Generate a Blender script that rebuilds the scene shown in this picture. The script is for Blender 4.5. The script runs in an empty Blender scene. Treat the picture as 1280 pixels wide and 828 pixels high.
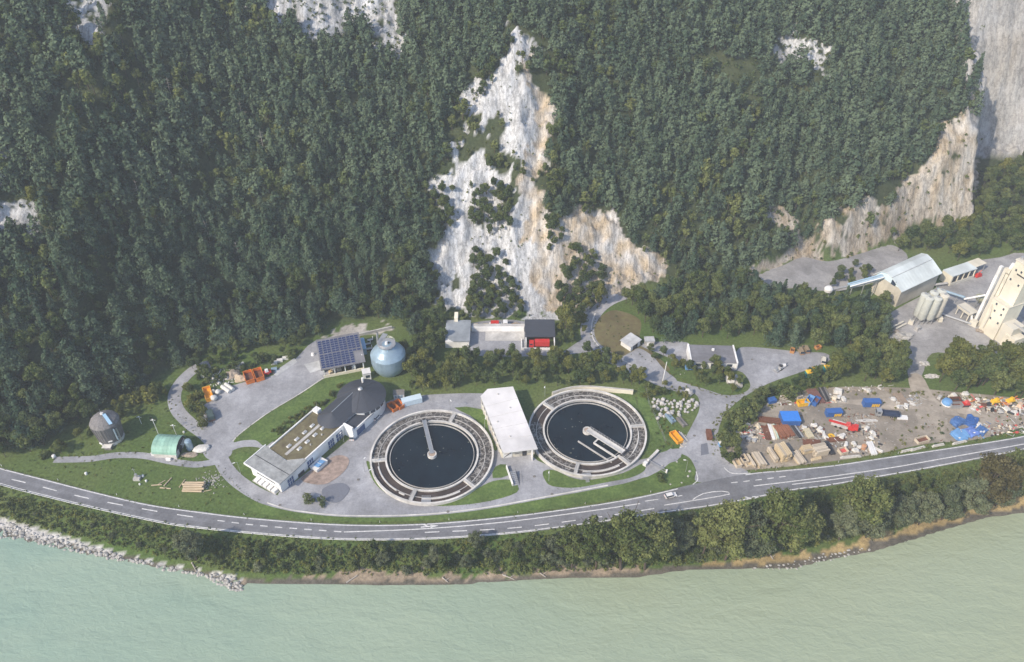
import bpy, bmesh, math, random
import numpy as np
from mathutils import Vector, Matrix, noise as mnoise
from mathutils.geometry import tessellate_polygon

SC = bpy.context.scene
COL = SC.collection
random.seed(7)
R = math.radians

# ------------------------------------------------------------------ camera
CAM_H, PITCH, FPX = 230.0, R(40), 1000.0          # photo 1280 x 828, focal length in its pixels
cd = bpy.data.cameras.new('camera')
cd.sensor_fit = 'HORIZONTAL'; cd.sensor_width = 36.0; cd.lens = 36.0 * FPX / 1280.0
cd.clip_start = 1.0; cd.clip_end = 6000.0
cam = bpy.data.objects.new('camera', cd); COL.objects.link(cam)
cam.location = (0, 0, CAM_H); cam.rotation_euler = (R(50), 0, 0)
SC.camera = cam

# ------------------------------------------------------------------ sky, sun, exposure
SUN_EL = R(40)
SUN_TO = Vector((0.76, 0.65, 0)).normalized()      # the way the shadows fall
w = bpy.data.worlds.new('World'); SC.world = w; w.use_nodes = True
nt = w.node_tree; nt.nodes.clear()
sky = nt.nodes.new('ShaderNodeTexSky'); sky.sky_type = 'NISHITA'; sky.sun_disc = False
sky.sun_elevation = SUN_EL; sky.sun_rotation = math.atan2(-SUN_TO.x, -SUN_TO.y)
sky.altitude = 600; sky.air_density = 1.0; sky.dust_density = 2.0
bgn = nt.nodes.new('ShaderNodeBackground'); bgn.inputs[1].default_value = 0.15
out = nt.nodes.new('ShaderNodeOutputWorld')
nt.links.new(sky.outputs[0], bgn.inputs[0]); nt.links.new(bgn.outputs[0], out.inputs[0])
sl = bpy.data.lights.new('sun', 'SUN'); sl.energy = 3.0; sl.angle = R(0.8); sl.color = (1.0, 0.87, 0.70)
so = bpy.data.objects.new('sun', sl); COL.objects.link(so)
so.rotation_euler = Vector((SUN_TO.x * math.cos(SUN_EL), SUN_TO.y * math.cos(SUN_EL), -math.sin(SUN_EL))).to_track_quat('-Z', 'Y').to_euler()
so.location = (-200, -150, 400)
vs = SC.view_settings
SC.display_settings.display_device = 'sRGB'
vs.view_transform = 'Standard'; vs.look = 'None'; vs.gamma = 1.0; vs.use_curve_mapping = False
vs.exposure = 0.74
SC.cycles.max_bounces = 6; SC.cycles.diffuse_bounces = 3; SC.cycles.glossy_bounces = 2
SC.cycles.transmission_bounces = 3; SC.cycles.volume_bounces = 0; SC.cycles.transparent_max_bounces = 6
SC.cycles.use_denoising = True; SC.cycles.denoising_prefilter = 'NONE'
SC.cycles.use_adaptive_sampling = True; SC.cycles.adaptive_threshold = 0.01

# ------------------------------------------------------------------ geometry of the view (layout only)
CP, SP = math.cos(PITCH), math.sin(PITCH)
def G(u, v, z=0.0):
    """the place in the world, at height z, that the photograph shows at pixel (u, v)"""
    x = (u - 640) / FPX; y = (v - 414) / FPX
    t = (z - CAM_H) / (-SP - y * CP)
    return Vector((x * t, (CP - y * SP) * t, z))
def PX(x, y, z):
    f = y * CP - (z - CAM_H) * SP; q = y * SP + (z - CAM_H) * CP
    return 640 + FPX * x / f, 414 - FPX * q / f
def GP(pts, z=0.0):
    return [G(u, v, z) for u, v in pts]
def inside(poly, u, v):
    u = np.asarray(u, float); v = np.asarray(v, float); c = np.zeros(u.shape, bool)
    n = len(poly)
    for i in range(n):
        x1, y1 = poly[i]; x2, y2 = poly[(i + 1) % n]
        if y1 == y2: continue
        c ^= ((y1 > v) != (y2 > v)) & (u < (x2 - x1) * (v - y1) / (y2 - y1) + x1)
    return c
def spline(pts, step=4, closed=False):
    P = [Vector(p) for p in pts]; n = len(P); o = []
    for i in range(n if closed else n - 1):
        if closed: a, b, c, d = P[i - 1], P[i], P[(i + 1) % n], P[(i + 2) % n]
        else: a, b, c, d = P[max(i - 1, 0)], P[i], P[i + 1], P[min(i + 2, n - 1)]
        for k in range(step):
            t = k / step
            o.append(0.5 * ((2 * b) + (c - a) * t + (2 * a - 5 * b + 4 * c - d) * t * t + (3 * b - a - 3 * c + d) * t ** 3))
    if not closed: o.append(P[-1])
    return o

# ------------------------------------------------------------------ value noise
def _h(ix, iy, s):
    n = (ix * 374761393 + iy * 668265263 + s * 974634) & 0x7fffffff
    n = ((n ^ (n >> 13)) * 1274126177) & 0x7fffffff
    return ((n ^ (n >> 16)) & 0xffff) / 65535.0
def vn(x, y, s=0):
    x = np.asarray(x, float); y = np.asarray(y, float)
    ix = np.floor(x).astype(np.int64); iy = np.floor(y).astype(np.int64)
    fx = x - ix; fy = y - iy; fx = fx * fx * (3 - 2 * fx); fy = fy * fy * (3 - 2 * fy)
    a = _h(ix, iy, s) * (1 - fx) + _h(ix + 1, iy, s) * fx
    b = _h(ix, iy + 1, s) * (1 - fx) + _h(ix + 1, iy + 1, s) * fx
    return a * (1 - fy) + b * fy
def fbm(x, y, s=0, o=4):
    t = 0; a = 0.5
    x = np.asarray(x, float); y = np.asarray(y, float)
    for i in range(o):
        x, y = x * 0.82 - y * 0.57, x * 0.57 + y * 0.82
        t = t + a * vn(x * 2 ** i, y * 2 ** i, s + i * 17); a *= 0.5
    return t / (1 - 0.5 ** o)

# ------------------------------------------------------------------ terrain height
TOE = [(-160, 600), (0, 572), (60, 560), (110, 522), (200, 478), (240, 450), (300, 434), (380, 423), (415, 410), (490, 401), (555, 394),
       (620, 391), (700, 391), (745, 376), (800, 365), (860, 354), (935, 345), (970, 334), (1003, 319), (1036, 327), (1112, 307), (1150, 296), (1190, 290)]
_t = [G(*p) for p in TOE]; TOEX = np.array([p.x for p in _t]); TOEY = np.array([p.y for p in _t])
SHORE = [(-140, 640), (0, 669), (44, 677), (94, 689), (134, 697), (168, 702), (208, 711), (255, 719), (285, 733), (302, 738), (309, 730), (430, 731), (497, 733), (581, 731),
         (648, 726), (732, 723), (800, 722), (860, 713), (989, 712), (1048, 698), (1094, 690), (1146, 674), (1198, 658), (1233, 648), (1280, 642), (1420, 618)]
WATER_Z = -4.0
_t = [G(u, v, WATER_Z) for u, v in SHORE]; SHX = np.array([p.x for p in _t]); SHY = np.array([p.y for p in _t])
SOUTH = [(-140, 565), (0, 606), (63, 622.5), (126, 637.5), (188, 651), (235, 659), (336, 669), (430, 675), (531, 674.5), (631, 668), (732, 656), (820, 643), (906, 630.5), (989, 614), (1034, 608),
         (1121, 593), (1163, 585.5), (1280, 562.6), (1420, 530)]
NORTH = [(-140, 548), (0, 585), (63, 601), (126, 617), (188, 631), (251, 640), (320, 648), (430, 655.6), (531, 654.6), (631, 646), (732, 632.7), (800, 621), (870, 605),
         (938, 592), (980, 588), (1040, 582), (1100, 573), (1160, 564), (1200, 558), (1280, 545), (1420, 516)]
_t = [G(*p) for p in SOUTH]; SOX = np.array([p.x for p in _t]); SOY = np.array([p.y for p in _t])
XEND = 231.0
def height(x, y):
    x = np.asarray(x, float); y = np.asarray(y, float)
    ty = np.interp(x, TOEX, TOEY) + 6 * (vn(x * 0.05, y * 0 + 3.3, 5) - 0.5)
    d = y - ty
    # quarry wall at the right foot of the slope
    cl = np.interp(x, [95, 120, 150, 175, 205, 240], [0, 5, 17, 22, 30, 36]) * (0.8 + 0.4 * vn(x * 0.08, y * 0, 9))
    face = np.minimum(np.maximum(d, 0) * 1.7, cl)
    base = np.maximum(d - cl / 1.7, 0)
    sl = np.interp(x, [-200, -60, 0, 40, 120, 240], [0.70, 0.72, 0.86, 0.80, 0.74, 0.76])
    h = face + base * sl * np.clip(0.35 + base / 40, 0, 1)
    bump = np.clip(d / 25, 0, 1)
    h = h + bump * (10 * (fbm(x * 0.018, y * 0.018, 1, 3) - 0.5) + 3.0 * (fbm(x * 0.07, y * 0.07, 4, 3) - 0.5))
    # the slide's gully with its pale rib
    ax = np.interp(y, [270, 300, 330, 360, 400], [-14, -8, -2, 2, 4])
    g = (x - ax) / 16.0
    h = h - bump * np.clip(1 - np.abs(g), 0, 1) * 3.5 * np.clip((420 - y) / 80, 0, 1)
    rib = np.exp(-((x - ax - 3) / 4.5) ** 2) * np.clip((y - 300) / 30, 0, 1) * np.clip((400 - y) / 30, 0, 1)
    h = h + bump * rib * 4.5
    h = np.where(d < 0, 0, h)
    hs = np.maximum((XEND + 9 + 12 * np.clip((y - 330) / 70, 0, 1) + 8 * (vn(y * 0.06, y * 0, 21) - 0.5) - x), 0) * 9
    h = np.minimum(h, np.where(d > 0, hs, h))
    h = np.minimum(h, 150 + (h - 150) * 0.1)
    # far wall beyond the spur
    fy = np.interp(x, [180, 230, 262, 300, 360, 500], [520, 440, 421, 416, 408, 400]) + 6 * (vn(x * 0.07, y * 0, 31) - 0.5)
    d2 = y - fy
    h2 = np.clip(d2, 0, 1e9) * 1.9 + np.clip(d2 / 6, 0, 1) * (9 * (fbm(x * 0.045, y * 0.045, 41, 4) - 0.5))
    h2 = np.where(d2 > 0, np.minimum(h2, 170), 0)
    # right valley floor rises gently
    v = np.clip((y - 335) / 85, 0, 1) * 9 * np.clip((x - 215) / 20, 0, 1)
    h = np.maximum(np.maximum(h, h2), v)
    # the river bank
    sy = np.interp(x, SHX, SHY); ry = np.interp(x, SOX, SOY) - 2.2
    t = np.clip((ry - y) / np.maximum(ry - sy, 0.5), 0, 1)
    b = -4.0 * (t * t * (3 - 2 * t) * 0.5 + t * 0.5)
    b = np.where(y < sy, -4.0 - np.minimum((sy - y) * 0.35, 5), b)
    b = b + np.where((y < ry) & (y > sy), (fbm(x * 0.3, y * 0.3, 8, 2) - 0.5) * 0.8 * np.clip(t * 4, 0, 1) * np.clip((1 - t) * 6, 0, 1), 0)
    return np.where(y < ry, b, h)
def hz(x, y): return float(height(np.array([x]), np.array([y]))[0])
def hit(u, v):
    """first point of the terrain along a sight line"""
    p = G(u, v, 100.0); q = G(u, v, -9.0); n = 600
    t = np.linspace(0, 1, n)
    X = p.x + (q.x - p.x) * t; Y = p.y + (q.y - p.y) * t; Z = p.z + (q.z - p.z) * t
    k = int(np.argmax(height(X, Y) >= Z))
    return Vector((X[k], Y[k], float(height(X[k:k+1], Y[k:k+1])[0])))

# ------------------------------------------------------------------ materials
def lin(h):
    return tuple(((c / 255) / 12.92 if c <= 10 else (((c / 255) + 0.055) / 1.055) ** 2.4) for c in h)
MATS = {}
def M(name, col, var=0.18, scale=0.8, rough=0.8, bump=0.0, metal=0.0, col2=None, big=0.0, stretch=None, spec=0.3, ramp=(0.3, 0.7)):
    if name in MATS: return MATS[name]
    m = bpy.data.materials.new(name); m.use_nodes = True; MATS[name] = m
    n = m.node_tree.nodes; l = m.node_tree.links
    b = n['Principled BSDF']; b.inputs['Roughness'].default_value = rough; b.inputs['Metallic'].default_value = metal
    b.inputs['Specular IOR Level'].default_value = spec
    tc = n.new('ShaderNodeTexCoord'); mp = n.new('ShaderNodeMapping'); l.new(tc.outputs['Object'], mp.inputs[0])
    if stretch: mp.inputs['Scale'].default_value = stretch
    nz = n.new('ShaderNodeTexNoise'); nz.inputs['Scale'].default_value = scale; nz.inputs['Detail'].default_value = 6; nz.inputs['Roughness'].default_value = 0.65
    l.new(mp.outputs[0], nz.inputs['Vector'])
    rp = n.new('ShaderNodeValToRGB'); rp.color_ramp.elements[0].position = ramp[0]; rp.color_ramp.elements[1].position = ramp[1]
    a = [max(0, c * (1 - var)) for c in col]; c2 = col2 or [min(1, c * (1 + var)) for c in col]
    rp.color_ramp.elements[0].color = (*a, 1); rp.color_ramp.elements[1].color = (*c2, 1)
    l.new(nz.outputs['Fac'], rp.inputs[0]); last = rp.outputs[0]
    if big:
        n2 = n.new('ShaderNodeTexNoise'); n2.inputs['Scale'].default_value = big; n2.inputs['Detail'].default_value = 5; n2.inputs['Roughness'].default_value = 0.6
        l.new(tc.outputs['Object'], n2.inputs['Vector'])
        r2 = n.new('ShaderNodeMapRange'); r2.inputs[1].default_value = 0.3; r2.inputs[2].default_value = 0.7; r2.inputs[3].default_value = 0.72; r2.inputs[4].default_value = 1.25
        l.new(n2.outputs['Fac'], r2.inputs[0])
        mx = n.new('ShaderNodeVectorMath'); mx.operation = 'SCALE'; l.new(last, mx.inputs[0]); l.new(r2.outputs[0], mx.inputs['Scale']); last = mx.outputs[0]
    l.new(last, b.inputs['Base Color'])
    if bump:
        bp = n.new('ShaderNodeBump'); bp.inputs['Strength'].default_value = bump; bp.inputs['Distance'].default_value = 0.3
        l.new(nz.outputs['Fac'], bp.inputs['Height']); l.new(bp.outputs[0], b.inputs['Normal'])
    return m

def worn(name, col, patch):
    m = M(name, col, 0.14, 1.3, 0.9, 0.05, big=0.07); n = m.node_tree.nodes; l = m.node_tree.links; b = n['Principled BSDF']
    src = b.inputs['Base Color'].links[0].from_socket; tc = n.new('ShaderNodeTexCoord')
    wv = n.new('ShaderNodeTexNoise'); wv.inputs['Scale'].default_value = 0.12; wv.inputs['Detail'].default_value = 3; l.new(tc.outputs['Object'], wv.inputs['Vector'])
    ma = n.new('ShaderNodeVectorMath'); ma.operation = 'MULTIPLY_ADD'; l.new(wv.outputs['Color'], ma.inputs[0]); ma.inputs[1].default_value = (9, 9, 0); l.new(tc.outputs['Object'], ma.inputs[2])
    vo = n.new('ShaderNodeTexVoronoi'); vo.inputs['Scale'].default_value = 0.075; l.new(ma.outputs[0], vo.inputs['Vector'])
    sp = n.new('ShaderNodeSeparateColor'); l.new(vo.outputs['Color'], sp.inputs[0])
    mr = n.new('ShaderNodeMapRange'); mr.inputs[3].default_value = 1 - patch; mr.inputs[4].default_value = 1 + patch; l.new(sp.outputs[0], mr.inputs[0])
    st = n.new('ShaderNodeTexNoise'); st.inputs['Scale'].default_value = 0.35; st.inputs['Detail'].default_value = 8; st.inputs['Roughness'].default_value = 0.75; l.new(tc.outputs['Object'], st.inputs['Vector'])
    m2 = n.new('ShaderNodeMapRange'); m2.inputs[1].default_value = 0.35; m2.inputs[2].default_value = 0.7; m2.inputs[3].default_value = 0.82; m2.inputs[4].default_value = 1.15; l.new(st.outputs['Fac'], m2.inputs[0])
    mu = n.new('ShaderNodeMath'); mu.operation = 'MULTIPLY'; l.new(mr.outputs[0], mu.inputs[0]); l.new(m2.outputs[0], mu.inputs[1])
    sc = n.new('ShaderNodeVectorMath'); sc.operation = 'SCALE'; l.new(src, sc.inputs[0]); l.new(mu.outputs[0], sc.inputs['Scale']); l.new(sc.outputs[0], b.inputs['Base Color']); return m
def foliage(name, a, b, trans=0.25):
    m = bpy.data.materials.new(name); m.use_nodes = True; MATS[name] = m
    n = m.node_tree.nodes; l = m.node_tree.links; n.clear()
    o = n.new('ShaderNodeOutputMaterial'); at = n.new('ShaderNodeAttribute'); at.attribute_name = 'tint'
    oi = n.new('ShaderNodeObjectInfo')
    ad = n.new('ShaderNodeMath'); ad.operation = 'MULTIPLY_ADD'; l.new(oi.outputs['Random'], ad.inputs[0]); ad.inputs[1].default_value = 0.5; ad.inputs[2].default_value = -0.25
    a2 = n.new('ShaderNodeMath'); a2.operation = 'ADD'; l.new(ad.outputs[0], a2.inputs[0]); l.new(at.outputs['Fac'], a2.inputs[1]); a2.use_clamp = True
    mx = n.new('ShaderNodeMix'); mx.data_type = 'RGBA'; l.new(a2.outputs[0], mx.inputs['Factor'])
    mx.inputs['A'].default_value = (*a, 1); mx.inputs['B'].default_value = (*b, 1)
    d = n.new('ShaderNodeBsdfDiffuse'); t = n.new('ShaderNodeBsdfTranslucent'); s = n.new('ShaderNodeMixShader'); s.inputs[0].default_value = trans
    l.new(mx.outputs['Result'], d.inputs[0]); l.new(mx.outputs['Result'], t.inputs[0])
    l.new(d.outputs[0], s.inputs[1]); l.new(t.outputs[0], s.inputs[2]); l.new(s.outputs[0], o.inputs[0])
    return m

asphalt_road = worn('asphalt_road', (0.185, 0.19, 0.205), 0.10)
asphalt_lot = worn('asphalt_lot', (0.29, 0.295, 0.315), 0.09)
gravel_m = worn('gravel_m', (0.272, 0.24, 0.198), 0.14)
quarry_m = worn('quarry_floor_m', (0.29, 0.285, 0.285), 0.12)
conc = M('concrete', (0.42, 0.41, 0.39), 0.14, 0.9, 0.85, 0.05, big=0.15)
conc_pale = M('pale_concrete', (0.54, 0.525, 0.495), 0.14, 0.7, 0.8, 0.03, big=0.12)
conc_dark = M('dark_concrete', (0.17, 0.16, 0.15), 0.25, 0.8, 0.9)
white = M('white_render', (0.72, 0.72, 0.71), 0.05, 0.6, 0.7, big=0.1)
white_roof = M('white_roof_sheet', (0.64, 0.625, 0.62), 0.05, 0.25, 0.75, big=0.03)
paint = M('road_paint', (0.60, 0.60, 0.59), 0.3, 1.2, 0.7)
slate = M('slate_sheet', (0.050, 0.056, 0.070), 0.18, 0.9, 0.5, 0.02, stretch=(0.3, 3, 1))
greyroof = M('grey_gravel_roof', (0.29, 0.30, 0.30), 0.14, 0.8, 0.9, big=0.2)
midroof = M('grey_felt_roof', (0.165, 0.165, 0.18), 0.14, 0.7, 0.85, big=0.14)
sedum = M('sedum_roof', (0.155, 0.125, 0.075), 0.35, 0.55, 0.95, 0.2, col2=(0.17, 0.155, 0.085), big=0.2)
glass = M('dark_glass', (0.03, 0.045, 0.07), 0.2, 0.6, 0.12, spec=0.6)
bluedoor = M('blue_glazing', (0.07, 0.11, 0.22), 0.2, 0.9, 0.25)
skyblue = M('pale_blue_sheet', (0.32, 0.50, 0.66), 0.06, 0.6, 0.4)
steel_blue = M('blue_grey_cladding', (0.28, 0.38, 0.46), 0.05, 0.3, 0.35, metal=0.25, stretch=(1, 1, 0.2), big=0.12)
steel = M('galvanised_steel', (0.42, 0.43, 0.44), 0.12, 1.2, 0.45, metal=0.5)
dark = M('dark_steel', (0.045, 0.045, 0.05), 0.2, 1.0, 0.6)
pv_m = M('solar_cell', (0.022, 0.036, 0.11), 0.15, 1.0, 0.15, spec=0.6)
orange = M('orange_paint', (0.62, 0.17, 0.03), 0.14, 0.7, 0.5, big=0.3)
yellow = M('yellow_paint', (0.72, 0.43, 0.03), 0.12, 0.7, 0.5)
yelloworange = M('amber_paint', (0.72, 0.33, 0.03), 0.10, 0.7, 0.5)
blue = M('blue_paint', (0.04, 0.115, 0.33), 0.10, 0.7, 0.45)
bluetarp = M('blue_tarpaulin', (0.06, 0.14, 0.33), 0.30, 0.9, 0.5, 0.4)
lightblue = M('light_blue_plastic', (0.14, 0.30, 0.54), 0.15, 0.8, 0.5)
red = M('red_paint', (0.50, 0.035, 0.03), 0.15, 0.8, 0.45)
redpink = M('faded_red_paint', (0.55, 0.10, 0.09), 0.15, 0.8, 0.5)
rust = M('rusty_steel', (0.15, 0.065, 0.04), 0.35, 1.1, 0.85, 0.1)
teal = M('teal_paint', (0.03, 0.26, 0.26), 0.12, 0.8, 0.5)
copper = M('green_copper_sheet', (0.26, 0.44, 0.36), 0.10, 0.6, 0.6, stretch=(1, 0.2, 0.2), big=0.25)
timber = M('fresh_timber', (0.53, 0.43, 0.28), 0.18, 1.2, 0.8, stretch=(0.2, 2, 2))
timber2 = M('pale_timber', (0.54, 0.47, 0.37), 0.18, 1.2, 0.8, stretch=(0.2, 2, 2))
greywood = M('weathered_shingle', (0.175, 0.168, 0.168), 0.3, 1.1, 0.85, stretch=(2, 2, 0.3))
bark = M('bark', (0.085, 0.065, 0.05), 0.3, 1.5, 0.95, stretch=(2, 2, 0.4))
deadbark = M('dead_wood', (0.33, 0.30, 0.27), 0.2, 1.5, 0.95)
cream = M('cream_render', (0.68, 0.635, 0.52), 0.06, 0.12, 0.75, big=0.05)
cream_sh = M('cream_cladding', (0.57, 0.54, 0.46), 0.08, 0.15, 0.7, stretch=(1, 1, 0.15))
hall_roof = M('pale_green_roof', (0.56, 0.61, 0.61), 0.06, 0.15, 0.45, stretch=(2, 0.15, 1), big=0.06)
tan_wall = M('tan_cladding', (0.46, 0.425, 0.35), 0.10, 0.3, 0.8, stretch=(1, 1, 0.1), big=0.1)
silo_m = M('silo_paint', (0.50, 0.51, 0.46), 0.07, 0.4, 0.5, stretch=(1, 1, 0.15))
rock_m = M('pale_boulder', (0.42, 0.41, 0.395), 0.35, 0.8, 0.95, 0.2)
rock_d = M('grey_boulder', (0.34, 0.33, 0.31), 0.3, 0.8, 0.95, 0.3)
tyre = M('tyre_rubber', (0.02, 0.02, 0.02), 0.2, 2, 0.9)
rubble_m = M('rubble', (0.30, 0.25, 0.20), 0.4, 1.5, 0.95, 0.2)
bagwhite = M('white_bag', (0.58, 0.57, 0.54), 0.2, 1.2, 0.85)
lawn_m = M('lawn', (0.070, 0.132, 0.028), 0.30, 0.9, 0.95, 0.1, col2=(0.125, 0.180, 0.050), big=0.12)
drygrass = M('dry_grass', (0.175, 0.135, 0.075), 0.35, 0.45, 0.95, 0.1, col2=(0.15, 0.14, 0.06), big=0.09)
reddust = M('red_dust', (0.29, 0.225, 0.19), 0.2, 0.6, 0.95, big=0.3)
paleplate = M('pale_slab', (0.40, 0.41, 0.42), 0.12, 0.7, 0.85, big=0.2)

leaf_pine = foliage('pine_needles', (0.028, 0.057, 0.036), (0.122, 0.165, 0.102), 0.15)
leaf_dark = foliage('dark_leaves', (0.036, 0.064, 0.025), (0.140, 0.180, 0.072))
leaf_mid = foliage('mid_leaves', (0.050, 0.084, 0.028), (0.195, 0.220, 0.080))
leaf_bank = foliage('bank_leaves', (0.066, 0.098, 0.032), (0.245, 0.265, 0.100))
leaf_lit = foliage('yellow_green_leaves', (0.075, 0.100, 0.026), (0.240, 0.240, 0.070))
leaf_grey = foliage('grey_willow_leaves', (0.072, 0.100, 0.055), (0.225, 0.245, 0.145))
leaf_brown = foliage('turning_leaves', (0.080, 0.075, 0.034), (0.215, 0.185, 0.090))

# ------------------------------------------------------------------ mesh builder
class MB:
    def __init__(s): s.v = []; s.f = []; s.m = []; s.mats = []
    def mi(s, m):
        if m not in s.mats: s.mats.append(m)
        return s.mats.index(m)
    def add(s, vs, fs, m):
        k = len(s.v); s.v += [tuple(v) for v in vs]; i = s.mi(m)
        for f in fs: s.f.append([k + a for a in f]); s.m.append(i)
        return s
    def box(s, c, d, m, rz=0.0, taper=1.0, rx=0.0):
        x, y, z = d[0] / 2, d[1] / 2, d[2] / 2
        P = [(-x, -y, -z), (x, -y, -z), (x, y, -z), (-x, y, -z), (-x * taper, -y * taper, z), (x * taper, -y * taper, z), (x * taper, y * taper, z), (-x * taper, y * taper, z)]
        Q = Matrix.Rotation(rz, 3, 'Z') @ Matrix.Rotation(rx, 3, 'X'); c = Vector(c)
        return s.add([c + Q @ Vector(p) for p in P], [(3, 2, 1, 0), (4, 5, 6, 7), (0, 1, 5, 4), (1, 2, 6, 5), (2, 3, 7, 6), (3, 0, 4, 7)], m)
    def bbox(s, x0, x1, y0, y1, z0, z1, m):
        return s.box(((x0 + x1) / 2, (y0 + y1) / 2, (z0 + z1) / 2), (x1 - x0, y1 - y0, z1 - z0), m)
    def prism(s, pts, z0, z1, m, mtop=None):
        n = len(pts); a = sum(pts[i][0] * pts[(i + 1) % n][1] - pts[(i + 1) % n][0] * pts[i][1] for i in range(n))
        if a < 0: pts = list(reversed(pts))
        lo = [(p[0], p[1], z0) for p in pts]; hi = [(p[0], p[1], z1 if not callable(z1) else z1(p)) for p in pts]
        s.add(lo + hi, [(i, (i + 1) % n, n + (i + 1) % n, n + i) for i in range(n)] + [tuple(reversed(range(n)))], m)
        return s.add(hi, [tuple(range(n))], mtop or m)
    def cyl(s, a, b, r, m, n=10, r2=None, caps=True):
        a = Vector(a); b = Vector(b); r2 = r if r2 is None else r2
        d = (b - a).normalized(); q = d.to_track_quat('Z', 'Y')
        P = []
        for c, rr in ((a, r), (b, r2)):
            for i in range(n):
                t = 2 * math.pi * i / n; P.append(c + q @ Vector((math.cos(t) * rr, math.sin(t) * rr, 0)))
        F = [(i, (i + 1) % n, n + (i + 1) % n, n + i) for i in range(n)]
        if caps: F += [tuple(reversed(range(n))), tuple(range(n, 2 * n))]
        return s.add(P, F, m)
    def lathe(s, prof, m, n=32, a0=0.0, a1=2 * math.pi, c=(0, 0, 0)):
        full = abs(a1 - a0 - 2 * math.pi) < 1e-6; k = n if full else n + 1
        P = []
        for r, z in prof:
            for i in range(k):
                t = a0 + (a1 - a0) * i / n; P.append((c[0] + r * math.cos(t), c[1] + r * math.sin(t), c[2] + z))
        F = []
        for j in range(len(prof) - 1):
            for i in range(n):
                i2 = (i + 1) % k
                F.append((j * k + i, j * k + i2, (j + 1) * k + i2, (j + 1) * k + i))
        return s.add(P, F, m)
    def ring(s, r0, r1, z0, z1, m, n=72, a0=0.0, a1=2 * math.pi, c=(0, 0, 0)):
        s.lathe([(r1, z0), (r1, z1), (r0, z1), (r0, z0)], m, n, a0, a1, c)
        if abs(a1 - a0 - 2 * math.pi) > 1e-6:
            for t in (a0, a1):
                P = [(c[0] + r * math.cos(t), c[1] + r * math.sin(t), c[2] + z) for r, z in ((r0, z0), (r1, z0), (r1, z1), (r0, z1))]
                s.add(P, [(0, 1, 2, 3)], m)
        return s
    def blob(s, c, rad, m, seed=0, sub=2, jag=0.25, sq=1.0):
        bm = bmesh.new(); bmesh.ops.create_icosphere(bm, subdivisions=sub, radius=1.0)
        rad = (rad,) * 3 if not hasattr(rad, '__len__') else rad
        P = []
        for v in bm.verts:
            k = 1 + jag * mnoise.noise(v.co * 1.4 + Vector((seed * 3.1, seed * 1.7, seed)))
            k += jag * 0.5 * mnoise.noise(v.co * 3.1 + Vector((seed, 0, seed * 2.2)))
            if sq < 1.0: v.co = Vector([math.copysign(abs(a) ** sq, a) for a in v.co])
            P.append((c[0] + v.co.x * rad[0] * k, c[1] + v.co.y * rad[1] * k, c[2] + v.co.z * rad[2] * k))
        F = [[v.index for v in f.verts] for f in bm.faces]; bm.free()
        return s.add(P, F, m)
    def mesh(s, name, smooth=False):
        me = bpy.data.meshes.new(name); me.from_pydata(s.v, [], s.f)
        for m in s.mats: me.materials.append(m)
        me.polygons.foreach_set('material_index', s.m)
        if smooth: me.polygons.foreach_set('use_smooth', [True] * len(me.polygons))
        me.update(); return me
    def build(s, name, parent=None, smooth=False):
        o = bpy.data.objects.new(name, s.mesh(name, smooth)); COL.objects.link(o)
        if parent: o.parent = parent
        return o
def link(name, me, parent=None, loc=(0, 0, 0), rz=0.0, sc=None):
    o = bpy.data.objects.new(name, me); COL.objects.link(o); o.location = loc; o.rotation_euler = (0, 0, rz)
    if sc is not None: o.scale = sc if hasattr(sc, '__len__') else (sc,) * 3
    if parent: o.parent = parent
    return o
def tag(o, label, cat, group=None):
    o['label'] = label; o['category'] = cat
    if group: o['group'] = group
    return o
def thing(name, label, cat, loc=(0, 0, 0), rz=0.0, group=None):
    o = bpy.data.objects.new(name, None); COL.objects.link(o); o.location = loc; o.rotation_euler = (0, 0, rz); o.empty_display_size = 0.5
    return tag(o, label, cat, group)
def structure(o): o['kind'] = 'structure'; return o
def stuff(o): o['kind'] = 'stuff'; return o
def dup(o, loc, rz, label=None, group=None, sc=None):
    """a copy of a thing with copies of its parts and their sub-parts; mesh data is shared"""
    c = o.copy(); COL.objects.link(c); c.location = loc; c.rotation_euler = (0, 0, rz)
    if sc: c.scale = (sc,) * 3
    if label: c['label'] = label
    if group: c['group'] = group
    for ch in o.children:
        a = ch.copy(); COL.objects.link(a); a.parent = c
        for g in ch.children:
            b = g.copy(); COL.objects.link(b); b.parent = a
    return c
def np_mesh(name, V, F, mats, mat_idx=None, tint=None, smooth=False):
    """V n x 3, F m x k (k = 3 or 4)"""
    me = bpy.data.meshes.new(name); k = F.shape[1]
    me.vertices.add(len(V)); me.vertices.foreach_set('co', np.ascontiguousarray(V, np.float32).ravel())
    me.loops.add(F.size); me.loops.foreach_set('vertex_index', np.ascontiguousarray(F, np.int32).ravel())
    me.polygons.add(len(F)); me.polygons.foreach_set('loop_start', np.arange(0, F.size, k, dtype=np.int32))
    if mat_idx is not None: me.polygons.foreach_set('material_index', np.ascontiguousarray(mat_idx, np.int32))
    if smooth: me.polygons.foreach_set('use_smooth', np.ones(len(F), bool))
    if tint is not None:
        a = me.attributes.new('tint', 'FLOAT', 'POINT'); a.data.foreach_set('value', np.ascontiguousarray(tint, np.float32))
    for m in mats: me.materials.append(m)
    me.update(calc_edges=True); return me
def frame(a, b):
    d = b - a; return math.atan2(d.y, d.x), math.hypot(d.x, d.y)
def pxdir(u, v, u2, v2):
    a = G(u, v); b = G(u2, v2); return math.atan2(b.y - a.y, b.x - a.x)
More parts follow.
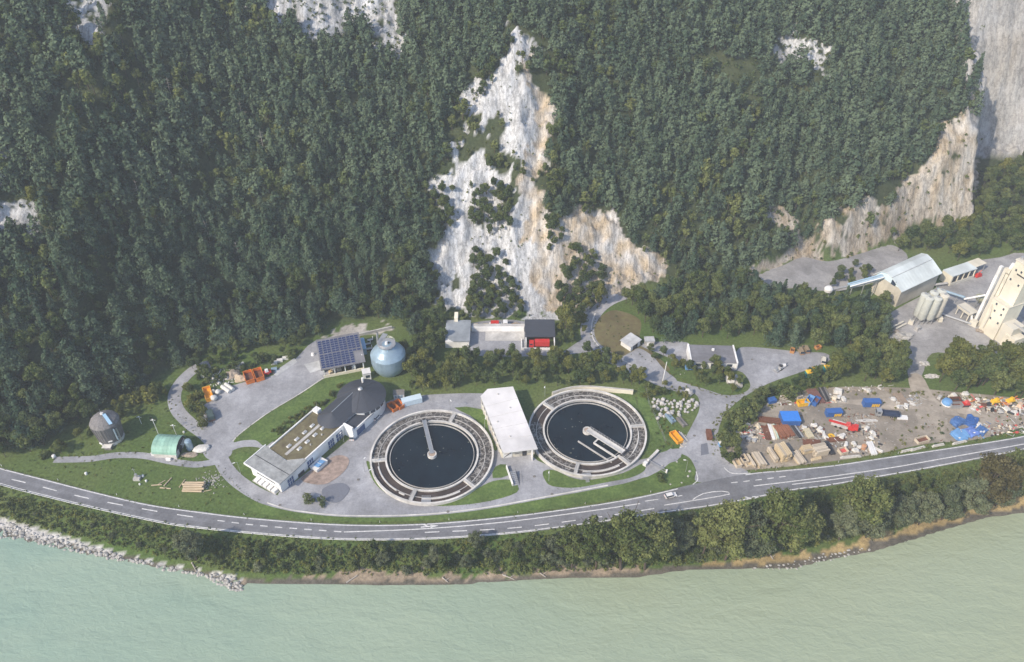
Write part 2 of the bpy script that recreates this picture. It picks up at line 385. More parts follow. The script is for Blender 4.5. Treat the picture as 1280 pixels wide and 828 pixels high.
# ================================================================== terrain
def axis(segs):
    o = []
    for a, b, st in segs: o += list(np.arange(a, b, st))
    return np.array(o + [segs[-1][1]])
gx = axis([(-900, -420, 30), (-420, -250, 6), (-250, 290, 1.25), (290, 420, 4), (420, 900, 30)])
gy = axis([(-500, 60, 40), (60, 135, 5), (135, 188, 1.25), (188, 240, 2.5), (240, 430, 1.25), (430, 520, 4), (520, 1100, 40)])
TX, TY = np.meshgrid(gx, gy); tz = height(TX, TY)
LAND = [(647, 28), (660, 52), (667, 97), (669, 121), (690, 140), (693, 166), (680, 186), (682, 212), (680, 250), (700, 268), (732, 268), (762, 258), (772, 284), (809, 306), (840, 316), (834, 345), (792, 362), (762, 376), (737, 390),
        (690, 396), (620, 396), (550, 392), (535, 322), (552, 290), (556, 256), (543, 236), (566, 212), (576, 164), (586, 120), (600, 100), (624, 88), (640, 60)]
LAND_OCHRE = [(656, 48), (668, 97), (700, 140), (690, 200), (700, 262), (770, 256), (812, 306), (845, 318), (834, 350), (770, 380), (690, 392), (664, 340), (655, 240), (664, 190), (657, 110)]
QWALL = [(1210, 128), (1219, 177), (1222, 255), (1186, 293), (1160, 266), (1122, 294), (1112, 309), (1036, 329), (1003, 321), (935, 345), (920, 342), (970, 318), (1004, 302), (974, 292), (958, 264), (984, 260), (1007, 289), (1032, 273), (1062, 256), (1096, 251), (1119, 247), (1132, 226), (1157, 205), (1170, 163)]
OUT = [[(312, 4), (352, -6), (502, -6), (504, 70), (477, 83), (474, 47), (436, 42), (402, 62), (376, 50), (340, 32)], [(86, -14), (140, -14), (136, 30), (116, 56), (94, 26)], [(166, -14), (202, -14), (192, 18)], [(-6, 178), (10, 185), (17, 222), (-6, 228)],
       [(-6, 246), (36, 246), (46, 290), (-6, 292)], [(970, 46), (1002, 40), (1042, 62), (1030, 86), (980, 82)], [(1012, 84), (1056, 92), (1046, 106)], [(834, 94), (862, 102), (850, 116)]]
RIP = [(-10, 645), (40, 658), (84, 672), (114, 681), (151, 692), (208, 705), (249, 713), (289, 718), (305, 726), (306, 745), (280, 742), (255, 728), (200, 718), (130, 705), (40, 685), (-10, 678)]
SAND = [(302, 722), (360, 718), (430, 720), (520, 721), (640, 716), (730, 712), (800, 712), (870, 703), (930, 697), (985, 690), (1040, 680), (1090, 668), (1140, 655), (1180, 642), (1220, 628), (1290, 612), (1290, 670), (1000, 730), (600, 745), (300, 750)]
MEADOW = [(60, 578), (70, 560), (120, 545), (215, 480), (232, 500), (262, 560), (272, 578), (310, 612), (345, 640), (240, 636), (150, 618), (60, 598)]
GRAVELBACK = [(404, 420), (416, 409), (440, 413), (490, 406), (488, 414), (450, 420), (420, 424)]
RED_SLOPE = [(840, 372), (910, 372), (980, 372), (965, 366), (860, 360)]
u, v = PX(TX, TY, tz)
ju = u + 22 * (fbm(TX * 0.13, TY * 0.13, 51, 5) - 0.5) * 2; jv = v + 20 * (fbm(TX * 0.13, TY * 0.13, 61, 5) - 0.5) * 2
d_toe = TY - np.interp(TX, TOEX, TOEY)
n1 = fbm(TX * 0.05, TY * 0.05, 71, 4)[..., None]; n2 = fbm(TX * 0.25, TY * 0.25, 81, 3)[..., None]
grass = np.array([0.058, 0.112, 0.026]) * (1 - n1) + np.array([0.130, 0.150, 0.056]) * n1
floor = np.array([0.036, 0.052, 0.024]) * (1 - n2) + np.array([0.070, 0.080, 0.040]) * n2
on_hill = np.clip(d_toe / 6, 0, 1)[..., None]
cover = grass * (1 - on_hill) + floor * on_hill
rock = np.zeros(TX.shape)
greyr = np.array([0.53, 0.54, 0.55]); ochr = np.array([0.46, 0.375, 0.265]); scree = np.array([0.50, 0.49, 0.47])
pale = 0.62 + 0.76 * fbm(TX * 0.11, TY * 0.035, 91, 5)[..., None]
def lay(mask, col, r=1.0):
    global cover, rock
    k = mask.astype(float)[..., None]; cover = cover * (1 - k) + np.clip(col, 0, 0.85) * k; rock = np.maximum(rock * (1 - mask), mask * r)
mL = inside(LAND, ju, jv)
lay(mL & (fbm(TX * 0.12, TY * 0.09, 93, 4) < np.where(ju < 640, 0.62, 0.68)), greyr * pale)
oc = inside(LAND_OCHRE, ju * 1.0 + 6 * (n2[..., 0] - 0.5), jv) & mL
lay(oc, (ochr * np.clip(n2 * 1.6 - 0.2, 0, 1) + greyr * np.clip(1.2 - n2 * 1.6, 0, 1)) * pale)
lay(inside(QWALL, ju, jv) & (fbm(TX * 0.12, tz * 0.12, 94, 4) < 0.74), (ochr * np.clip(n2 * 1.1, 0, 1) * 0.9 + np.array([0.50, 0.49, 0.465]) * np.clip(1 - n2 * 1.3, 0, 1)) * pale)
for o in OUT: lay(inside(o, ju, jv) & (n2[..., 0] > 0.30), greyr * 0.92 * pale)
far = (TX > 236) & (TY > np.interp(TX, [180, 230, 262, 300, 360, 500], [516, 438, 420, 415, 407, 399])) & (tz > 4)
far |= (TX > XEND + 4) & (TY > 380) & (tz > 9)
st = fbm(TX * 0.05 + tz * 0.05, tz * 0.10 - TX * 0.06, 95, 4)[..., None]
lay(far, (np.array([0.33, 0.345, 0.365]) * (1 - st) + np.array([0.36, 0.33, 0.285]) * st) * (0.6 + 0.8 * fbm(TX * 0.10, tz * 0.06, 97, 4)[..., None]), 0.8)
bank = TY < np.interp(TX, SOX, SOY) - 1.5
lay(inside(RIP, u, v) & bank, np.array([0.52, 0.51, 0.49]) * pale, 0.6)
lay(inside(SAND, u, jv) & bank, (np.array([0.27, 0.22, 0.165]) * (u < 840)[..., None] + np.array([0.34, 0.26, 0.13]) * (u >= 840)[..., None]) * pale, 0.1)
lay(bank & (tz < -3.75), np.array([0.12, 0.11, 0.09]) * pale, 0.3)
lay(inside(GRAVELBACK, ju, jv), np.array([0.42, 0.40, 0.37]) * pale, 0.4)
lay(inside(RED_SLOPE, ju, jv) & (n2[..., 0] > 0.5), np.array([0.45, 0.36, 0.24]) * pale, 0.4)
# relief of the bare rock: ribs and runnels down the slope, blocky ledges
rk = rock * (np.abs(d_toe) > 0) * (~bank)
rid = 1 - np.abs(2 * fbm(TX * 0.16, TY * 0.035 + tz * 0.02, 101, 4) - 1)
led = fbm(TX * 0.36, TY * 0.30 + tz * 0.2, 111, 3); crag = np.abs(fbm(TX * 0.10 + 0.6 * led, TY * 0.05, 117, 4) - 0.5) * 2
tz = tz + rk * np.clip(d_toe / 8, 0, 1) * (4.2 * (rid - 0.6) + 2.2 * (led - 0.5) - 2.6 * np.clip(0.16 - crag, 0, 1) / 0.16)
tz = tz + np.where(far, 13.0 * (fbm(TX * 0.045 + tz * 0.03, tz * 0.05, 121, 4) - 0.5) + 4.0 * (1 - np.abs(2 * fbm(TX * 0.09 + tz * 0.10, tz * 0.12 - TX * 0.05, 125, 4) - 1)), 0)
tz = tz + inside(RIP, u, v) * bank * (fbm(TX * 0.7, TY * 0.7, 131, 2) - 0.5) * 1.0
ny, nx = TX.shape
idx = np.arange(ny * nx).reshape(ny, nx)
F = np.stack([idx[:-1, :-1], idx[:-1, 1:], idx[1:, 1:], idx[1:, :-1]], -1).reshape(-1, 4)
V = np.stack([TX, TY, tz], -1).reshape(-1, 3)
ground_m = bpy.data.materials.new('ground_cover'); ground_m.use_nodes = True
n = ground_m.node_tree.nodes; l = ground_m.node_tree.links; b = n['Principled BSDF']; b.inputs['Roughness'].default_value = 0.95; b.inputs['Specular IOR Level'].default_value = 0.1
ac = n.new('ShaderNodeAttribute'); ac.attribute_name = 'cover'
ar = n.new('ShaderNodeAttribute'); ar.attribute_name = 'rockiness'
tc = n.new('ShaderNodeTexCoord')
na = n.new('ShaderNodeTexNoise'); na.inputs['Scale'].default_value = 0.9; na.inputs['Detail'].default_value = 8; na.inputs['Roughness'].default_value = 0.7; l.new(tc.outputs['Object'], na.inputs['Vector'])
mp = n.new('ShaderNodeMapping'); mp.inputs['Scale'].default_value = (0.55, 0.10, 0.10); l.new(tc.outputs['Object'], mp.inputs[0])
nb = n.new('ShaderNodeTexNoise'); nb.inputs['Scale'].default_value = 1.0; nb.inputs['Detail'].default_value = 7; nb.inputs['Roughness'].default_value = 0.7; l.new(mp.outputs[0], nb.inputs['Vector'])
mixn = n.new('ShaderNodeMix'); mixn.data_type = 'FLOAT'; l.new(ar.outputs['Fac'], mixn.inputs['Factor']); l.new(na.outputs['Fac'], mixn.inputs['A'])
avg = n.new('ShaderNodeMath'); avg.operation = 'MULTIPLY_ADD'; l.new(nb.outputs['Fac'], avg.inputs[0]); avg.inputs[1].default_value = 0.65
hlf = n.new('ShaderNodeMath'); hlf.operation = 'MULTIPLY'; l.new(na.outputs['Fac'], hlf.inputs[0]); hlf.inputs[1].default_value = 0.35; l.new(hlf.outputs[0], avg.inputs[2])
l.new(avg.outputs[0], mixn.inputs['B'])
mr = n.new('ShaderNodeMapRange'); l.new(mixn.outputs['Result'], mr.inputs[0]); mr.inputs[1].default_value = 0.3; mr.inputs[2].default_value = 0.7; mr.inputs[3].default_value = 0.55; mr.inputs[4].default_value = 1.4
m3 = n.new('ShaderNodeMapping'); m3.inputs['Scale'].default_value = (0.42, 0.16, 0.16); l.new(tc.outputs['Object'], m3.inputs[0])
w3 = n.new('ShaderNodeVectorMath'); w3.operation = 'MULTIPLY_ADD'; l.new(na.outputs['Color'], w3.inputs[0]); w3.inputs[1].default_value = (0.9, 0.9, 0.9); l.new(m3.outputs[0], w3.inputs[2])
v3 = n.new('ShaderNodeTexNoise'); v3.inputs['Scale'].default_value = 0.9; v3.inputs['Detail'].default_value = 6; v3.inputs['Roughness'].default_value = 0.6; l.new(w3.outputs[0], v3.inputs['Vector'])
r5 = n.new('ShaderNodeMath'); r5.operation = 'SUBTRACT'; l.new(v3.outputs['Fac'], r5.inputs[0]); r5.inputs[1].default_value = 0.5
r6 = n.new('ShaderNodeMath'); r6.operation = 'ABSOLUTE'; l.new(r5.outputs[0], r6.inputs[0])
c3 = n.new('ShaderNodeMapRange'); c3.inputs[1].default_value = 0.0; c3.inputs[2].default_value = 0.06; c3.inputs[3].default_value = 0.55; c3.inputs[4].default_value = 1.0; l.new(r6.outputs[0], c3.inputs[0])
x3 = n.new('ShaderNodeMix'); x3.data_type = 'FLOAT'; l.new(ar.outputs['Fac'], x3.inputs['Factor']); x3.inputs['A'].default_value = 1.0; l.new(c3.outputs[0], x3.inputs['B'])
y3 = n.new('ShaderNodeMath'); y3.operation = 'MULTIPLY'; l.new(mr.outputs[0], y3.inputs[0]); l.new(x3.outputs['Result'], y3.inputs[1])
sc_ = n.new('ShaderNodeVectorMath'); sc_.operation = 'SCALE'; l.new(ac.outputs['Vector'], sc_.inputs[0]); l.new(y3.outputs[0], sc_.inputs['Scale']); l.new(sc_.outputs[0], b.inputs['Base Color'])
bp = n.new('ShaderNodeBump'); bp.inputs['Distance'].default_value = 1.0; l.new(mixn.outputs['Result'], bp.inputs['Height']); 
bs = n.new('ShaderNodeMath'); bs.operation = 'MULTIPLY_ADD'; l.new(ar.outputs['Fac'], bs.inputs[0]); bs.inputs[1].default_value = 0.7; bs.inputs[2].default_value = 0.25; l.new(bs.outputs[0], bp.inputs['Strength']); l.new(bp.outputs[0], b.inputs['Normal'])
me = np_mesh('terrain', V, F, [ground_m], smooth=True)
a = me.attributes.new('cover', 'FLOAT_VECTOR', 'POINT'); a.data.foreach_set('vector', cover.reshape(-1, 3).astype(np.float32).ravel())
a = me.attributes.new('rockiness', 'FLOAT', 'POINT'); a.data.foreach_set('value', rock.reshape(-1).astype(np.float32))
structure(link('terrain', me))

# ------------------------------------------------------------------ river
wm = bpy.data.materials.new('river_water'); wm.use_nodes = True
n = wm.node_tree.nodes; l = wm.node_tree.links; b = n['Principled BSDF']; b.inputs['Roughness'].default_value = 0.10; b.inputs['IOR'].default_value = 1.33
tc = n.new('ShaderNodeTexCoord')
def wn(scale, sx, sy, det=4, rz=0.0):
    m = n.new('ShaderNodeMapping'); m.inputs['Scale'].default_value = (sx, sy, 1); m.inputs['Rotation'].default_value = (0, 0, rz); l.new(tc.outputs['Object'], m.inputs[0])
    t = n.new('ShaderNodeTexNoise'); t.inputs['Scale'].default_value = scale; t.inputs['Detail'].default_value = det; t.inputs['Distortion'].default_value = 0.6; l.new(m.outputs[0], t.inputs['Vector']); return t
silt = wn(0.02, 1, 2, 4); rp = n.new('ShaderNodeValToRGB'); rp.color_ramp.elements[0].position = 0.35; rp.color_ramp.elements[1].position = 0.65
rp.color_ramp.elements[0].color = (0.235, 0.328, 0.266, 1); rp.color_ramp.elements[1].color = (0.275, 0.358, 0.282, 1); l.new(silt.outputs['Fac'], rp.inputs[0])
glare_noise = wn(0.004, 1, 2.5, 3); sx_ = n.new('ShaderNodeSeparateXYZ'); l.new(tc.outputs['Object'], sx_.inputs[0])  # glare painted into the water colour: olive tint growing along X, broken by noise
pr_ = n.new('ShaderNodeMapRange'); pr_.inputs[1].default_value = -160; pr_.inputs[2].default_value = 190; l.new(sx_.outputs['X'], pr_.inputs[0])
pm_ = n.new('ShaderNodeMath'); pm_.operation = 'MULTIPLY'; l.new(pr_.outputs[0], pm_.inputs[0]); pa_ = n.new('ShaderNodeMath'); pa_.operation = 'ADD'; pa_.inputs[1].default_value = 0.4; l.new(glare_noise.outputs['Fac'], pa_.inputs[0]); l.new(pa_.outputs[0], pm_.inputs[1]); pm_.use_clamp = True
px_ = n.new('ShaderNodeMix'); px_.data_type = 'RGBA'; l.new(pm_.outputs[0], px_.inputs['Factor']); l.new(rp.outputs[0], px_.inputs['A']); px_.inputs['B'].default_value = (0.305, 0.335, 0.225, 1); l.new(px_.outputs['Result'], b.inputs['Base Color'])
w1 = wn(0.42, 1.0, 1.7, 6, 0.5); w2 = wn(0.06, 1, 2.2, 4, 0.15)
ma = n.new('ShaderNodeMath'); ma.operation = 'MULTIPLY_ADD'; l.new(w2.outputs['Fac'], ma.inputs[0]); ma.inputs[1].default_value = 2.2; l.new(w1.outputs['Fac'], ma.inputs[2])
bp = n.new('ShaderNodeBump'); bp.inputs['Strength'].default_value = 0.36; bp.inputs['Distance'].default_value = 0.7; l.new(ma.outputs[0], bp.inputs['Height']); l.new(bp.outputs[0], b.inputs['Normal'])
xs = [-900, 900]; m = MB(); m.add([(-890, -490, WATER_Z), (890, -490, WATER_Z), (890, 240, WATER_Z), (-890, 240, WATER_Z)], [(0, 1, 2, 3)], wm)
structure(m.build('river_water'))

# ------------------------------------------------------------------ sheets: roads, yards, lawns
LV = {}
def sheet(name, pts, mat, level, kind=True, smooth=4, px=True, parent=None):
    P = GP(pts) if px else pts
    if smooth: P = spline(P, smooth, True)
    P = [(p[0], p[1]) for p in P]
    tri = tessellate_polygon([[Vector((x, y, 0)) for x, y in P]]); fs = []
    for a, b_, c in tri:
        ar_ = (P[b_][0] - P[a][0]) * (P[c][1] - P[a][1]) - (P[c][0] - P[a][0]) * (P[b_][1] - P[a][1])
        if abs(ar_) > 1e-9: fs.append((a, b_, c) if ar_ > 0 else (a, c, b_))
    me = bpy.data.meshes.new(name); me.from_pydata([(x, y, 0.02 * level) for x, y in P], [], fs); me.materials.append(mat); me.update()
    o = link(name, me, parent)
    if kind: structure(o)
    return o
def ribbon_mesh(mb, pts, wid, mat, z, off=0.0):
    P = [Vector((p[0], p[1], 0)) for p in pts]; L = []; n = len(P)
    for i in range(n):
        d = (P[min(i + 1, n - 1)] - P[max(i - 1, 0)]).normalized(); q = Vector((-d.y, d.x, 0))
        L.append((P[i] + q * (off + wid / 2), P[i] + q * (off - wid / 2)))
    V = [(*p.xy, z) for a in L for p in a]
    mb.add(V, [(2 * i + 1, 2 * i + 3, 2 * i + 2, 2 * i) for i in range(n - 1)], mat)
def ribbon(name, px, wid, mat, level, kind=True, step=6):
    m = MB(); ribbon_mesh(m, spline(GP(px), step), wid, mat, 0.02 * level); o = m.build(name)
    if kind: structure(o)
    return o
N_ = spline(GP(NORTH), 6); S_ = spline(GP(SOUTH), 6)
m = MB(); P = [(*p.xy, 0.12) for p in N_]; Q = [(*p.xy, 0.12) for p in S_]; k = len(P)
SP_ = [(*p.xy, -0.3) for p in S_]
def interp_line(line, x):
    X = [p[0] for p in line]; Y = [p[1] for p in line]; return float(np.interp(x, X, Y))
xs = np.arange(-215, 240, 3.0)
V = [(x, interp_line(N_, x), 0.12) for x in xs] + [(x, interp_line(S_, x), 0.12) for x in xs] + [(x, interp_line(S_, x) - 0.5, -0.6) for x in xs]; k = len(xs)
m.add(V, [(k + i, k + i + 1, i + 1, i) for i in range(k - 1)] + [(2 * k + i, 2 * k + i + 1, k + i + 1, k + i) for i in range(k - 1)], asphalt_road)
road = structure(m.build('main_road'))
def mark(pts, wid, px=True, z=0.14, step=6):
    m = MB(); ribbon_mesh(m, spline(GP(pts) if px else pts, step), wid, paint, z); o = m.build('road_marking', road); return o
def dashes(pts, on, gap, wid, z=0.14):
    L = spline(GP(pts), 12); m = MB(); acc = 0; cur = []
    for a, b in zip(L[:-1], L[1:]):
        s = (b - a).length; t = 0
        while t < s:
            ph = acc % (on + gap); step = min(s - t, (on - ph) if ph < on else (on + gap - ph)) + 1e-4
            if ph < on:
                if not cur: cur = [a.lerp(b, t / s)]
                cur.append(a.lerp(b, min(1, (t + step) / s)))
            elif cur: ribbon_mesh(m, cur, wid, paint, z); cur = []
            t += step; acc += step
    return m.build('road_marking', road)
def band(line, x0, x1, off): return [Vector((x, interp_line(line, x) + off, 0)) for x in np.arange(x0, x1, 4.0)]
mark(band(N_, -212, 62, -0.45), 0.34, px=False); mark(band(N_, 86, 236, -0.4), 0.34, px=False)
mark(band(S_, -212, 236, 0.4), 0.34, px=False)
track_m = worn('asphalt_wheel_track', (0.168, 0.172, 0.186), 0.06)
def track(line, off, z_, x0=-212, x1=236):
    m = MB(); ribbon_mesh(m, band(line, x0, x1, off), 1.5, track_m, z_); m.build('wheel_track', road)
track(N_, -1.9, 0.130); track(S_, 1.9, 0.134)
mark([(866, 606), (872, 600), (870, 590)], 0.3); mark([(905, 585), (915, 592), (938, 592)], 0.3)
dashes([(-60, 580), (0, 596), (37, 605), (79, 616), (118, 625), (167, 634.5), (217, 643), (268, 650.5)], 6, 7.5, 0.36)
dashes([(272, 651), (330, 658), (430, 665.5)], 2.6, 2.6, 0.36)
mark([(430, 665.5), (531, 661.5), (631, 653), (732, 640), (800, 630)], 0.36)
dashes([(531, 666), (640, 660.5), (740, 648), (828, 634.5)], 5, 4.5, 0.36)
dashes([(914, 604), (950, 600), (992, 594.5)], 2.4, 2.2, 0.36)
mark([(942, 608), (1000, 601), (1060, 593), (1121, 584), (1163, 576.5), (1280, 555.5)], 0.36)
mark([(990, 606), (1040, 600), (1075, 595)], 0.34)
mark([(866, 625), (879, 617.5), (902, 614.5), (912, 618), (880, 624), (830, 632)], 0.32, step=2)
dashes([(806, 627), (840, 622), (866, 617.5)], 5, 4, 0.32)
def arrow(u, v, u2, v2):
    a = G(u, v); b = G(u2, v2); d = (b - a).normalized(); q = Vector((-d.y, d.x, 0)); m = MB(); L = (b - a).length
    def T(s, t): p = a + d * s + q * t; return (p.x, p.y, 0.145)
    m.add([T(0, -.2), T(L * .6, -.2), T(L * .6, .2), T(0, .2)], [(0, 1, 2, 3)], paint)
    m.add([T(L * .55, -.7), T(L, 0), T(L * .55, .7)], [(0, 1, 2)], paint)
    m.add([T(L * .3, .2), T(L * .42, .2), T(L * .2, 1.1), T(L * .08, 1.1)], [(0, 1, 2, 3)], paint)
    m.build('road_marking', road)
arrow(526, 659.5, 548, 657.5); arrow(771, 648.5, 792, 645.5); arrow(930, 625, 950, 621)

# quarry and plant ground
sheet('plant_yard', [(347, 620), (372, 600), (432, 553), (455, 528), (470, 512), (490, 500), (530, 494), (600, 492), (615, 500), (650, 545), (672, 576), (720, 585), (800, 575), (826, 566), (848, 561), (850, 572), (822, 592), (760, 607), (690, 619), (600, 635), (520, 643), (430, 643), (378, 637)], asphalt_lot, 1)
sheet('upper_lot', [(246, 520), (262, 500), (272, 489), (305, 478), (345, 468), (372, 446), (388, 430), (402, 426), (420, 445), (425, 462), (404, 474), (375, 493), (336, 516), (302, 541), (291, 553), (288, 570), (262, 575), (252, 560), (262, 545)], asphalt_lot, 2)
ribbon('access_lane', [(262, 455), (243, 462), (226, 478), (218, 495), (222, 513), (238, 530), (258, 545), (272, 562)], 5.2, asphalt_lot, 3)
ribbon('access_lane', [(262, 548), (272, 566), (284, 588), (303, 606), (335, 624), (380, 636), (440, 641), (520, 640), (600, 631), (690, 615), (760, 602), (812, 586), (845, 566)], 5.4, asphalt_lot, 4)
ribbon('access_lane', [(270, 574), (284, 561), (303, 554), (325, 554), (345, 561)], 4.6, asphalt_lot, 5)
ribbon('footpath', [(68, 575), (112, 574), (145, 569.5), (180, 570), (214, 577), (245, 581), (272, 577)], 3.0, asphalt_lot, 3)
m = MB()
for pts, off in (([(334, 629), (356, 636), (378, 640), (432, 645), (520, 644), (600, 636), (690, 620), (760, 607)], 0),):
    ribbon_mesh(m, spline(GP(pts), 6), 0.5, conc_pale, 0.16)
structure(m.build('kerb'))
m = MB(); ribbon_mesh(m, spline(GP([(291, 552), (302, 541), (336, 516), (375, 492.5), (404, 473)]), 6), 0.45, conc_pale, 0.15); structure(m.build('kerb'))
ribbon('upper_road', [(800, 364), (785, 368), (765, 375), (748, 387), (735, 407), (737, 426), (752, 441), (776, 454), (804, 467), (832, 479), (862, 487)], 6.2, asphalt_lot, 2)
m = MB(); ribbon_mesh(m, spline(GP([(744, 392), (739.5, 407), (742, 425), (757, 440), (779, 451), (803, 463)]), 6), 0.5, conc_pale, 0.17); structure(m.build('kerb'))
sheet('side_road', [(872, 603), (870, 588), (862, 573), (848, 565), (852, 556), (866, 530), (874, 512), (872, 496), (858, 488), (850, 482), (872, 484), (905, 494), (928, 492), (938, 482), (928, 466), (908, 460), (920, 440), (935, 434), (1000, 440), (1032, 442), (1036, 452), (1000, 466), (960, 480), (925, 500), (905, 520), (897, 545), (902, 568), (914, 580), (935, 590), (920, 600)], asphalt_lot, 5)
sheet('side_road', [(800, 432), (815, 428), (860, 429), (866, 452), (858, 456), (835, 447), (818, 440)], asphalt_lot, 6)
sheet('side_road', [(775, 452), (790, 440), (800, 436), (816, 446), (830, 462), (846, 476), (832, 480), (806, 468)], asphalt_lot, 6)
sheet('fire_training_yard', [(700, 442), (722, 428), (738, 420), (748, 436), (730, 441), (700, 444), (650, 446), (600, 445), (582, 440), (576, 425), (590, 404), (655, 402), (660, 430), (690, 436)], asphalt_lot, 3)
sheet('storage_yard', [(905, 550), (925, 528), (962, 503), (1002, 489), (1050, 484), (1130, 485), (1180, 489), (1290, 502), (1290, 528), (1225, 549), (1160, 555), (1100, 567), (1040, 577), (930, 588), (916, 575)], gravel_m, 4)
sheet('quarry_yard', [(1088, 410), (1122, 386), (1170, 360), (1195, 340), (1215, 328), (1250, 322), (1300, 318), (1300, 445), (1210, 445), (1165, 442), (1152, 470), (1136, 472), (1130, 440), (1105, 425)], quarry_m, 3)
sheet('quarry_floor', [(924, 352), (945, 341), (974, 334), (1003, 322), (1036, 327), (1080, 316), (1112, 306), (1135, 322), (1110, 346), (1060, 362), (1030, 364), (1000, 361), (960, 360)], quarry_m, 2)
sheet('dirt_track', [(960, 500), (1010, 500), (1060, 505), (1120, 512), (1170, 512), (1230, 522), (1290, 521), (1290, 513), (1230, 512), (1170, 503), (1130, 498), (1060, 500), (1010, 495)], M('track_dust', (0.33, 0.29, 0.24), 0.2, 0.5, 0.95, big=0.1), 5)
sheet('dirt_track', [(1136, 470), (1152, 470), (1170, 500), (1200, 520), (1160, 512), (1140, 490)], MATS['track_dust'], 6)
# lawns and dry ground
sheet('lawn', [(458, 578), (466, 600), (480, 615), (506, 628), (545, 633), (600, 629), (646, 616), (640, 601), (616, 602), (590, 614), (560, 622), (530, 624), (500, 615), (478, 598), (464, 580)], lawn_m, 7)
sheet('lawn', [(568, 510), (602, 512), (611, 538), (622, 562), (614, 560), (602, 535), (588, 520)], lawn_m, 7, smooth=2)
sheet('lawn', [(619, 584), (632, 581), (637, 594), (616, 598)], lawn_m, 7, smooth=2)
sheet('lawn', [(679, 590), (692, 588), (716, 598), (740, 600), (778, 592), (803, 580), (806, 588), (790, 597), (760, 603), (720, 610), (690, 608), (681, 600)], lawn_m, 7)
sheet('lawn', [(768, 494), (792, 494), (796, 510), (802, 522), (788, 512)], lawn_m, 7, smooth=2)
sheet('lawn', [(798, 486), (806, 486), (822, 530), (832, 556), (824, 560), (812, 540), (798, 508)], lawn_m, 7, smooth=2)
sheet('lawn', [(826, 588), (838, 579), (852, 577), (866, 582), (869, 590), (864, 600), (845, 609), (810, 616), (740, 629), (640, 643), (540, 651), (430, 652.5), (345, 646), (300, 634), (300, 622), (340, 634), (380, 642), (440, 647), (520, 646), (600, 638), (690, 622), (760, 609), (800, 600)], lawn_m, 7)
sheet('lawn', [(292, 553), (302, 542), (336, 517), (375, 494), (404, 475), (440, 474), (455, 480), (430, 492), (395, 512), (340, 553), (330, 558), (320, 551), (304, 551)], lawn_m, 7)
sheet('lawn', [(293, 572), (302, 566), (312, 568), (316, 580), (330, 597), (320, 600), (300, 588)], lawn_m, 7)
sheet('dry_knoll', [(741, 408), (752, 395), (770, 388), (800, 400), (800, 424), (815, 440), (838, 462), (820, 462), (790, 452), (765, 442), (745, 426)], drygrass, 1)
sheet('roof_dust', [(376, 600), (396, 585), (420, 570), (436, 574), (430, 590), (405, 606)], reddust, 7)
sheet('dark_asphalt_patch', [(403, 612), (425, 604), (437, 612), (424, 628), (408, 626)], M('patch', (0.15, 0.16, 0.19), 0.1, 1, 0.9), 8)  # darker, bluish patch in the paving
sheet('dark_asphalt_patch', [(876, 556), (884, 554), (886, 568), (876, 570)], MATS['patch'], 8, smooth=0)
sheet('pale_slab', [(380, 456), (400, 451), (408, 460), (388, 467)], paleplate, 8, smooth=0)
sheet('pale_slab', [(340, 467), (368, 448), (372, 453), (346, 471)], paleplate, 8, smooth=0)
# ================================================================== trees
RNG = np.random.default_rng(11)
def leaf_tris(p, nrm, size, rng):
    """one small leaf-cluster face per point"""
    n = len(p); nrm = nrm / np.maximum(np.linalg.norm(nrm, axis=1, keepdims=True), 1e-6)
    r = rng.normal(size=(n, 3)); t = np.cross(nrm, r); t /= np.maximum(np.linalg.norm(t, axis=1, keepdims=True), 1e-6); b = np.cross(nrm, t)
    s = (size * rng.uniform(0.65, 1.35, n))[:, None]; V = np.empty((n, 3, 3))
    for k in range(3):
        a = 2 * math.pi * k / 3; V[:, k] = p + s * (math.cos(a) * t + math.sin(a) * b * 0.8)
    return V.reshape(-1, 3), np.arange(3 * n).reshape(-1, 3)
def tube(a, b, r0, r1, n=6):
    m = MB(); m.cyl(a, b, r0, bark, n, r1, caps=False); return m
def conifer(seed, h, rad, nleaf, size, round_=0.8, base=0.16):
    rng = np.random.default_rng(seed); P = []; Nn = []; T = []; nw = 8 if nleaf < 700 else 12; K = []
    for i in range(nw):
        f = (i + 0.3) / nw; z = h * (base + (1 - base) * f); rr = rad * (1 - f) ** round_ * rng.uniform(0.8, 1.15) + 0.25
        nb = max(3, int(7 - 4 * f))
        for j in range(nb): K.append((z + rng.normal() * 0.25, rr * rng.uniform(0.65, 1.2), j * 2 * math.pi / nb + rng.uniform(0, 1.5), rng.uniform(-0.22, 0.22)))
    per = max(3, nleaf // len(K))
    for z, rr, a, tn in K:
        t = rng.uniform(0.15, 1.0, per) ** 0.75; w = rr * 0.26 * (1.1 - 0.4 * t)
        dx, dy = math.cos(a), math.sin(a)
        x = dx * t * rr + rng.normal(size=per) * w; y = dy * t * rr + rng.normal(size=per) * w
        zz = z - 0.28 * rr * t + rng.normal(size=per) * (0.16 * h / nw + 0.1)
        P.append(np.stack([x, y, zz], 1)); Nn.append(np.stack([dx + rng.normal(size=per) * .5, dy + rng.normal(size=per) * .5, 0.8 + rng.normal(size=per) * .5], 1))
        T.append(np.clip(0.42 + tn + rng.normal(size=per) * 0.14, 0, 1))
    P = np.concatenate(P); V, F = leaf_tris(P, np.concatenate(Nn), size, rng)
    return V, F, np.repeat(np.concatenate(T), 3)
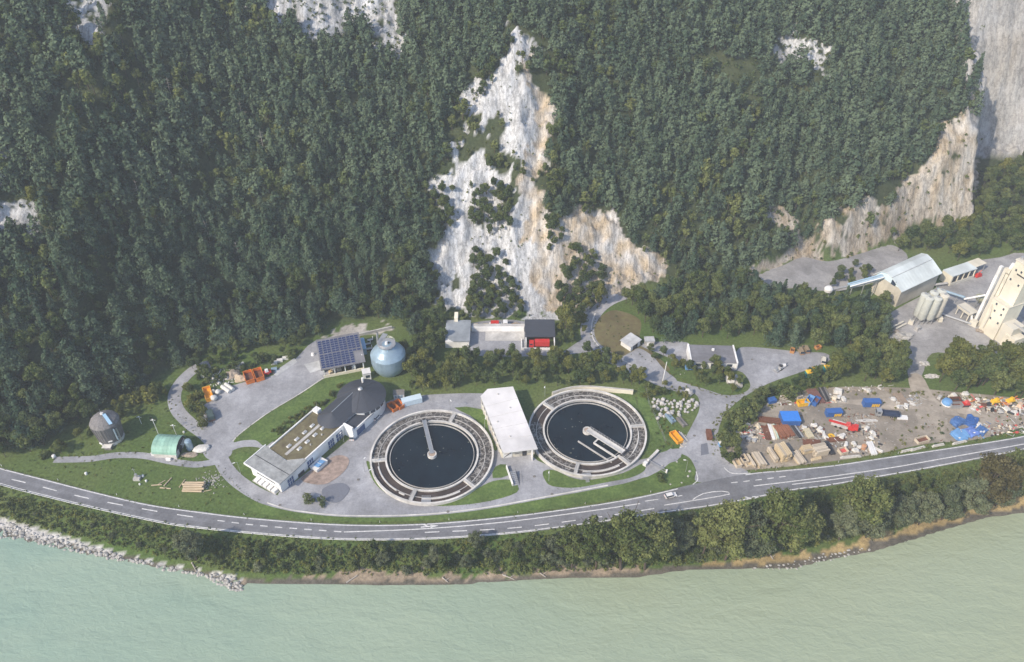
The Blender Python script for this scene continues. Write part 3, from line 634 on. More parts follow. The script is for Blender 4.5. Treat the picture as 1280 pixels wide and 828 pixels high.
def broadleaf(seed, h, rad, nleaf, size, lobes=13, base=0.28, flat=1.0):
    rng = np.random.default_rng(seed); P = []; Nn = []; T = []; cz = h * (base + 1) / 2; rz = h * (1 - base) / 2
    C = []
    for i in range(lobes):
        d = rng.normal(size=3); d /= np.linalg.norm(d); q = rng.uniform(0.35, 0.78)
        C.append((d[0] * rad * q, d[1] * rad * q, cz + d[2] * rz * q * 0.95, rad * rng.uniform(0.22, 0.46) * (13 / max(13, lobes)) ** 0.4, rng.uniform(-0.2, 0.2)))
    C.append((0, 0, cz + rz * 0.55, rad * 0.42, 0.1)); C.append((0, 0, cz, rad * 0.5, -0.1))
    per = nleaf // len(C)
    for x, y, z, lr, tn in C:
        d = rng.normal(size=(per, 3)); d /= np.linalg.norm(d, axis=1, keepdims=True)
        d2 = d * (lr * rng.uniform(0.55, 1.0, per) ** 0.6 * (1 + 0.25 * np.sin(d[:, 0] * 5 + tn * 30) * np.cos(d[:, 1] * 4 + tn * 50)))[:, None]
        P.append(np.array([x, y, z]) + d2 * np.array([1, 1, 0.85 * flat])); Nn.append(d * 0.9 + rng.normal(size=(per, 3)) * 0.45)
        T.append(np.clip(0.42 + tn + rng.normal(size=per) * 0.15, 0, 1))
    P = np.concatenate(P); k = P[:, 2] > 0.1; V, F = leaf_tris(P[k], np.concatenate(Nn)[k], size, rng)
    return V, F, np.repeat(np.concatenate(T)[k], 3)
def trunk_mesh(name, h, r, kind, seed, m_=None):
    rng = random.Random(seed); m = MB(); m_ = m_ or bark; x = y = 0; p = Vector((0, 0, -0.6)); n = 4
    for i in range(n):
        q = Vector((p.x + rng.uniform(-.02, .02) * h, p.y + rng.uniform(-.02, .02) * h, h * (i + 1) / n * (0.95 if kind == 'c' else 0.62)))
        m.cyl(p, q, r * (1 - i / n * .8), m_, 7, r * (1 - (i + 1) / n * .8), caps=False); p = q
    for i in range(6 if kind == 'b' else 8):
        f = rng.uniform(0.3, 0.8); a = rng.uniform(0, 6.28); z = h * f * (0.7 if kind == 'b' else 1); L = h * (0.28 if kind == 'b' else 0.16)
        m.cyl((0, 0, z), (math.cos(a) * L, math.sin(a) * L, z + L * (0.8 if kind == 'b' else 0.05)), r * .35, m_, 5, r * .12, caps=False)
    return m.mesh(name)
# --- shared meshes of each sort, made once: (crown, trunk, height)
def sort(kind, n, seed, mat, h, rad, nl, size, **kw):
    o = []
    for i in range(n):
        rng = random.Random(seed + i); hh = h * rng.uniform(0.9, 1.1); rr = rad * rng.uniform(0.88, 1.12)
        V, F, T = (conifer if kind == 'c' else broadleaf)(seed + i, hh, rr, nl, size, **kw)
        o.append((np_mesh('crown', V, F, [mat], tint=T), trunk_mesh('trunk', hh, 0.017 * hh, kind, seed + i), hh))
    return o
PINE = sort('c', 7, 100, leaf_pine, 11.0, 3.6, 1900, 0.42, round_=0.5, base=0.22)
SPRUCE = sort('c', 4, 150, leaf_pine, 14, 2.9, 1700, 0.40, round_=0.9, base=0.08)
DARKB = sort('b', 5, 200, leaf_dark, 10, 3.3, 2000, 0.34)
MIDB = sort('b', 6, 230, leaf_mid, 9, 3.1, 2000, 0.32)
LITB = sort('b', 4, 260, leaf_lit, 8, 2.7, 1800, 0.30)
BIGB = sort('b', 4, 300, leaf_bank, 18, 6.0, 9000, 0.30, lobes=34, base=0.10)
BIGGREY = sort('b', 3, 320, leaf_grey, 16, 5.8, 8500, 0.29, lobes=32, base=0.08)
BIGBROWN = sort('b', 2, 340, leaf_brown, 17, 6.0, 8500, 0.29, lobes=32, base=0.10)
BUSH = sort('b', 4, 400, leaf_mid, 3.0, 2.0, 600, 0.24, lobes=7, base=-0.3)
BUSHD = sort('b', 3, 420, leaf_dark, 3.2, 2.1, 600, 0.24, lobes=7, base=-0.3)
BUSHL = sort('b', 3, 440, leaf_lit, 2.6, 1.8, 520, 0.22, lobes=7, base=-0.3)
BUSHG = sort('b', 3, 460, leaf_grey, 3.6, 2.4, 700, 0.25, lobes=8, base=-0.3)
COUNT = {}
def plant(name, cat, label, group, sort_, x, y, z, h, rng, wide=1.0, crown='crown'):
    c, t, hh = sort_[rng.randrange(len(sort_))]; s = h / hh
    o = thing(name, label, cat, (x, y, z), rng.uniform(0, 6.28), group)
    a = link('crown' if cat == 'tree' else 'foliage', c, o); b = link('trunk' if cat == 'tree' else 'stem', t, o)
    o.scale = (s * wide, s * wide, s); COUNT[name] = COUNT.get(name, 0) + 1; return o
def scatter(poly, sp, seed, z0=None, ybox=None):
    """jittered planting spots of the ground inside a photographed outline"""
    W = [hit(u, v) if not z0 else G(u, v) for u, v in poly]
    x0, x1 = min(p.x for p in W) - 3, max(p.x for p in W) + 3; y0, y1 = min(p.y for p in W) - 3, max(p.y for p in W) + 3
    rng = np.random.default_rng(seed); X, Y = np.meshgrid(np.arange(x0, x1, sp), np.arange(y0, y1, sp)); X[1::2] += sp / 2
    X = X + rng.uniform(-.42, .42, X.shape) * sp; Y = Y + rng.uniform(-.42, .42, X.shape) * sp; X = X.ravel(); Y = Y.ravel()
    Z = height(X, Y); u, v = PX(X, Y, Z); k = inside(poly, u, v); return list(zip(X[k], Y[k], Z[k]))
# --- the mountain forest
sx, sy = 4.7, 4.15
X, Y = np.meshgrid(np.arange(-330, 256, sx), np.arange(185, 470, sy)); X[1::2] += sx / 2
X = X + RNG.uniform(-.45, .45, X.shape) * sx; Y = Y + RNG.uniform(-.45, .45, X.shape) * sy; X = X.ravel(); Y = Y.ravel()
Z = height(X, Y); u, v = PX(X, Y, Z); D = Y - np.interp(X, TOEX, TOEY)
ju = u + 22 * (fbm(X * 0.13, Y * 0.13, 51, 5) - .5) * 2; jv = v + 20 * (fbm(X * 0.13, Y * 0.13, 61, 5) - .5) * 2
ok = (D > 1.5) & (u > -45) & (u < 1310) & (v > -60) & (X < XEND + 5 + 12 * np.clip((Y - 330) / 70, 0, 1) - Z / 9)
LANDT = [(647, 24), (660, 48), (670, 100), (672, 122), (693, 140), (696, 166), (683, 184), (684, 215), (682, 254), (704, 270), (735, 276), (762, 264), (772, 292), (811, 314), (842, 326), (840, 366), (760, 392), (690, 400), (552, 400), (533, 326), (550, 290), (554, 256), (541, 236), (564, 212), (574, 164), (584, 118), (598, 98), (622, 84), (638, 56)]
bare = inside(LANDT, ju, jv)
CLUMP = [[(586, 238), (612, 234), (640, 236), (640, 290), (614, 298), (590, 286)], [(536, 245), (566, 238), (570, 290), (545, 300), (532, 280)], [(686, 190), (708, 196), (710, 262), (704, 312), (684, 316), (680, 270)],
         [(712, 312), (740, 320), (756, 350), (752, 384), (700, 390), (690, 370), (704, 340)], [(584, 322), (612, 318), (640, 340), (655, 372), (652, 396), (582, 396), (590, 360)], [(596, 90), (622, 80), (612, 120), (596, 128)], [(610, 200), (628, 205), (625, 220), (612, 215)]]
cl = np.zeros(len(X), bool) | (bare & (u < 655) & (v < 330) & (fbm(X * 0.12, Y * 0.09, 93, 4) > 0.60) & (RNG.uniform(size=len(X)) < .7))
edge = bare & ~(inside(LANDT, ju + 10, jv) & inside(LANDT, ju - 10, jv) & inside(LANDT, ju, jv + 10) & inside(LANDT, ju, jv - 10)); cl |= edge & (RNG.uniform(size=len(X)) < .38)
for c in CLUMP: cl |= inside(c, u, v)
qw = inside(QWALL, ju, jv) | inside([(1036, 327), (1112, 300), (1160, 262), (1218, 180), (1218, 260), (1120, 318)], ju, jv)
ob = np.zeros(len(X), bool)
for o in OUT: ob |= inside(o, ju, jv)
ob |= inside([(404, 424), (414, 405), (494, 400), (492, 420)], u, v)
sparse = (inside([(820, 80), (920, 60), (1040, 40), (1060, 100), (960, 130), (860, 140)], u, v) | inside([(60, 130), (110, 100), (150, 120), (160, 170), (60, 190)], u, v)) & (RNG.uniform(size=len(X)) < 0.5)
gap = fbm(X * 0.06, Y * 0.06, 171, 3) < 0.17
ok &= ~((bare & ~cl) | (qw & (RNG.uniform(size=len(X)) > 0.05)) | ob | sparse | gap)
X, Y, Z, u, v, D, cl, bare = [a[ok] for a in (X, Y, Z, u, v, D, cl, bare)]
leafy = fbm(X * 0.024, Y * 0.024, 181, 3); near = np.hypot(X, Y)
isb = (leafy > 0.56) & (RNG.uniform(size=len(X)) < 0.5) | (RNG.uniform(size=len(X)) < 0.08) | (D < 22) & (RNG.uniform(size=len(X)) < 0.45) | (u < 150) & (v > 260) & (RNG.uniform(size=len(X)) < 0.3) | (cl & bare)
H = RNG.uniform(7.0, 15.5, len(X)) * (0.78 + 0.44 * fbm(X * 0.04, Y * 0.04, 191, 2)); H[isb] *= 0.72; H[cl & bare] *= 0.62
order = np.argsort(near); rr = random.Random(5); npine = nb = 0; rest = []
for i in order:
    side = 'left' if u[i] < 640 else 'right'
    if cl[i] and bare[i] and nb < 110:
        plant('broadleaf_tree', 'tree', 'small leafy tree rooted on the bare pale rock of the landslide', 'leafy trees on the landslide rock', MIDB if rr.random() < .6 else LITB, X[i], Y[i], Z[i], H[i] * .9, rr); nb += 1
    elif not isb[i] and npine < 295:
        plant('pine_tree', 'tree', 'dark grey-green pine at the foot of the forest %s of the landslide' % side, 'pines at the foot of the %s slope' % side, SPRUCE if rr.random() < .2 else PINE, X[i], Y[i], Z[i], H[i], rr); npine += 1
    elif isb[i] and nb < 170:
        plant('broadleaf_tree', 'tree', 'round leafy tree among the pines at the foot of the %s slope' % side, 'leafy trees among the %s slope pines' % side, DARKB if rr.random() < .6 else MIDB, X[i], Y[i], Z[i], H[i], rr); nb += 1
    else: rest.append(i)
# all the others of the mass: one object of real leaves and trunks
FV = [conifer(500 + i, 10.6, rad_, 440, 0.64, round_=ro_, base=0.22) for i, (rad_, ro_) in enumerate([(3.7, .42), (3.4, .5), (3.9, .38), (3.3, .62), (3.6, .46), (3.1, .7), (3.8, .5), (3.5, .4), (3.2, .55), (4.0, .45)])] + [conifer(520 + i, 13, 2.9, 440, 0.6, round_=0.85, base=0.1) for i in range(4)]
FB = [broadleaf(540 + i, 9, 3.0, 340, 0.62, lobes=9) for i in range(4)]
tv = tube((0, 0, -0.5), (0, 0, 9), 0.22, 0.08, 5); TV = np.array(tv.v); TF = np.array([f for f in tv.f])
TF3 = np.concatenate([TF[:, [0, 1, 2]], TF[:, [0, 2, 3]]])
VV = []; FF = []; TT = []; MI = []; base = 0; rg = np.random.default_rng(3)
for i in rest:
    V0, F0, T0 = FB[rg.integers(len(FB))] if isb[i] else FV[rg.integers(len(FV))]
    s = H[i] / (9.0 if isb[i] else 11.4) * .95; a = rg.uniform(0, 6.28); ca, sa = math.cos(a) * s, math.sin(a) * s
    tj = rg.uniform(-.30, .34); sw = rg.uniform(.78, 1.22); lf = leafy[i] + rg.uniform(-.06, .06)
    for VA, FA, TA, mi in ((V0, F0, T0, (1 if lf < .60 else 2) if isb[i] else 0), (TV, TF3, np.zeros(len(TV)), 3)):
        VV.append(np.stack([(VA[:, 0] * ca - VA[:, 1] * sa) * sw + X[i], (VA[:, 0] * sa + VA[:, 1] * ca) * sw + Y[i], VA[:, 2] * s + Z[i]], 1)); FF.append(FA + base); base += len(VA)
        TT.append(np.clip(TA + tj if mi < 3 else TA, 0, 1)); MI.append(np.full(len(FA), mi))
o = link('forest', np_mesh('forest', np.concatenate(VV), np.concatenate(FF), [leaf_pine, leaf_dark, leaf_mid, bark], np.concatenate(MI), np.concatenate(TT))); stuff(o)
print('forest rest', len(rest), 'pines', npine, 'leafy', nb)
# --- bare dead trees between the pines
dm = []
for i in range(3):
    m = MB(); rng = random.Random(60 + i); m.cyl((0, 0, -.5), (0.2, 0.1, 11), .16, deadbark, 6, .04)
    for k in range(22):
        z = rng.uniform(3, 10.5); a = rng.uniform(0, 6.28); L = (11.5 - z) * .35 + .5; m.cyl((0, 0, z), (math.cos(a) * L, math.sin(a) * L, z + rng.uniform(-.2, .9)), .06, deadbark, 4, .02, caps=False)
    dm.append(m.mesh('dead_tree'))
for i, (pu, pv) in enumerate([(214, 120), (176, 250), (222, 240), (262, 300), (305, 156), (14, 130), (252, 345), (845, 60), (96, 240), (330, 190), (480, 215), (300, 325)]):
    p = hit(pu, pv); tag(link('dead_tree', dm[i % 3], None, p, i * 1.3, 0.8 + 0.05 * (i % 5)), 'bare grey dead tree standing between the dark pines on the slope', 'tree', 'dead trees in the forest')
# --- single standouts
for pu, pv, h, lab in [(48, 262, 11, 'bright yellow-green tree above the grey outcrop at the left edge'), (62, 266, 8, 'smaller yellowish tree right of the bright yellow-green one at the left edge')]:
    p = hit(pu, pv); plant('yellow_green_tree', 'tree', lab, None, LITB, p.x, p.y, p.z, h, rr)
p = hit(415, 166); plant('broadleaf_tree', 'tree', 'big round deep green tree alone among the pines high on the left slope', None, DARKB, p.x, p.y, p.z, 12, rr, 1.25)
# --- woods and belts on the valley floor: outline, spacing, height range, sorts, label, group
BELT = [
 ([(516, 492), (510, 462), (545, 452), (575, 446), (640, 449), (700, 449), (735, 444), (775, 460), (800, 475), (802, 484), (760, 483), (700, 484), (660, 484), (640, 480), (600, 484), (596, 489), (545, 490)], 3.9, (5.5, 9.8), [MIDB, LITB, DARKB, LITB, MIDB], 'leafy tree in the dense belt between the fire training yard and the two round tanks', 'trees of the belt behind the tanks'),
 ([(500, 448), (520, 425), (555, 415), (556, 440), (540, 452), (520, 462), (512, 480), (505, 470)], 3.8, (5, 9), [DARKB, MIDB], 'dark leafy tree between the digester dome and the fire training yard', 'trees beside the digester'),
 ([(492, 404), (556, 396), (560, 402), (555, 415), (520, 425), (500, 424)], 4.5, (7, 10), [DARKB, PINE], 'tree behind the digester dome at the foot of the slope', 'trees behind the digester'),
 ([(690, 398), (735, 388), (732, 405), (735, 424), (720, 430), (697, 436), (695, 410)], 3.8, (5, 8.5), [MIDB, LITB], 'leafy tree between the grey-roofed shelter and the upper road', 'trees right of the shelter'),
 ([(778, 380), (800, 372), (850, 362), (930, 360), (985, 376), (1035, 386), (1092, 376), (1110, 388), (1108, 412), (1112, 428), (1040, 436), (1000, 434), (940, 430), (925, 424), (860, 425), (828, 424), (805, 410), (792, 398)], 4.7, (8.5, 13.5), [MIDB, DARKB, MIDB, PINE, SPRUCE, PINE, MIDB], 'tall tree of the wood between the long white house and the quarry floor', 'trees of the wood below the quarry'),
 ([(800, 434), (812, 436), (835, 448), (858, 460), (905, 464), (918, 468), (930, 490), (915, 493), (880, 485), (850, 472), (832, 462), (816, 450)], 3.6, (4, 7.5), [MIDB, DARKB, LITB], 'leafy tree in front of the long white house', 'trees in front of the white house'),
 ([(798, 488), (812, 482), (850, 486), (862, 492), (868, 497), (815, 500), (822, 522), (836, 545), (826, 548), (812, 520)], 3.4, (2.6, 4.6), [BUSH, LITB, BUSHL], 'bush round the heap of white boulders', 'bushes round the boulder heap'),
 ([(888, 556), (902, 532), (925, 508), (958, 490), (1000, 474), (1040, 462), (1044, 480), (1005, 490), (965, 504), (930, 528), (912, 550), (900, 562)], 3.2, (4.5, 8), [MIDB, DARKB, BUSH], 'leafy tree in the hedge row along the upper side of the storage yard', 'hedge row of the storage yard'),
 ([(1038, 455), (1058, 440), (1100, 436), (1132, 450), (1136, 478), (1130, 488), (1080, 482), (1040, 478)], 4.6, (9.5, 13.5), [MIDB, MIDB, LITB], 'broad leafy tree between the gravel house lot and the storage yard', 'trees left of the yard entrance'),
 ([(1162, 482), (1166, 458), (1180, 446), (1220, 446), (1290, 448), (1290, 500), (1240, 502), (1200, 494)], 4.6, (10, 15), [MIDB, LITB, LITB], 'sunlit leafy tree in front of the cream quarry tower', 'trees in front of the quarry tower'),
 ([(1118, 318), (1135, 302), (1170, 290), (1200, 280), (1219, 258), (1226, 228), (1290, 200), (1290, 318), (1245, 316), (1210, 325), (1185, 328), (1150, 318)], 5.4, (8, 12), [MIDB, DARKB, MIDB, LITB], 'hazy green tree in the valley behind the quarry plant', 'trees behind the quarry plant'),
 ([(1034, 350), (1060, 334), (1090, 336), (1100, 350), (1070, 360), (1040, 362)], 4.2, (4, 7), [MIDB, DARKB], 'small tree between the quarry floor and the conveyor', 'trees by the conveyor'),
 ([(238, 478), (246, 488), (256, 512), (266, 540), (256, 536), (242, 520), (234, 500)], 3.0, (3, 5), [BUSH, MIDB, BUSHL], 'bush between the curving lane and the upper lot', 'bushes by the curving lane'),
 ([(240, 470), (270, 452), (330, 444), (385, 430), (380, 442), (345, 458), (300, 470), (268, 482), (250, 492)], 3.6, (2.5, 5.5), [BUSH, MIDB, BUSHD], 'bush on the bank behind the orange skips of the upper lot', 'bushes behind the upper lot'),
 ([(50, 575), (70, 558), (120, 530), (160, 505), (205, 482), (225, 478), (212, 500), (190, 510), (140, 530), (100, 552), (75, 574)], 4.0, (3, 7), [BUSH, MIDB, LITB, BUSHL], 'yellow-green bush at the edge of the meadow left of the green-roofed hut', 'bushes at the meadow edge'),
 ([(338, 540), (352, 530), (395, 504), (428, 480), (436, 484), (405, 508), (360, 540), (344, 550)], 2.0, (1.4, 2.3), [BUSH, BUSHL, BUSHD], 'low rounded shrub in the hedge on the lawn above the flat-roofed hall', 'hedge shrubs above the hall'),
 ([(900, 572), (908, 548), (924, 552), (926, 580), (914, 584)], 3.2, (4.5, 7), [MIDB], 'bright leafy tree at the left end of the timber stacks', 'trees at the end of the timber stacks'),
 ([(232, 452), (300, 430), (372, 420), (405, 414), (398, 426), (350, 440), (270, 450), (240, 466)], 4.2, (4, 8), [DARKB, MIDB, DARKB], 'dark leafy tree on the bank above the upper lot', 'trees on the bank above the upper lot'),
 ([(-15, 574), (-15, 545), (60, 540), (110, 515), (150, 500), (110, 535), (60, 562), (20, 574)], 4.6, (6, 11), [DARKB, MIDB, MIDB], 'leafy tree at the forest edge left of the shingled hut', 'forest edge trees left of the hut'),
 ([(560, 398), (600, 394), (655, 394), (652, 401), (600, 402), (565, 402)], 3.6, (4, 7), [MIDB, DARKB], 'leafy tree directly behind the fire training yard wall', 'trees behind the yard wall'),
 ([(830, 362), (900, 352), (935, 346), (925, 358), (860, 366)], 4.4, (5, 9), [DARKB, MIDB, PINE], 'tree between the slope foot and the wood left of the quarry floor', 'trees at the slope foot left of the quarry floor'),
]
NAME_OF = {'trees of the belt behind the tanks': 'belt_tree', 'trees of the wood below the quarry': 'woodland_tree', 'hedge row of the storage yard': 'hedge_tree', 'trees behind the quarry plant': 'valley_tree', 'trees in front of the quarry tower': 'roadside_tree', 'trees left of the yard entrance': 'roadside_tree'}
for bi, (poly, sp, (h0, h1), sorts, lab, grp) in enumerate(BELT):
    sp *= 1.12
    rb = random.Random(900 + bi)
    for (x, y, z) in scatter(poly, sp, 40 + bi):
        s = rb.choice(sorts); shrub = s in (BUSH, BUSHD, BUSHL, BUSHG) or h1 < 5.1; con = s in (PINE, SPRUCE)
        nm = 'shrub' if shrub else ('spruce_tree' if con else NAME_OF.get(grp, 'leafy_tree')); l2 = lab
        if con: l2 = lab.replace('tall tree', 'pointed conifer') if 'tall tree' in lab else lab.replace('tree', 'conifer', 1)
        elif not shrub and 'tall tree' in lab: l2 = lab.replace('tall tree', 'round leafy tree')
        elif not shrub and 'bush' in lab: l2 = lab.replace('bush', 'small tree', 1)
        elif shrub and 'leafy tree' in lab: l2 = lab.replace('leafy tree', 'leafy shrub')
        h = rb.uniform(h0, h1); wd = 1.0 if not shrub else 1.0
        plant(nm, 'shrub' if shrub else 'tree', l2, grp + (', conifers' if con else '') + (', low ones' if shrub and not 'bush' in lab and not 'shrub' in lab else '') + (', taller ones' if not shrub and 'bush' in lab else ''), s, x, y, z, h, rb, wd)
for ci, c_ in enumerate(CLUMP):
    for (x, y, z) in scatter(c_, 3.5, 600 + ci):
        plant('slope_tree', 'tree', 'leafy tree in the dense green clumps on the pale landslide rock', 'green clumps on the landslide', rr.choice([MIDB, DARKB, DARKB]), x, y, z, rr.uniform(4.2, 8), rr)
# --- poplars, big bank trees: (base px, top px v, sort, width factor, label)
BIGT = [(714, 712, 660, BIGB, .9, 'slim leafy tree on the river bank left of the tallest bank trees'), (745, 712, 648, BIGB, .95, 'full leafy bank tree just left of the two tallest in mid picture'), (776, 712, 634, BIGB, .95, 'tallest leafy tree on the bank below the white car'), (806, 712, 644, BIGB, .9, 'tall leafy bank tree right of the tallest one below the white car'),
 (690, 708, 672, BIGGREY, .9, 'grey-leaved willow on the bank below the white building'), (668, 712, 668, BIGB, .7, 'narrow pale tree on the bank under the turning arrows'), (842, 694, 652, BIGGREY, .9, 'soft grey bank tree right of the gap below the white car'), (878, 694, 640, BIGB, .9, 'bank tree below the junction island'),
 (906, 700, 624, BIGB, .8, 'tall bank tree left of the dead white branch'), (934, 696, 634, BIGGREY, .85, 'bank tree beside the dead white branch'), (962, 694, 612, BIGB, .8, 'upright bank tree right of the dead white branch'), (988, 690, 634, BIGB, .85, 'spreading bank tree below the timber stacks'),
 (1048, 676, 630, BIGGREY, .9, 'grey bank tree left under the tall lone crown'), (1060, 668, 590, BIGB, .85, 'tall lone crown on the bank below the red crane lorry'), (1082, 672, 622, BIGGREY, .9, 'lower bank tree at the right foot of the tall lone crown'), (1120, 662, 622, BIGGREY, .9, 'first rounded grey willow right of the tall lone crown'), (1148, 656, 616, BIGGREY, .9, 'second rounded grey willow right of the tall lone crown'),
 (1176, 650, 610, BIGGREY, .9, 'third rounded grey willow right of the tall lone crown'), (1204, 644, 598, BIGGREY, .95, 'grey-green willow under the reddish bank tree'), (1222, 636, 566, BIGBROWN, .95, 'large bank tree with reddish turning leaves'), (1244, 632, 582, BIGGREY, .9, 'dull green bank tree right of the reddish one'), (1266, 622, 566, BIGB, .9, 'bright green bank tree at the right edge'), (1296, 614, 548, BIGB, .9, 'bank tree cut by the right edge of the picture'),
 (246, 700, 662, BIGGREY, .85, 'big grey-leaved willow on the left part of the river bank')]
def height_for(p, vt):
    lo, hi = 0.5, 60
    for _ in range(40):
        m_ = (lo + hi) / 2
        if PX(p.x, p.y, p.z + m_)[1] > vt: lo = m_
        else: hi = m_
    return lo
for pu, pv, vt, s, wd, lab in BIGT:
    p = hit(pu, pv); h = height_for(p, vt) * 1.02; plant('bank_tree', 'tree', lab, 'tall trees on the river bank', s, p.x, p.y, p.z, h, rr, min(1.12, wd * max(1.0, 13 / h)))
for pu, pv, vt, lab in [(749, 384, 352, 'slim poplar left of the bend of the upper road'), (706, 420, 378, 'tall pale leafy tree right of the grey-roofed shelter')]:
    p = hit(pu, pv); plant('poplar_tree', 'tree', lab, None, LITB, p.x, p.y, p.z, height_for(p, vt), rr, .6)
p = G(893, 463); plant('broadleaf_tree', 'tree', 'round green tree hiding the right half of the white house front', None, MIDB, p.x, p.y, 0, 8.5, rr)
for k, (pu, pv, lab) in enumerate([(387, 627, 'left one of two round bushes at the corner of the plant yard'), (404, 629, 'right one of two round bushes at the corner of the plant yard')]):
    p = G(pu, pv); plant('shrub', 'shrub', lab, None, BUSH if k == 0 else BUSHD, p.x, p.y, 0, 4.0, rr)
p = G(826, 600); plant('shrub', 'shrub', 'small bush beside the gate of the plant', None, BUSH, p.x, p.y, 0, 3.4, rr)
# bank scrub
rb = random.Random(77)
BANKP = [(-10, 622), (60, 640), (140, 658), (235, 672), (336, 684), (430, 690), (531, 688), (631, 682), (720, 676), (830, 660), (900, 648), (990, 632), (1060, 620), (1160, 602), (1290, 578), (1290, 618), (1180, 644), (1090, 668), (985, 690), (870, 702), (800, 710), (640, 714), (430, 716), (300, 714), (200, 692), (100, 668), (-10, 640)]
for (x, y, z) in scatter(BANKP, 4.1, 71):
    uu, vv_ = PX(x, y, z); f = rb.random()
    lft = 'left of the tallest bank trees' if uu < 700 else 'between the tall bank trees'
    if f < 0.45 or uu > 830 and f < .85: plant('bank_shrub', 'shrub', 'bushy shrub on the river bank ' + lft, 'bank shrubs ' + lft, rb.choice([BUSH, BUSHG, BUSHD, BUSHG]), x, y, z, rb.uniform(2.4, 4.4) * (1.0 if uu > 300 else .6), rb)
    else: plant('bank_sapling', 'tree', 'mid-sized leafy tree on the river bank ' + lft, 'bank trees ' + lft, rb.choice([MIDB, DARKB, MIDB, BIGGREY]), x, y, z, rb.uniform(5.0, 9.0) * (1.0 if uu > 430 else .55 if uu > 180 else .38), rb)
# scrub that nobody could count: low tufts on banks, verges, rock and quarry edges
TUFT = [broadleaf(700 + i, 1.2, 0.9, 46, 0.26, lobes=4, base=-0.4) for i in range(5)]
VV = []; FF = []; TT = []; MI = []; base = 0
def tufts(poly, sp, seed, lo, hi, mi, keep=1.0):
    global base
    for (x, y, z) in scatter(poly, sp, seed):
        if rg.random() > keep: continue
        V0, F0, T0 = TUFT[rg.integers(5)]; s = rg.uniform(lo, hi); a = rg.uniform(0, 6.28); ca, sa = math.cos(a) * s, math.sin(a) * s
        VV.append(np.stack([V0[:, 0] * ca - V0[:, 1] * sa + x, V0[:, 0] * sa + V0[:, 1] * ca + y, V0[:, 2] * s + z], 1)); FF.append(F0 + base); base += len(V0)
        TT.append(np.clip(T0 + rg.uniform(-.2, .2), 0, 1)); MI.append(np.full(len(F0), mi if rg.random() < .8 else (mi + 1) % 3))
BANK2 = [(-10, 614), (63, 630), (126, 645), (235, 667), (336, 677), (430, 682), (531, 681), (631, 675), (732, 663), (820, 650), (906, 637), (989, 621), (1034, 614), (1121, 599), (1290, 568), (1290, 618), (1180, 644), (1090, 668), (985, 690), (870, 704), (800, 712), (640, 718), (430, 719), (300, 716), (200, 696), (100, 672), (-10, 645)]
tufts(BANK2, 1.35, 201, .6, 1.6, 0)
tufts([(-10, 575), (60, 560), (220, 480), (250, 560), (300, 640), (180, 622), (60, 596), (-10, 578)], 3.4, 202, .25, .7, 1, .6)
tufts(LAND, 2.4, 203, .3, 1.1, 0, .26)
tufts([(905, 552), (930, 530), (1000, 492), (1130, 488), (1290, 503), (1290, 530), (1160, 556), (1040, 578), (918, 588)], 3.4, 223, .25, .9, 1, .4)
tufts([(-15, -15), (640, -15), (600, 110), (560, 230), (530, 390), (400, 405), (230, 440), (60, 556), (-15, 570)], 3.3, 221, .9, 2.2, 2, .75)
tufts([(655, -15), (1216, -15), (1214, 130), (1150, 200), (1000, 300), (850, 345), (760, 262), (700, 250), (690, 130)], 3.3, 222, .9, 2.2, 2, .75)
def fringe(line, sp, spread, lo, hi, mi):
    global base
    L = spline(GP(line), 8)
    for a_, b_ in zip(L[:-1], L[1:]):
        for k in range(max(1, int((b_ - a_).length / sp))):
            p_ = a_.lerp(b_, rg.random()); V0, F0, T0 = TUFT[rg.integers(5)]; s = rg.uniform(lo, hi); an = rg.uniform(0, 6.28); ca, sa = math.cos(an) * s, math.sin(an) * s
            x, y = p_.x + rg.normal() * spread, p_.y + rg.normal() * spread
            VV.append(np.stack([V0[:, 0] * ca - V0[:, 1] * sa + x, V0[:, 0] * sa + V0[:, 1] * ca + y, V0[:, 2] * s * .6 + 0.1], 1)); FF.append(F0 + base); base += len(V0); TT.append(np.clip(T0 + rg.uniform(-.2, .2), 0, 1)); MI.append(np.full(len(F0), mi))
fringe([(u_, v_ - 1.5) for u_, v_ in NORTH[:12]], .9, .5, .2, .5, 0); fringe([(u_, v_ - 2) for u_, v_ in NORTH[13:]], .8, .5, .2, .5, 1); fringe([(u_, v_ + 3) for u_, v_ in SOUTH], .6, .7, .3, .8, 0)
fringe([(458, 578), (466, 600), (480, 615), (506, 628), (545, 633), (600, 629), (646, 616)], .9, .25, .12, .3, 0); fringe([(292, 553), (302, 542), (336, 517), (375, 494), (404, 475)], .8, .3, .15, .35, 0)
fringe([(213, 497), (222, 517), (240, 536), (256, 556), (252, 578), (214, 574), (180, 567), (145, 567), (70, 572)], .8, .5, .15, .5, 1); fringe([(272, 582), (300, 612), (335, 632)], .8, .4, .15, .45, 0); fringe([(679, 590), (690, 608), (720, 610), (760, 603), (806, 588)], .9, .25, .12, .3, 0)
fringe([(918, 502), (897, 525), (890, 548), (896, 570)], .6, .6, .3, .9, 1); fringe([(836, 465), (860, 480), (905, 495), (930, 492)], .6, .5, .2, .7, 1); fringe([(744, 400), (741, 425), (757, 442), (800, 463)], .6, .5, .2, .6, 1)
tufts(QWALL, 3.6, 204, .6, 1.7, 0, .5)
tufts([(905, 560), (930, 532), (1005, 492), (1040, 486), (1040, 480), (990, 486), (930, 520), (896, 552)], 1.8, 205, .5, 1.2, 1)
tufts([(930, 588), (1040, 577), (1100, 567), (1160, 556), (1225, 549), (1290, 532), (1290, 542), (1200, 556), (1100, 571), (1040, 580), (938, 590)], 1.6, 206, .3, .9, 1, .8)
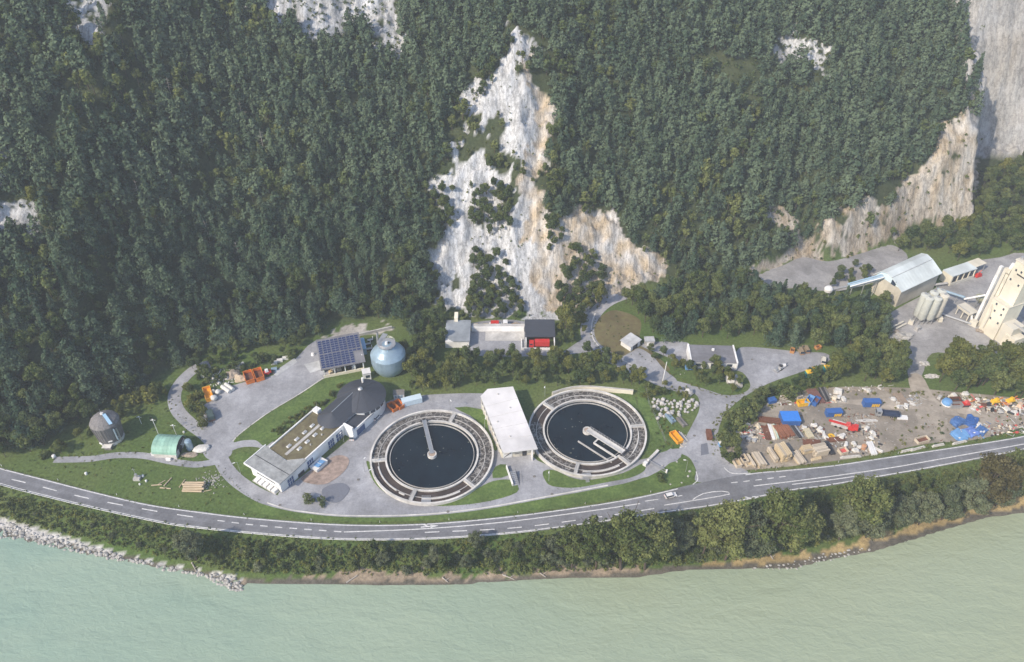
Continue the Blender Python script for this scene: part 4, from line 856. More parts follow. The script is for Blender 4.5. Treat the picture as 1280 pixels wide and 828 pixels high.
tufts([(1040, 488), (1130, 487), (1180, 492), (1290, 503), (1290, 508), (1180, 500), (1130, 494), (1040, 495)], 1.8, 207, .4, 1.1, 1, .7)
tufts([(1130, 540), (1180, 520), (1190, 545), (1160, 556), (1100, 566)], 2.2, 208, .4, 1.2, 1, .6)
tufts([(800, 484), (860, 484), (866, 500), (830, 548), (845, 560), (824, 560)], 1.9, 209, .4, 1.1, 1, .7)
tufts([(742, 400), (770, 390), (815, 430), (838, 462), (765, 440)], 2.6, 210, .3, .7, 2, .5)
tufts([(1222, 255), (1290, 222), (1290, 20), (1224, 20)], 5, 211, .8, 2.6, 0, .22)
tufts([(1220, 262), (1290, 235), (1290, 190), (1222, 215)], 3, 224, 1, 3.0, 2, .7)
stuff(link('undergrowth', np_mesh('undergrowth', np.concatenate(VV), np.concatenate(FF), [leaf_mid, leaf_lit, leaf_dark], np.concatenate(MI), np.concatenate(TT))))
print('counts', COUNT)
# ================================================================== round tanks
foam_m = bpy.data.materials.new('foaming_water'); foam_m.use_nodes = True
n = foam_m.node_tree.nodes; l = foam_m.node_tree.links; b = n['Principled BSDF']; b.inputs['Roughness'].default_value = 0.5; b.inputs['Specular IOR Level'].default_value = 0.2
tc = n.new('ShaderNodeTexCoord'); nz = n.new('ShaderNodeTexNoise'); nz.inputs['Scale'].default_value = 0.5; nz.inputs['Detail'].default_value = 3; l.new(tc.outputs['Object'], nz.inputs['Vector'])
wv = n.new('ShaderNodeVectorMath'); wv.operation = 'MULTIPLY_ADD'; l.new(nz.outputs['Color'], wv.inputs[0]); wv.inputs[1].default_value = (4.2, 4.2, 0); l.new(tc.outputs['Object'], wv.inputs[2])
vo = n.new('ShaderNodeTexVoronoi'); vo.feature = 'DISTANCE_TO_EDGE'; vo.inputs['Scale'].default_value = 0.55; l.new(wv.outputs[0], vo.inputs['Vector'])
rp = n.new('ShaderNodeValToRGB'); rp.color_ramp.elements[0].position = 0.02; rp.color_ramp.elements[0].color = (0.30, 0.29, 0.275, 1); rp.color_ramp.elements[1].position = 0.15; rp.color_ramp.elements[1].color = (0.060, 0.056, 0.053, 1)
e = rp.color_ramp.elements.new(0.07); e.color = (0.155, 0.147, 0.138, 1); l.new(vo.outputs['Distance'], rp.inputs[0])
n3 = n.new('ShaderNodeTexNoise'); n3.inputs['Scale'].default_value = 0.16; n3.inputs['Detail'].default_value = 4; l.new(tc.outputs['Object'], n3.inputs['Vector'])
r3 = n.new('ShaderNodeMapRange'); r3.inputs[1].default_value = 0.30; r3.inputs[2].default_value = 0.50; l.new(n3.outputs['Fac'], r3.inputs[0])
mx = n.new('ShaderNodeMix'); mx.data_type = 'RGBA'; l.new(r3.outputs[0], mx.inputs['Factor']); mx.inputs['A'].default_value = (0.075, 0.06, 0.05, 1); l.new(rp.outputs[0], mx.inputs['B']); l.new(mx.outputs['Result'], b.inputs['Base Color'])
brown_w = M('brown_water', (0.060, 0.045, 0.038), 0.25, 0.6, 0.2, big=0.2)
pool_m = M('dark_pool_water', (0.003, 0.008, 0.017), 0.3, 0.12, 0.08, spec=0.22, big=0.05, col2=(0.007, 0.016, 0.024))
scum_m = M('pool_scum', (0.10, 0.11, 0.09), 0.3, 2, 0.8)
def tank(label, c, ro, ri, parts, calm, bridge_to, baffles, wide):
    t = thing('round_clarifier_tank', label, 'clarifier tank', (c.x, c.y, 0))
    ang = lambda u, v: math.atan2(G(u, v, 1).y - c.y, G(u, v, 1).x - c.x)
    m = MB(); m.ring(ro - 0.5, ro, -0.5, 1.45, conc_pale, 96); m.ring(ro - 0.6, ro + 0.1, 1.45, 1.62, conc_pale, 96); m.build('outer_wall', t, False)
    m = MB(); m.ring(ri, ri + 0.55, 0.2, 1.35, conc_pale, 96); m.ring(ri - 0.05, ri + 0.65, 1.35, 1.5, conc_pale, 96); m.build('inner_wall', t)
    m = MB(); m.ring(ri - 1.25, ri - 1.05, 0.45, 0.98, conc, 96); m.build('overflow_weir', t)
    m = MB(); m.lathe([(0.01, 0.5), (ri, 0.5)], pool_m, 64); m.f = [tuple(reversed(f)) if False else f for f in m.f]; o = m.build('pool_water', t)
    m = MB(); m.ring(ri + 0.3, ro - 0.5, 0.2, 0.78, foam_m, 96); m.build('aeration_water', t)
    m = MB(); m.ring((ri + ro) / 2 - .12, (ri + ro) / 2 + .12, 0.2, 1.0, conc, 96); m.build('channel_wall', t)
    for a, b_ in calm:
        a0, a1 = ang(*a), ang(*b_)
        if a1 < a0: a1 += 2 * math.pi
        m = MB(); m.ring(ri + 0.4, ro - 0.6, 0.22, 0.80, brown_w, 24, a0, a1); m.build('settled_water', t)
    for u_, v_ in parts:
        a = ang(u_, v_); m = MB(); r = (ri + ro) / 2; m.box((math.cos(a) * r, math.sin(a) * r, 0.85), (ro - ri, 1.3, 1.2), conc_pale, a)
        p = m.build('partition_wall', t)
        for s in (-1, 1):
            q = MB(); off = Vector((-math.sin(a), math.cos(a), 0)) * 0.6 * s
            for k in range(5):
                e = Vector((math.cos(a), math.sin(a), 0)) * (ri + 0.8 + k * (ro - ri - 1.6) / 4) + off; q.cyl(e + Vector((0, 0, 1.45)), e + Vector((0, 0, 2.4)), 0.04, steel, 5)
            for zz in (1.95, 2.4): q.cyl(Vector((math.cos(a), math.sin(a), 0)) * (ri + .8) + off + Vector((0, 0, zz)), Vector((math.cos(a), math.sin(a), 0)) * (ro - .8) + off + Vector((0, 0, zz)), 0.035, steel, 5)
            q.build('railing', p)
    for a, b_, r in baffles:
        a0, a1 = ang(*a), ang(*b_)
        if a1 < a0: a1 += 2 * math.pi
        m = MB(); rr = ri + (ro - ri) * r; m.ring(rr - 0.22, rr + 0.22, 0.3, 1.2, conc_pale, 24, a0, a1); m.build('baffle_wall', t)
    m = MB(); m.lathe([(1.75, 0.3), (1.75, 1.75), (1.35, 1.75), (1.35, 1.55), (0.01, 1.55)], conc_pale, 24); m.lathe([(1.2, 1.57), (0.01, 1.60)], M('pier_cap', (0.36, 0.28, 0.22), .2, 1, .9), 20); m.build('centre_pier', t)
    a = ang(*bridge_to); d = Vector((math.cos(a), math.sin(a), 0)); q = Vector((-d.y, d.x, 0)); L = ri + 0.6
    m = MB(); m.box((d.x * L / 2, d.y * L / 2, 1.95), (L, wide, 0.22), conc_pale if wide > 2 else steel, a); bg = m.build('scraper_bridge', t)
    for s in (-1, 1):
        m = MB()
        for k in range(13): p = d * (0.6 + k * (L - 1) / 12) + q * s * wide / 2; m.cyl(p + Vector((0, 0, 2.05)), p + Vector((0, 0, 3.1)), 0.05, steel, 5)
        for zz in (2.55, 3.1): m.cyl(d * 0.5 + q * s * wide / 2 + Vector((0, 0, zz)), d * L + q * s * wide / 2 + Vector((0, 0, zz)), 0.05, steel, 5)
        m.build('railing', bg)
    m = MB(); m.box((d.x * L, d.y * L, 1.75), (1.2, wide + 1.4, 0.5), dark, a)
    for s in (-1, 1): m.cyl(d * L + q * s * (wide / 2 + .4) + Vector((0, 0, 1.75)) - d * .1, d * L + q * s * (wide / 2 + .4) + Vector((0, 0, 1.75)) + d * .1, .3, tyre, 10)
    m.build('drive_carriage', bg)
    # floating scum flecks
    rng = random.Random(int(c.x * 10)); m = MB()
    for k in range(22):
        a_ = rng.uniform(0, 6.28); r_ = ri * math.sqrt(rng.random()) * .9; s_ = rng.uniform(.1, .45)
        m.prism([(math.cos(a_) * r_ + math.cos(i) * s_ * rng.uniform(.6, 1.2), math.sin(a_) * r_ + math.sin(i) * s_ * rng.uniform(.5, 1.1)) for i in range(6)], 0.49, 0.515, scum_m)
    stuff(m.build('floating_scum', t))
    # ladders / service platforms outside
    return t, d, q
T1 = (G(461, 572, 1.6) + G(618, 572, 1.6)) / 2; T1.y = (G(540, 512, 1.6).y + G(540, 630, 1.6).y) / 2; T1.z = 0
t1, d1, q1 = tank('round concrete tank with thin grey scraper bridge, nearer the flat-roofed hall', T1, 23.1, 16.9, [(566, 522), (472, 576), (518, 616), (588, 606)],
     [((474, 577), (517, 615)), ((519, 616), (587, 607))], (529, 523), [((476, 583), (500, 609), 0.55), ((528, 619), (574, 613), 0.6), ((503, 611), (509, 614), .6)], 1.5)
T2 = (G(661, 541, 1.6) + G(808, 541, 1.6)) / 2; T2.y = (G(735, 485, 1.6).y + G(735, 597, 1.6).y) / 2; T2.z = 0
t2, d2, q2 = tank('round concrete tank with wide white double bridge, right of the white-roofed building', T2, 22.8, 16.6, [(685, 508), (797, 533), (783, 578), (721, 586)],
     [((723, 588), (782, 580)), ((686, 508), (670, 528))], (785, 571), [((795, 568), (797, 540), 0.5), ((728, 592), (776, 584), 0.6)], 2.4)
m = MB(); L = 16.6
p0 = d2 * 6 - q2 * 3.6; p1 = d2 * L - q2 * 3.6
m.box(((p0 + p1) / 2 + Vector((0, 0, 1.5)))[:], ((p1 - p0).length, .6, .5), conc_pale, math.atan2(d2.y, d2.x)); m.box((d2 * 6 - q2 * 2.2 + Vector((0, 0, 1.6)))[:], (.5, 3, .4), conc_pale, math.atan2(d2.y, d2.x)); m.build('skimmer_arm', t2)
m = MB(); m.box((d2 * 8.5 - q2 * 6.3 + Vector((0, 0, .75)))[:], (16, .45, .5), conc, math.atan2(d2.y, d2.x)); m.build('scum_channel', t2)
def platform(u, v, lab, u2, v2):
    p = G(u, v); t = thing('service_platform', lab, 'platform', p, pxdir(u, v, u2, v2)); m = MB(); m.box((0, 0, 1.0), (3.4, 2.2, .15), steel)
    for x in (-1.5, 1.5):
        for y in (-.9, .9): m.cyl((x, y, 0), (x, y, 2.0), .06, steel, 5)
    m.build('deck', t); m = MB()
    for y in (-1.0, 1.0): m.cyl((-1.6, y, 2.0), (1.6, y, 2.0), .05, steel, 5); m.cyl((-1.6, y, 1.5), (1.6, y, 1.5), .05, steel, 5)
    m.build('railing', t); m = MB()
    for k in range(4): m.box((0, -1.3 - k * .3, .8 - k * .22), (1.4, .3, .06), steel)
    m.build('stair', t)
platform(533, 627, 'grey steel platform at the front of the tank with the thin bridge', 543, 627)
platform(733, 597, 'grey steel platform at the front of the tank with the wide bridge', 743, 596)
# retaining wall behind the right tank
def wall_thing(name, label, cat, px, h, th, mat, capm=None, z=0):
    P = spline(GP(px), 4); t = thing(name, label, cat, P[0]); o = P[0]
    for i, (a, b_) in enumerate(zip(P[:-1], P[1:])): pass
    m = MB(); L = []
    for i in range(len(P)):
        d = (P[min(i + 1, len(P) - 1)] - P[max(0, i - 1)]).normalized(); q = Vector((-d.y, d.x, 0)) * th / 2; L.append((P[i] + q - o, P[i] - q - o))
    n_ = len(L); V = [(a.x, a.y, zz) for a, b_ in L for zz in (-.2, h)] + [(b_.x, b_.y, zz) for a, b_ in L for zz in (-.2, h)]
    F = []
    for i in range(n_ - 1):
        a0, a1, b0, b1 = 2 * i, 2 * i + 1, 2 * n_ + 2 * i, 2 * n_ + 2 * i + 1
        F += [(a0, a1, a1 + 2, a0 + 2), (b0, b0 + 2, b1 + 2, b1), (a1, b1, b1 + 2, a1 + 2)]
    F += [(0, 2 * n_, 2 * n_ + 1, 1), (2 * n_ - 2, 2 * n_ - 1, 4 * n_ - 1, 4 * n_ - 2)]
    m.add(V, F, mat); m.build('wall_body', t)
    m = MB(); off = [Vector((p.x - o.x, p.y - o.y, 0)) for p in P]; ribbon_mesh(m, off, th + .25, capm or conc, h + .03); m.build('coping', t); return t
wall_thing('retaining_wall', 'cream concrete retaining wall curving behind the right tank', 'retaining wall', [(690, 496), (710, 490), (732, 488), (760, 490), (791, 493)], 2.4, .5, cream)
wall_thing('retaining_wall', 'low pale wall at the foot of the bank behind the shed with solar roof', 'retaining wall', [(420, 424), (450, 420), (490, 411)], 1.4, .5, conc)

# ================================================================== flat-roofed operations hall
A = Vector((-82.6, 183.4, 0)); RZ = math.atan2(28.1, 18.3)
t = thing('operations_hall', 'long white flat-roofed hall with brown green-roof and slate round end', 'building', A, RZ)
HH = 5.4
m = MB(); m.bbox(0, 33.5, 0.3, 15.2, -0.3, HH, white); m.bbox(0.6, 10.0, 15.2, 16.2, -.3, HH - .4, white); m.build('wall', t)
m = MB(); m.prism([(-.6, -.5), (12.8, -.5), (12.8, 1.0), (8.6, 5.4), (9.6, 17.3), (-.6, 17.3)], HH + .02, HH + .40, greyroof); fl = m.build('flat_roof', t)
m = MB(); m.bbox(-.7, 9.9, 17.3, 17.6, HH, HH + .62, white); m.bbox(-.9, -.6, -.6, 17.6, HH - .1, HH + .5, white); m.build('roof_edge', fl)
m = MB(); m.bbox(4.2, 4.4, -.4, 17.2, HH + .40, HH + .48, dark); m.build('roof_seam', fl)
m = MB(); m.prism([(9.6, 15.0), (9.0, 5.8), (13.0, 1.2), (13.0, .5), (33.4, .5), (33.4, 15.0)], HH + .02, HH + .22, sedum); sd = m.build('green_roof', t)
m = MB(); m.bbox(9.7, 33.5, 15.0, 15.5, HH, HH + .75, white); m.build('parapet', t)
m = MB(); m.bbox(12.8, 33.5, -.02, .45, HH, HH + .5, white); m.build('parapet', t)
m = MB(); m.bbox(10.5, 33, 7.2, 8.4, HH + .22, HH + .3, conc); m.build('roof_walkway', sd)
for k in range(4):
    for s, y in ((0, 9.8), (1, 5.6)):
        x = 14.2 + k * 4.1 + s * 1.2; m = MB(); m.bbox(x - .9, x + .9, y - .55, y + .55, HH + .2, HH + .55, white); m.box((x, y, HH + .68), (1.5, .9, .25), paleplate, 0, .7); m.build('skylight', sd)
for x in (19, 25, 29.5):
    m = MB(); m.cyl((x, 3.4, HH + .2), (x, 3.4, HH + .8), .28, conc, 8); m.build('roof_vent', sd)
for i, (x0, x1, z0, z1) in enumerate([(3.2, 6.0, .1, 3.4), (13.2, 16.2, .3, 3.6), (24.4, 27.4, .2, 4.0), (28.8, 32.2, .2, 4.0)]):
    m = MB(); m.bbox(x0 - .15, x1 + .15, .16, .5, z0 - .1, z1 + .15, white); wf = m.build('window_frame', t)
    m = MB(); m.bbox(x0, x1, .08, .4, z0, z1, bluedoor); m.build('window', wf)
    m = MB()
    for k in range(1, 3): xx = x0 + (x1 - x0) * k / 3; m.bbox(xx - .06, xx + .06, .02, .3, z0, z1, white)
    m.bbox(x0, x1, .03, .3, (z0 + z1) / 2 - .05, (z0 + z1) / 2 + .05, white); m.build('mullion', wf)
m = MB(); m.bbox(8.2, 11.2, .05, .5, 0, 1.5, dark); m.build('door', t)
m = MB(); m.bbox(-.25, .35, 3, 12, 3.2, 4.1, glass); m.build('window_band', t)
m = MB()
for k in range(5): m.bbox(-2.0, -.2, 2.0 + k * 2.2, 3.6 + k * 2.2, 0, 1.2, white)
m.bbox(-2.2, -.2, 1.5, 13.2, 0, .3, conc); m.build('loading_ramp', t)
m = MB(); m.prism([(33.4, .3), (34.1, .3), (34.1, -4.2), (33.4, -4.2)], 0, 6.2, white); m.build('gable_wall', t)
# slate-roofed part: ridge, half-round end, conical drum
E1, RG = 6.0, 8.8
m = MB(); m.lathe([(5.0, 0), (5.0, E1)], white, 24, math.pi / 2, 1.5 * math.pi, (34.2, 6.1, 0)); m.bbox(34.0, 44, .8, 11.4, 0, E1, white); m.build('wall', t)
m = MB(); z0 = HH
m.add([(33.8, .3, E1), (46.5, .3, E1 + .3), (46.5, 6.1, RG + .6), (33.8, 6.1, RG), (33.8, 11.9, E1), (46.5, 11.9, E1 + .3)], [(0, 1, 2, 3), (3, 2, 5, 4)], slate)
m.lathe([(5.8, E1), (0.01, RG)], slate, 24, math.pi / 2, 1.5 * math.pi, (33.8, 6.1, 0)); m.lathe([(5.6, E1 - .25), (5.8, E1)], slate, 24, math.pi / 2, 1.5 * math.pi, (33.8, 6.1, 0)); ro = m.build('slate_roof', t)
m = MB(); m.cyl((33.9, 6.1, RG + .08), (46, 6.1, RG + .6), .16, steel, 6); m.build('ridge_cap', ro)
m = MB(); m.cyl((33.9, 6.1, RG + .03), (32.0, 11.4, E1 + .12), .1, dark, 6); m.build('hip_seam', ro)
for a in (1.75, 2.3, 2.85, 3.4, 3.95, 4.5):
    m = MB(); m.cyl((34.2 + 5.3 * math.cos(a), 6.1 + 5.3 * math.sin(a), HH), (34.2 + 5.3 * math.cos(a), 6.1 + 5.3 * math.sin(a), E1 - .1), .22, white, 8); m.build('column', t)
m = MB(); m.lathe([(8.9, 0), (8.9, 6.6)], white, 48, c=(48.6, 4.3, 0)); m.build('drum_wall', t)
m = MB(); m.lathe([(9.3, 6.3), (9.75, 6.5), (1.0, 10.2), (0.9, 10.2)], slate, 48, c=(48.6, 4.3, 0)); cr = m.build('conical_roof', t)
m = MB(); m.lathe([(1.0, 10.15), (1.0, 10.5), (.6, 10.9), (0.01, 11.0)], steel, 16, c=(48.6, 4.3, 0)); m.build('roof_cap', cr)
for k in range(24):
    a = 2 * math.pi * k / 24
    if k % 2 == 0:
        m = MB(); m.cyl((48.6 + 9.6 * math.cos(a), 4.3 + 9.6 * math.sin(a), 6.6), (48.6 + 1.2 * math.cos(a), 4.3 + 1.2 * math.sin(a), 10.2), .06, dark, 4, caps=False); m.build('standing_seam', cr)
m = MB(); m.cyl((53.5, 7.6, 7.9), (53.5, 7.6, 10.6), .45, white, 10); m.build('chimney', t)
m = MB(); m.cyl((54.5, 1.0, 7.4), (56.2, 2.4, 6.9), .12, white, 6); m.cyl((54.5, 1.0, 7.4), (53.4, 2.2, 7.8), .12, white, 6); m.build('snow_guard', cr)
for k in range(5):
    a = -2.2 + k * .28; m = MB(); m.box((48.6 + 8.95 * math.cos(a), 4.3 + 8.95 * math.sin(a), 5.0), (.25, 1.9, 1.1), glass, a); m.build('window', t)
m = MB(); m.add([(34.1, .5, 5.2), (44.5, .5, 5.2), (45.5, -4.4, 4.0), (34.1, -4.2, 4.0)], [(0, 3, 2, 1)], slate); m.build('lean_to_roof', t)
m = MB(); m.bbox(34.1, 45.4, -4.2, -3.8, 0, 4.4, white); m.bbox(34.1, 40.5, -4.4, -4.2, 4.0, 4.5, white); m.build('lean_to_wall', t)
m = MB(); m.bbox(35.5, 40, -4.28, -4.1, .2, 3.2, bluedoor); m.build('door', t)
m = MB(); m.box((33.2, 13.6, 5.6), (2.2, 2.6, 3.0), white); m.cyl((32.8, 12.6, 7), (32.8, 12.6, 12), .05, steel, 5); m.build('stair_head', t)
# canopy with blue cover in front of the hall
p = G(399, 583); t = thing('blue_skylight_box', 'white box with bright blue sloping cover beside the hall', 'skip', p, RZ)
m = MB(); m.box((0, 0, .8), (5.4, 3.4, 1.6), white, 0, 1.08); m.build('body', t); m = MB(); m.box((0, -.3, 1.85), (3.6, 3.0, .12), lightblue, 0, 1, R(-14)); m.build('cover', t)
m = MB(); m.box((0, -.3, 1.96), (.12, 3.0, .12), white, 0, 1, R(-14)); m.build('cover_bar', t)

# ================================================================== shed with solar roof
A = Vector((-78.4, 243.6, 0)); RZ2 = math.atan2(4.9, 16.2)
t = thing('solar_roof_shed', 'open-fronted machine shed with rows of solar panels on its roof', 'building', A, RZ2)
W_, D_ = 17.0, 16.5
m = MB(); m.add([(-.7, -1.0, 5.5), (W_ + .7, -1.0, 5.5), (W_ + .7, D_ + .5, 7.1), (-.7, D_ + .5, 7.1), (-.7, -1.0, 5.1), (W_ + .7, -1.0, 5.1), (W_ + .7, D_ + .5, 6.7), (-.7, D_ + .5, 6.7)],
      [(0, 1, 2, 3), (7, 6, 5, 4), (0, 4, 5, 1), (1, 5, 6, 2), (2, 6, 7, 3), (3, 7, 4, 0)], midroof); rf = m.build('roof', t)
sl_ = math.atan2(1.6, D_ + 1.5); pm = MB(); pm.box((0, 0, 0), (1.55, 1.12, .06), steel); pm.box((0, 0, .045), (1.43, 1.0, .03), pv_m); pme = pm.mesh('solar_panel')
for i in range(10):
    for j in range(12):
        if i >= 8 and j < 5: continue
        x = .55 + i * 1.72 + (.15 if i % 2 else 0); y = .1 + j * 1.32 + (.35 if j > 5 else 0); o = link('solar_panel', pme, rf, (x, y, 5.5 + (y + 1) / (D_ + 1.5) * 1.6 + .16)); o.rotation_euler = (sl_, 0, 0)
m = MB(); m.bbox(0, W_, D_ - .3, D_, 0, 6.7, white); m.bbox(0, .3, 3, D_, 0, 5.9, white); m.bbox(W_ - .3, W_, 3, D_, 0, 5.9, white); m.bbox(0, W_, 7.5, 7.8, 0, 5.8, conc); m.build('wall', t)
m = MB(); m.bbox(-.2, W_ - .4, -.2, .2, -.3, 1.3, cream); m.build('plinth', t)
for x in (.3, 4.6, 9.0, 13.0, 16.6):
    m = MB(); m.bbox(x - .22, x + .22, -.1, .34, 0, 5.2, white); m.build('pillar', t)
for x, y, h, mt in ((6.6, 2.5, 1.8, tan_wall), (11.0, 2.8, 2.6, dark), (12.6, 2.2, 1.9, white), (14.4, 3.0, 2.2, dark), (3, 2.4, 1.0, timber)):
    m = MB(); m.box((x, y, h / 2), (1.7, 1.8, h), mt, .2, .85); m.cyl((x, y, h), (x, y, h + .5), .35, mt, 8); m.build('stored_machine', t)
# stuff by the shed: vent, gas box
p = G(391, 444); t = thing('white_vent_pipe', 'small white vent with bent pipe left of the solar-roofed shed', 'vent', p)
m = MB(); m.cyl((0, 0, 0), (0, 0, 1.1), .8, white, 12, .6); m.build('base', t); m = MB(); m.cyl((.2, 0, 1.0), (.2, 0, 3.6), .1, steel, 6); m.build('pipe', t)
p = G(453, 437); t = thing('light_blue_container', 'pale blue container standing right of the solar-roofed shed', 'container', p, RZ2 + R(90))
m = MB(); m.box((0, 0, 1.6), (7.5, 3.0, 3.2), skyblue); m.build('body', t); m = MB(); m.box((0, 0, 3.27), (7.7, 3.2, .12), skyblue); m.build('roof', t)
for k in range(8): m = MB(); m.box((-3.4 + k * .97, -1.53, 1.6), (.1, .08, 2.9), steel); m.build('rib', t)
for k, (pu, pv, lab) in enumerate([(462, 438, 'lower'), (460, 432, 'middle'), (463, 427, 'upper')]):
    p = G(pu, pv); t = thing('gas_pipe_rack', 'white bent pipes on a rack between shed and dome, %s of three' % lab, 'pipework', p, RZ2); m = MB()
    for q in range(2): m.cyl((-1.2, q * .6, .8), (1.2, q * .6, .8), .16, white, 7); m.cyl((1.2, q * .6, .8), (1.2, q * .6, 2.2), .16, white, 7)
    m.build('pipe', t); m = MB(); m.box((0, .3, .3), (2.2, 1.3, .6), dark); m.build('stand', t)
p = G(459, 473); t = thing('pump_cabinet', 'white switch cabinet at the foot of the dome', 'cabinet', p, RZ2); m = MB(); m.box((0, 0, 2.0), (3.2, 3, 4.0), white); m.build('body', t)
m = MB(); m.box((.3, -1.52, 2.2), (1.7, .08, 1.4), glass); m.build('window', t); m = MB(); m.box((0, 0, 4.1), (3.5, 3.4, .16), white_roof); m.build('roof', t)
# ================================================================== digester dome
t = thing('digester_dome', 'big blue-grey rounded digester vessel with railed platform on top', 'digester', (-51.7, 249.2, 0))
m = MB(); m.lathe([(5.2, -.3), (6.2, 1.2), (6.9, 3.0), (7.2, 4.6), (7.2, 8.8)], steel_blue, 48); m.build('vessel_wall', t, True)
m = MB(); m.lathe([(7.2, 8.8), (7.26, 8.9), (6.3, 10.4), (4.6, 12.0), (3.1, 13.1), (2.9, 13.9), (2.6, 14.0), (.01, 14.0)], steel_blue, 48); dm_ = m.build('dome', t)
for k in range(24):
    a = 2 * math.pi * k / 24; m = MB(); m.cyl((7.22 * math.cos(a), 7.22 * math.sin(a), 4.6), (7.22 * math.cos(a), 7.22 * math.sin(a), 8.8), .05, steel_blue, 4, caps=False); m.build('cladding_seam', t)
for k in range(8):
    a = 2 * math.pi * k / 8 + .2; m = MB(); m.cyl((7.2 * math.cos(a), 7.2 * math.sin(a), 8.95), (3.1 * math.cos(a), 3.1 * math.sin(a), 13.2), .09, skyblue, 5, caps=False); m.build('roof_rib', dm_)
m = MB(); m.ring(2.0, 3.7, 13.9, 14.05, steel, 32); pl = m.build('platform', t); m = MB()
for k in range(16): a = 2 * math.pi * k / 16; m.cyl((3.6 * math.cos(a), 3.6 * math.sin(a), 14), (3.6 * math.cos(a), 3.6 * math.sin(a), 15.2), .06, steel, 5)
for zz in (14.6, 15.2):
    for k in range(32): a = 2 * math.pi * k / 32; a2 = a + 2 * math.pi / 32; m.cyl((3.6 * math.cos(a), 3.6 * math.sin(a), zz), (3.6 * math.cos(a2), 3.6 * math.sin(a2), zz), .06, steel, 4, caps=False)
m.build('railing', pl)
m = MB(); m.cyl((0, 0, 14), (0, 0, 15.2), .8, white, 12, .5); m.cyl((.9, .3, 14), (.9, .3, 14.8), .3, dark, 8); m.build('gas_hood', pl)
m = MB(); m.box((-2.4, 4.6, 13.2), (2.2, 6.0, .12), steel, -.3); m.build('walkway', t); m = MB()
for k in range(7): m.cyl((-5.6 + k * .1, 7.5, 0 + k * 2), (-5.5 + k * .1, 7.5, 2 + k * 2), .5, steel, 6, caps=False)
m.build('stair_tower', t)

# ================================================================== white-roofed building between the tanks
zr = 6.2
C_ = [Vector((-3.2, 196.6)), Vector((9.5, 198.6)), Vector((.4, 231.6)), Vector((-9.8, 230.2)), Vector((-12.4, 226.2))]
o_ = C_[0]; t = thing('white_roofed_building', 'long building with bright white flat roof between the two round tanks', 'building', (o_.x, o_.y, 0))
L_ = [c - o_ for c in C_]; cen = sum(L_, Vector((0, 0))) / 5
ins = [cen + (c - cen) * .96 for c in L_]; ins[0] += Vector((-.6, 2.4)); ins[1] += Vector((-.3, 2.4))
m = MB(); m.prism([tuple(c) for c in ins], -.3, zr, cream); m.build('wall', t)
m = MB(); m.prism([tuple(c) for c in L_], zr + .02, zr + .42, white, white_roof); rf = m.build('roof', t)
dl = (L_[4] - L_[0]).normalized(); nl_ = Vector((-dl.y, dl.x)); an = math.atan2(dl.y, dl.x)
for k in range(9):
    s = 4.2 + k * 2.9; q = ins[0] + (ins[4] - ins[0]).normalized() * (s - 2); m = MB(); m.box((q.x, q.y, 4.3), (1.6, .3, 1.8), dark, an); wf = m.build('window', t)
    m = MB(); m.box((q.x + nl_.x * .05, q.y + nl_.y * .05, 3.3), (1.9, .5, .15), white, an); m.build('sill', wf)
    q = ins[0] + (ins[4] - ins[0]).normalized() * (s - .55); m = MB(); m.box((q.x, q.y, 3.0), (.7, .7, 6.0), conc_pale, an); m.build('pilaster', t)
df = (ins[1] - ins[0]).normalized(); af = math.atan2(df.y, df.x)
for s, w_, h, mt in ((2.2, 3.4, 3.8, white), (5.8, 2.0, 3.0, cream_sh), (8.6, 1.6, 3.6, dark)):
    q = ins[0] + df * s; m = MB(); m.box((q.x, q.y - .05, h / 2), (w_, .3, h), mt, af); dd = m.build('gate', t)
    m = MB(); m.box((q.x, q.y - .25, h * .6), (w_ * .8, .08, .12), rust, af); m.build('gate_rail', dd)
m = MB(); q = ins[0] + df * 4; m.cyl((q.x - 3.2, q.y - .6, .2), (q.x + 1, q.y - .6, 4.8), .14, dark, 6); m.build('brace', t)
q = L_[0] + df * 10.8; m = MB(); m.box((q.x, q.y + 1.2, 3.0), (.4, 2.2, 6.0), white, af); m.build('end_wall', t)
m = MB()
for k in range(4): q = cen + Vector(((-1) ** k * 2.4, -12 + k * 7.5)); m.cyl((q.x, q.y, zr + .4), (q.x, q.y, zr + .75), .3, conc, 8)
stuff(m.build('roof_vent', rf))
for f_ in (.2, .4, .6, .8):
    a_ = L_[0].lerp(L_[4], f_); b_ = L_[1].lerp(L_[2], f_); m = MB(); m.cyl((a_.x, a_.y, zr + .43), (b_.x, b_.y, zr + .43), .05, conc, 4); m.build('roof_seam', rf)
m = MB(); m.cyl((L_[0].x - .12, L_[0].y, zr + .1), (L_[4].x - .12, L_[4].y, zr + .1), .12, steel, 6); m.build('gutter', rf)
p0, p1 = G(633, 585), G(641, 608); a, L = frame(p0, p1); t = thing('side_wall_with_stair', 'low white wall with grey steel stair in front of the white-roofed building', 'wall', p0, a)
m = MB(); m.bbox(0, L, -.2, .2, 0, 1.5, white); m.build('wall_body', t); m = MB()
for k in range(8): m.bbox(L * .4 + k * .7, L * .4 + k * .7 + .6, .4, 2.4, 0, 1.8 - k * .2, steel)
m.build('stair', t); m = MB(); m.cyl((L * .4, 2.5, 2.6), (L, 2.5, 1.2), .07, dark, 5); m.cyl((L * .4, .3, 2.6), (L, .3, 1.2), .07, dark, 5); m.build('handrail', t)
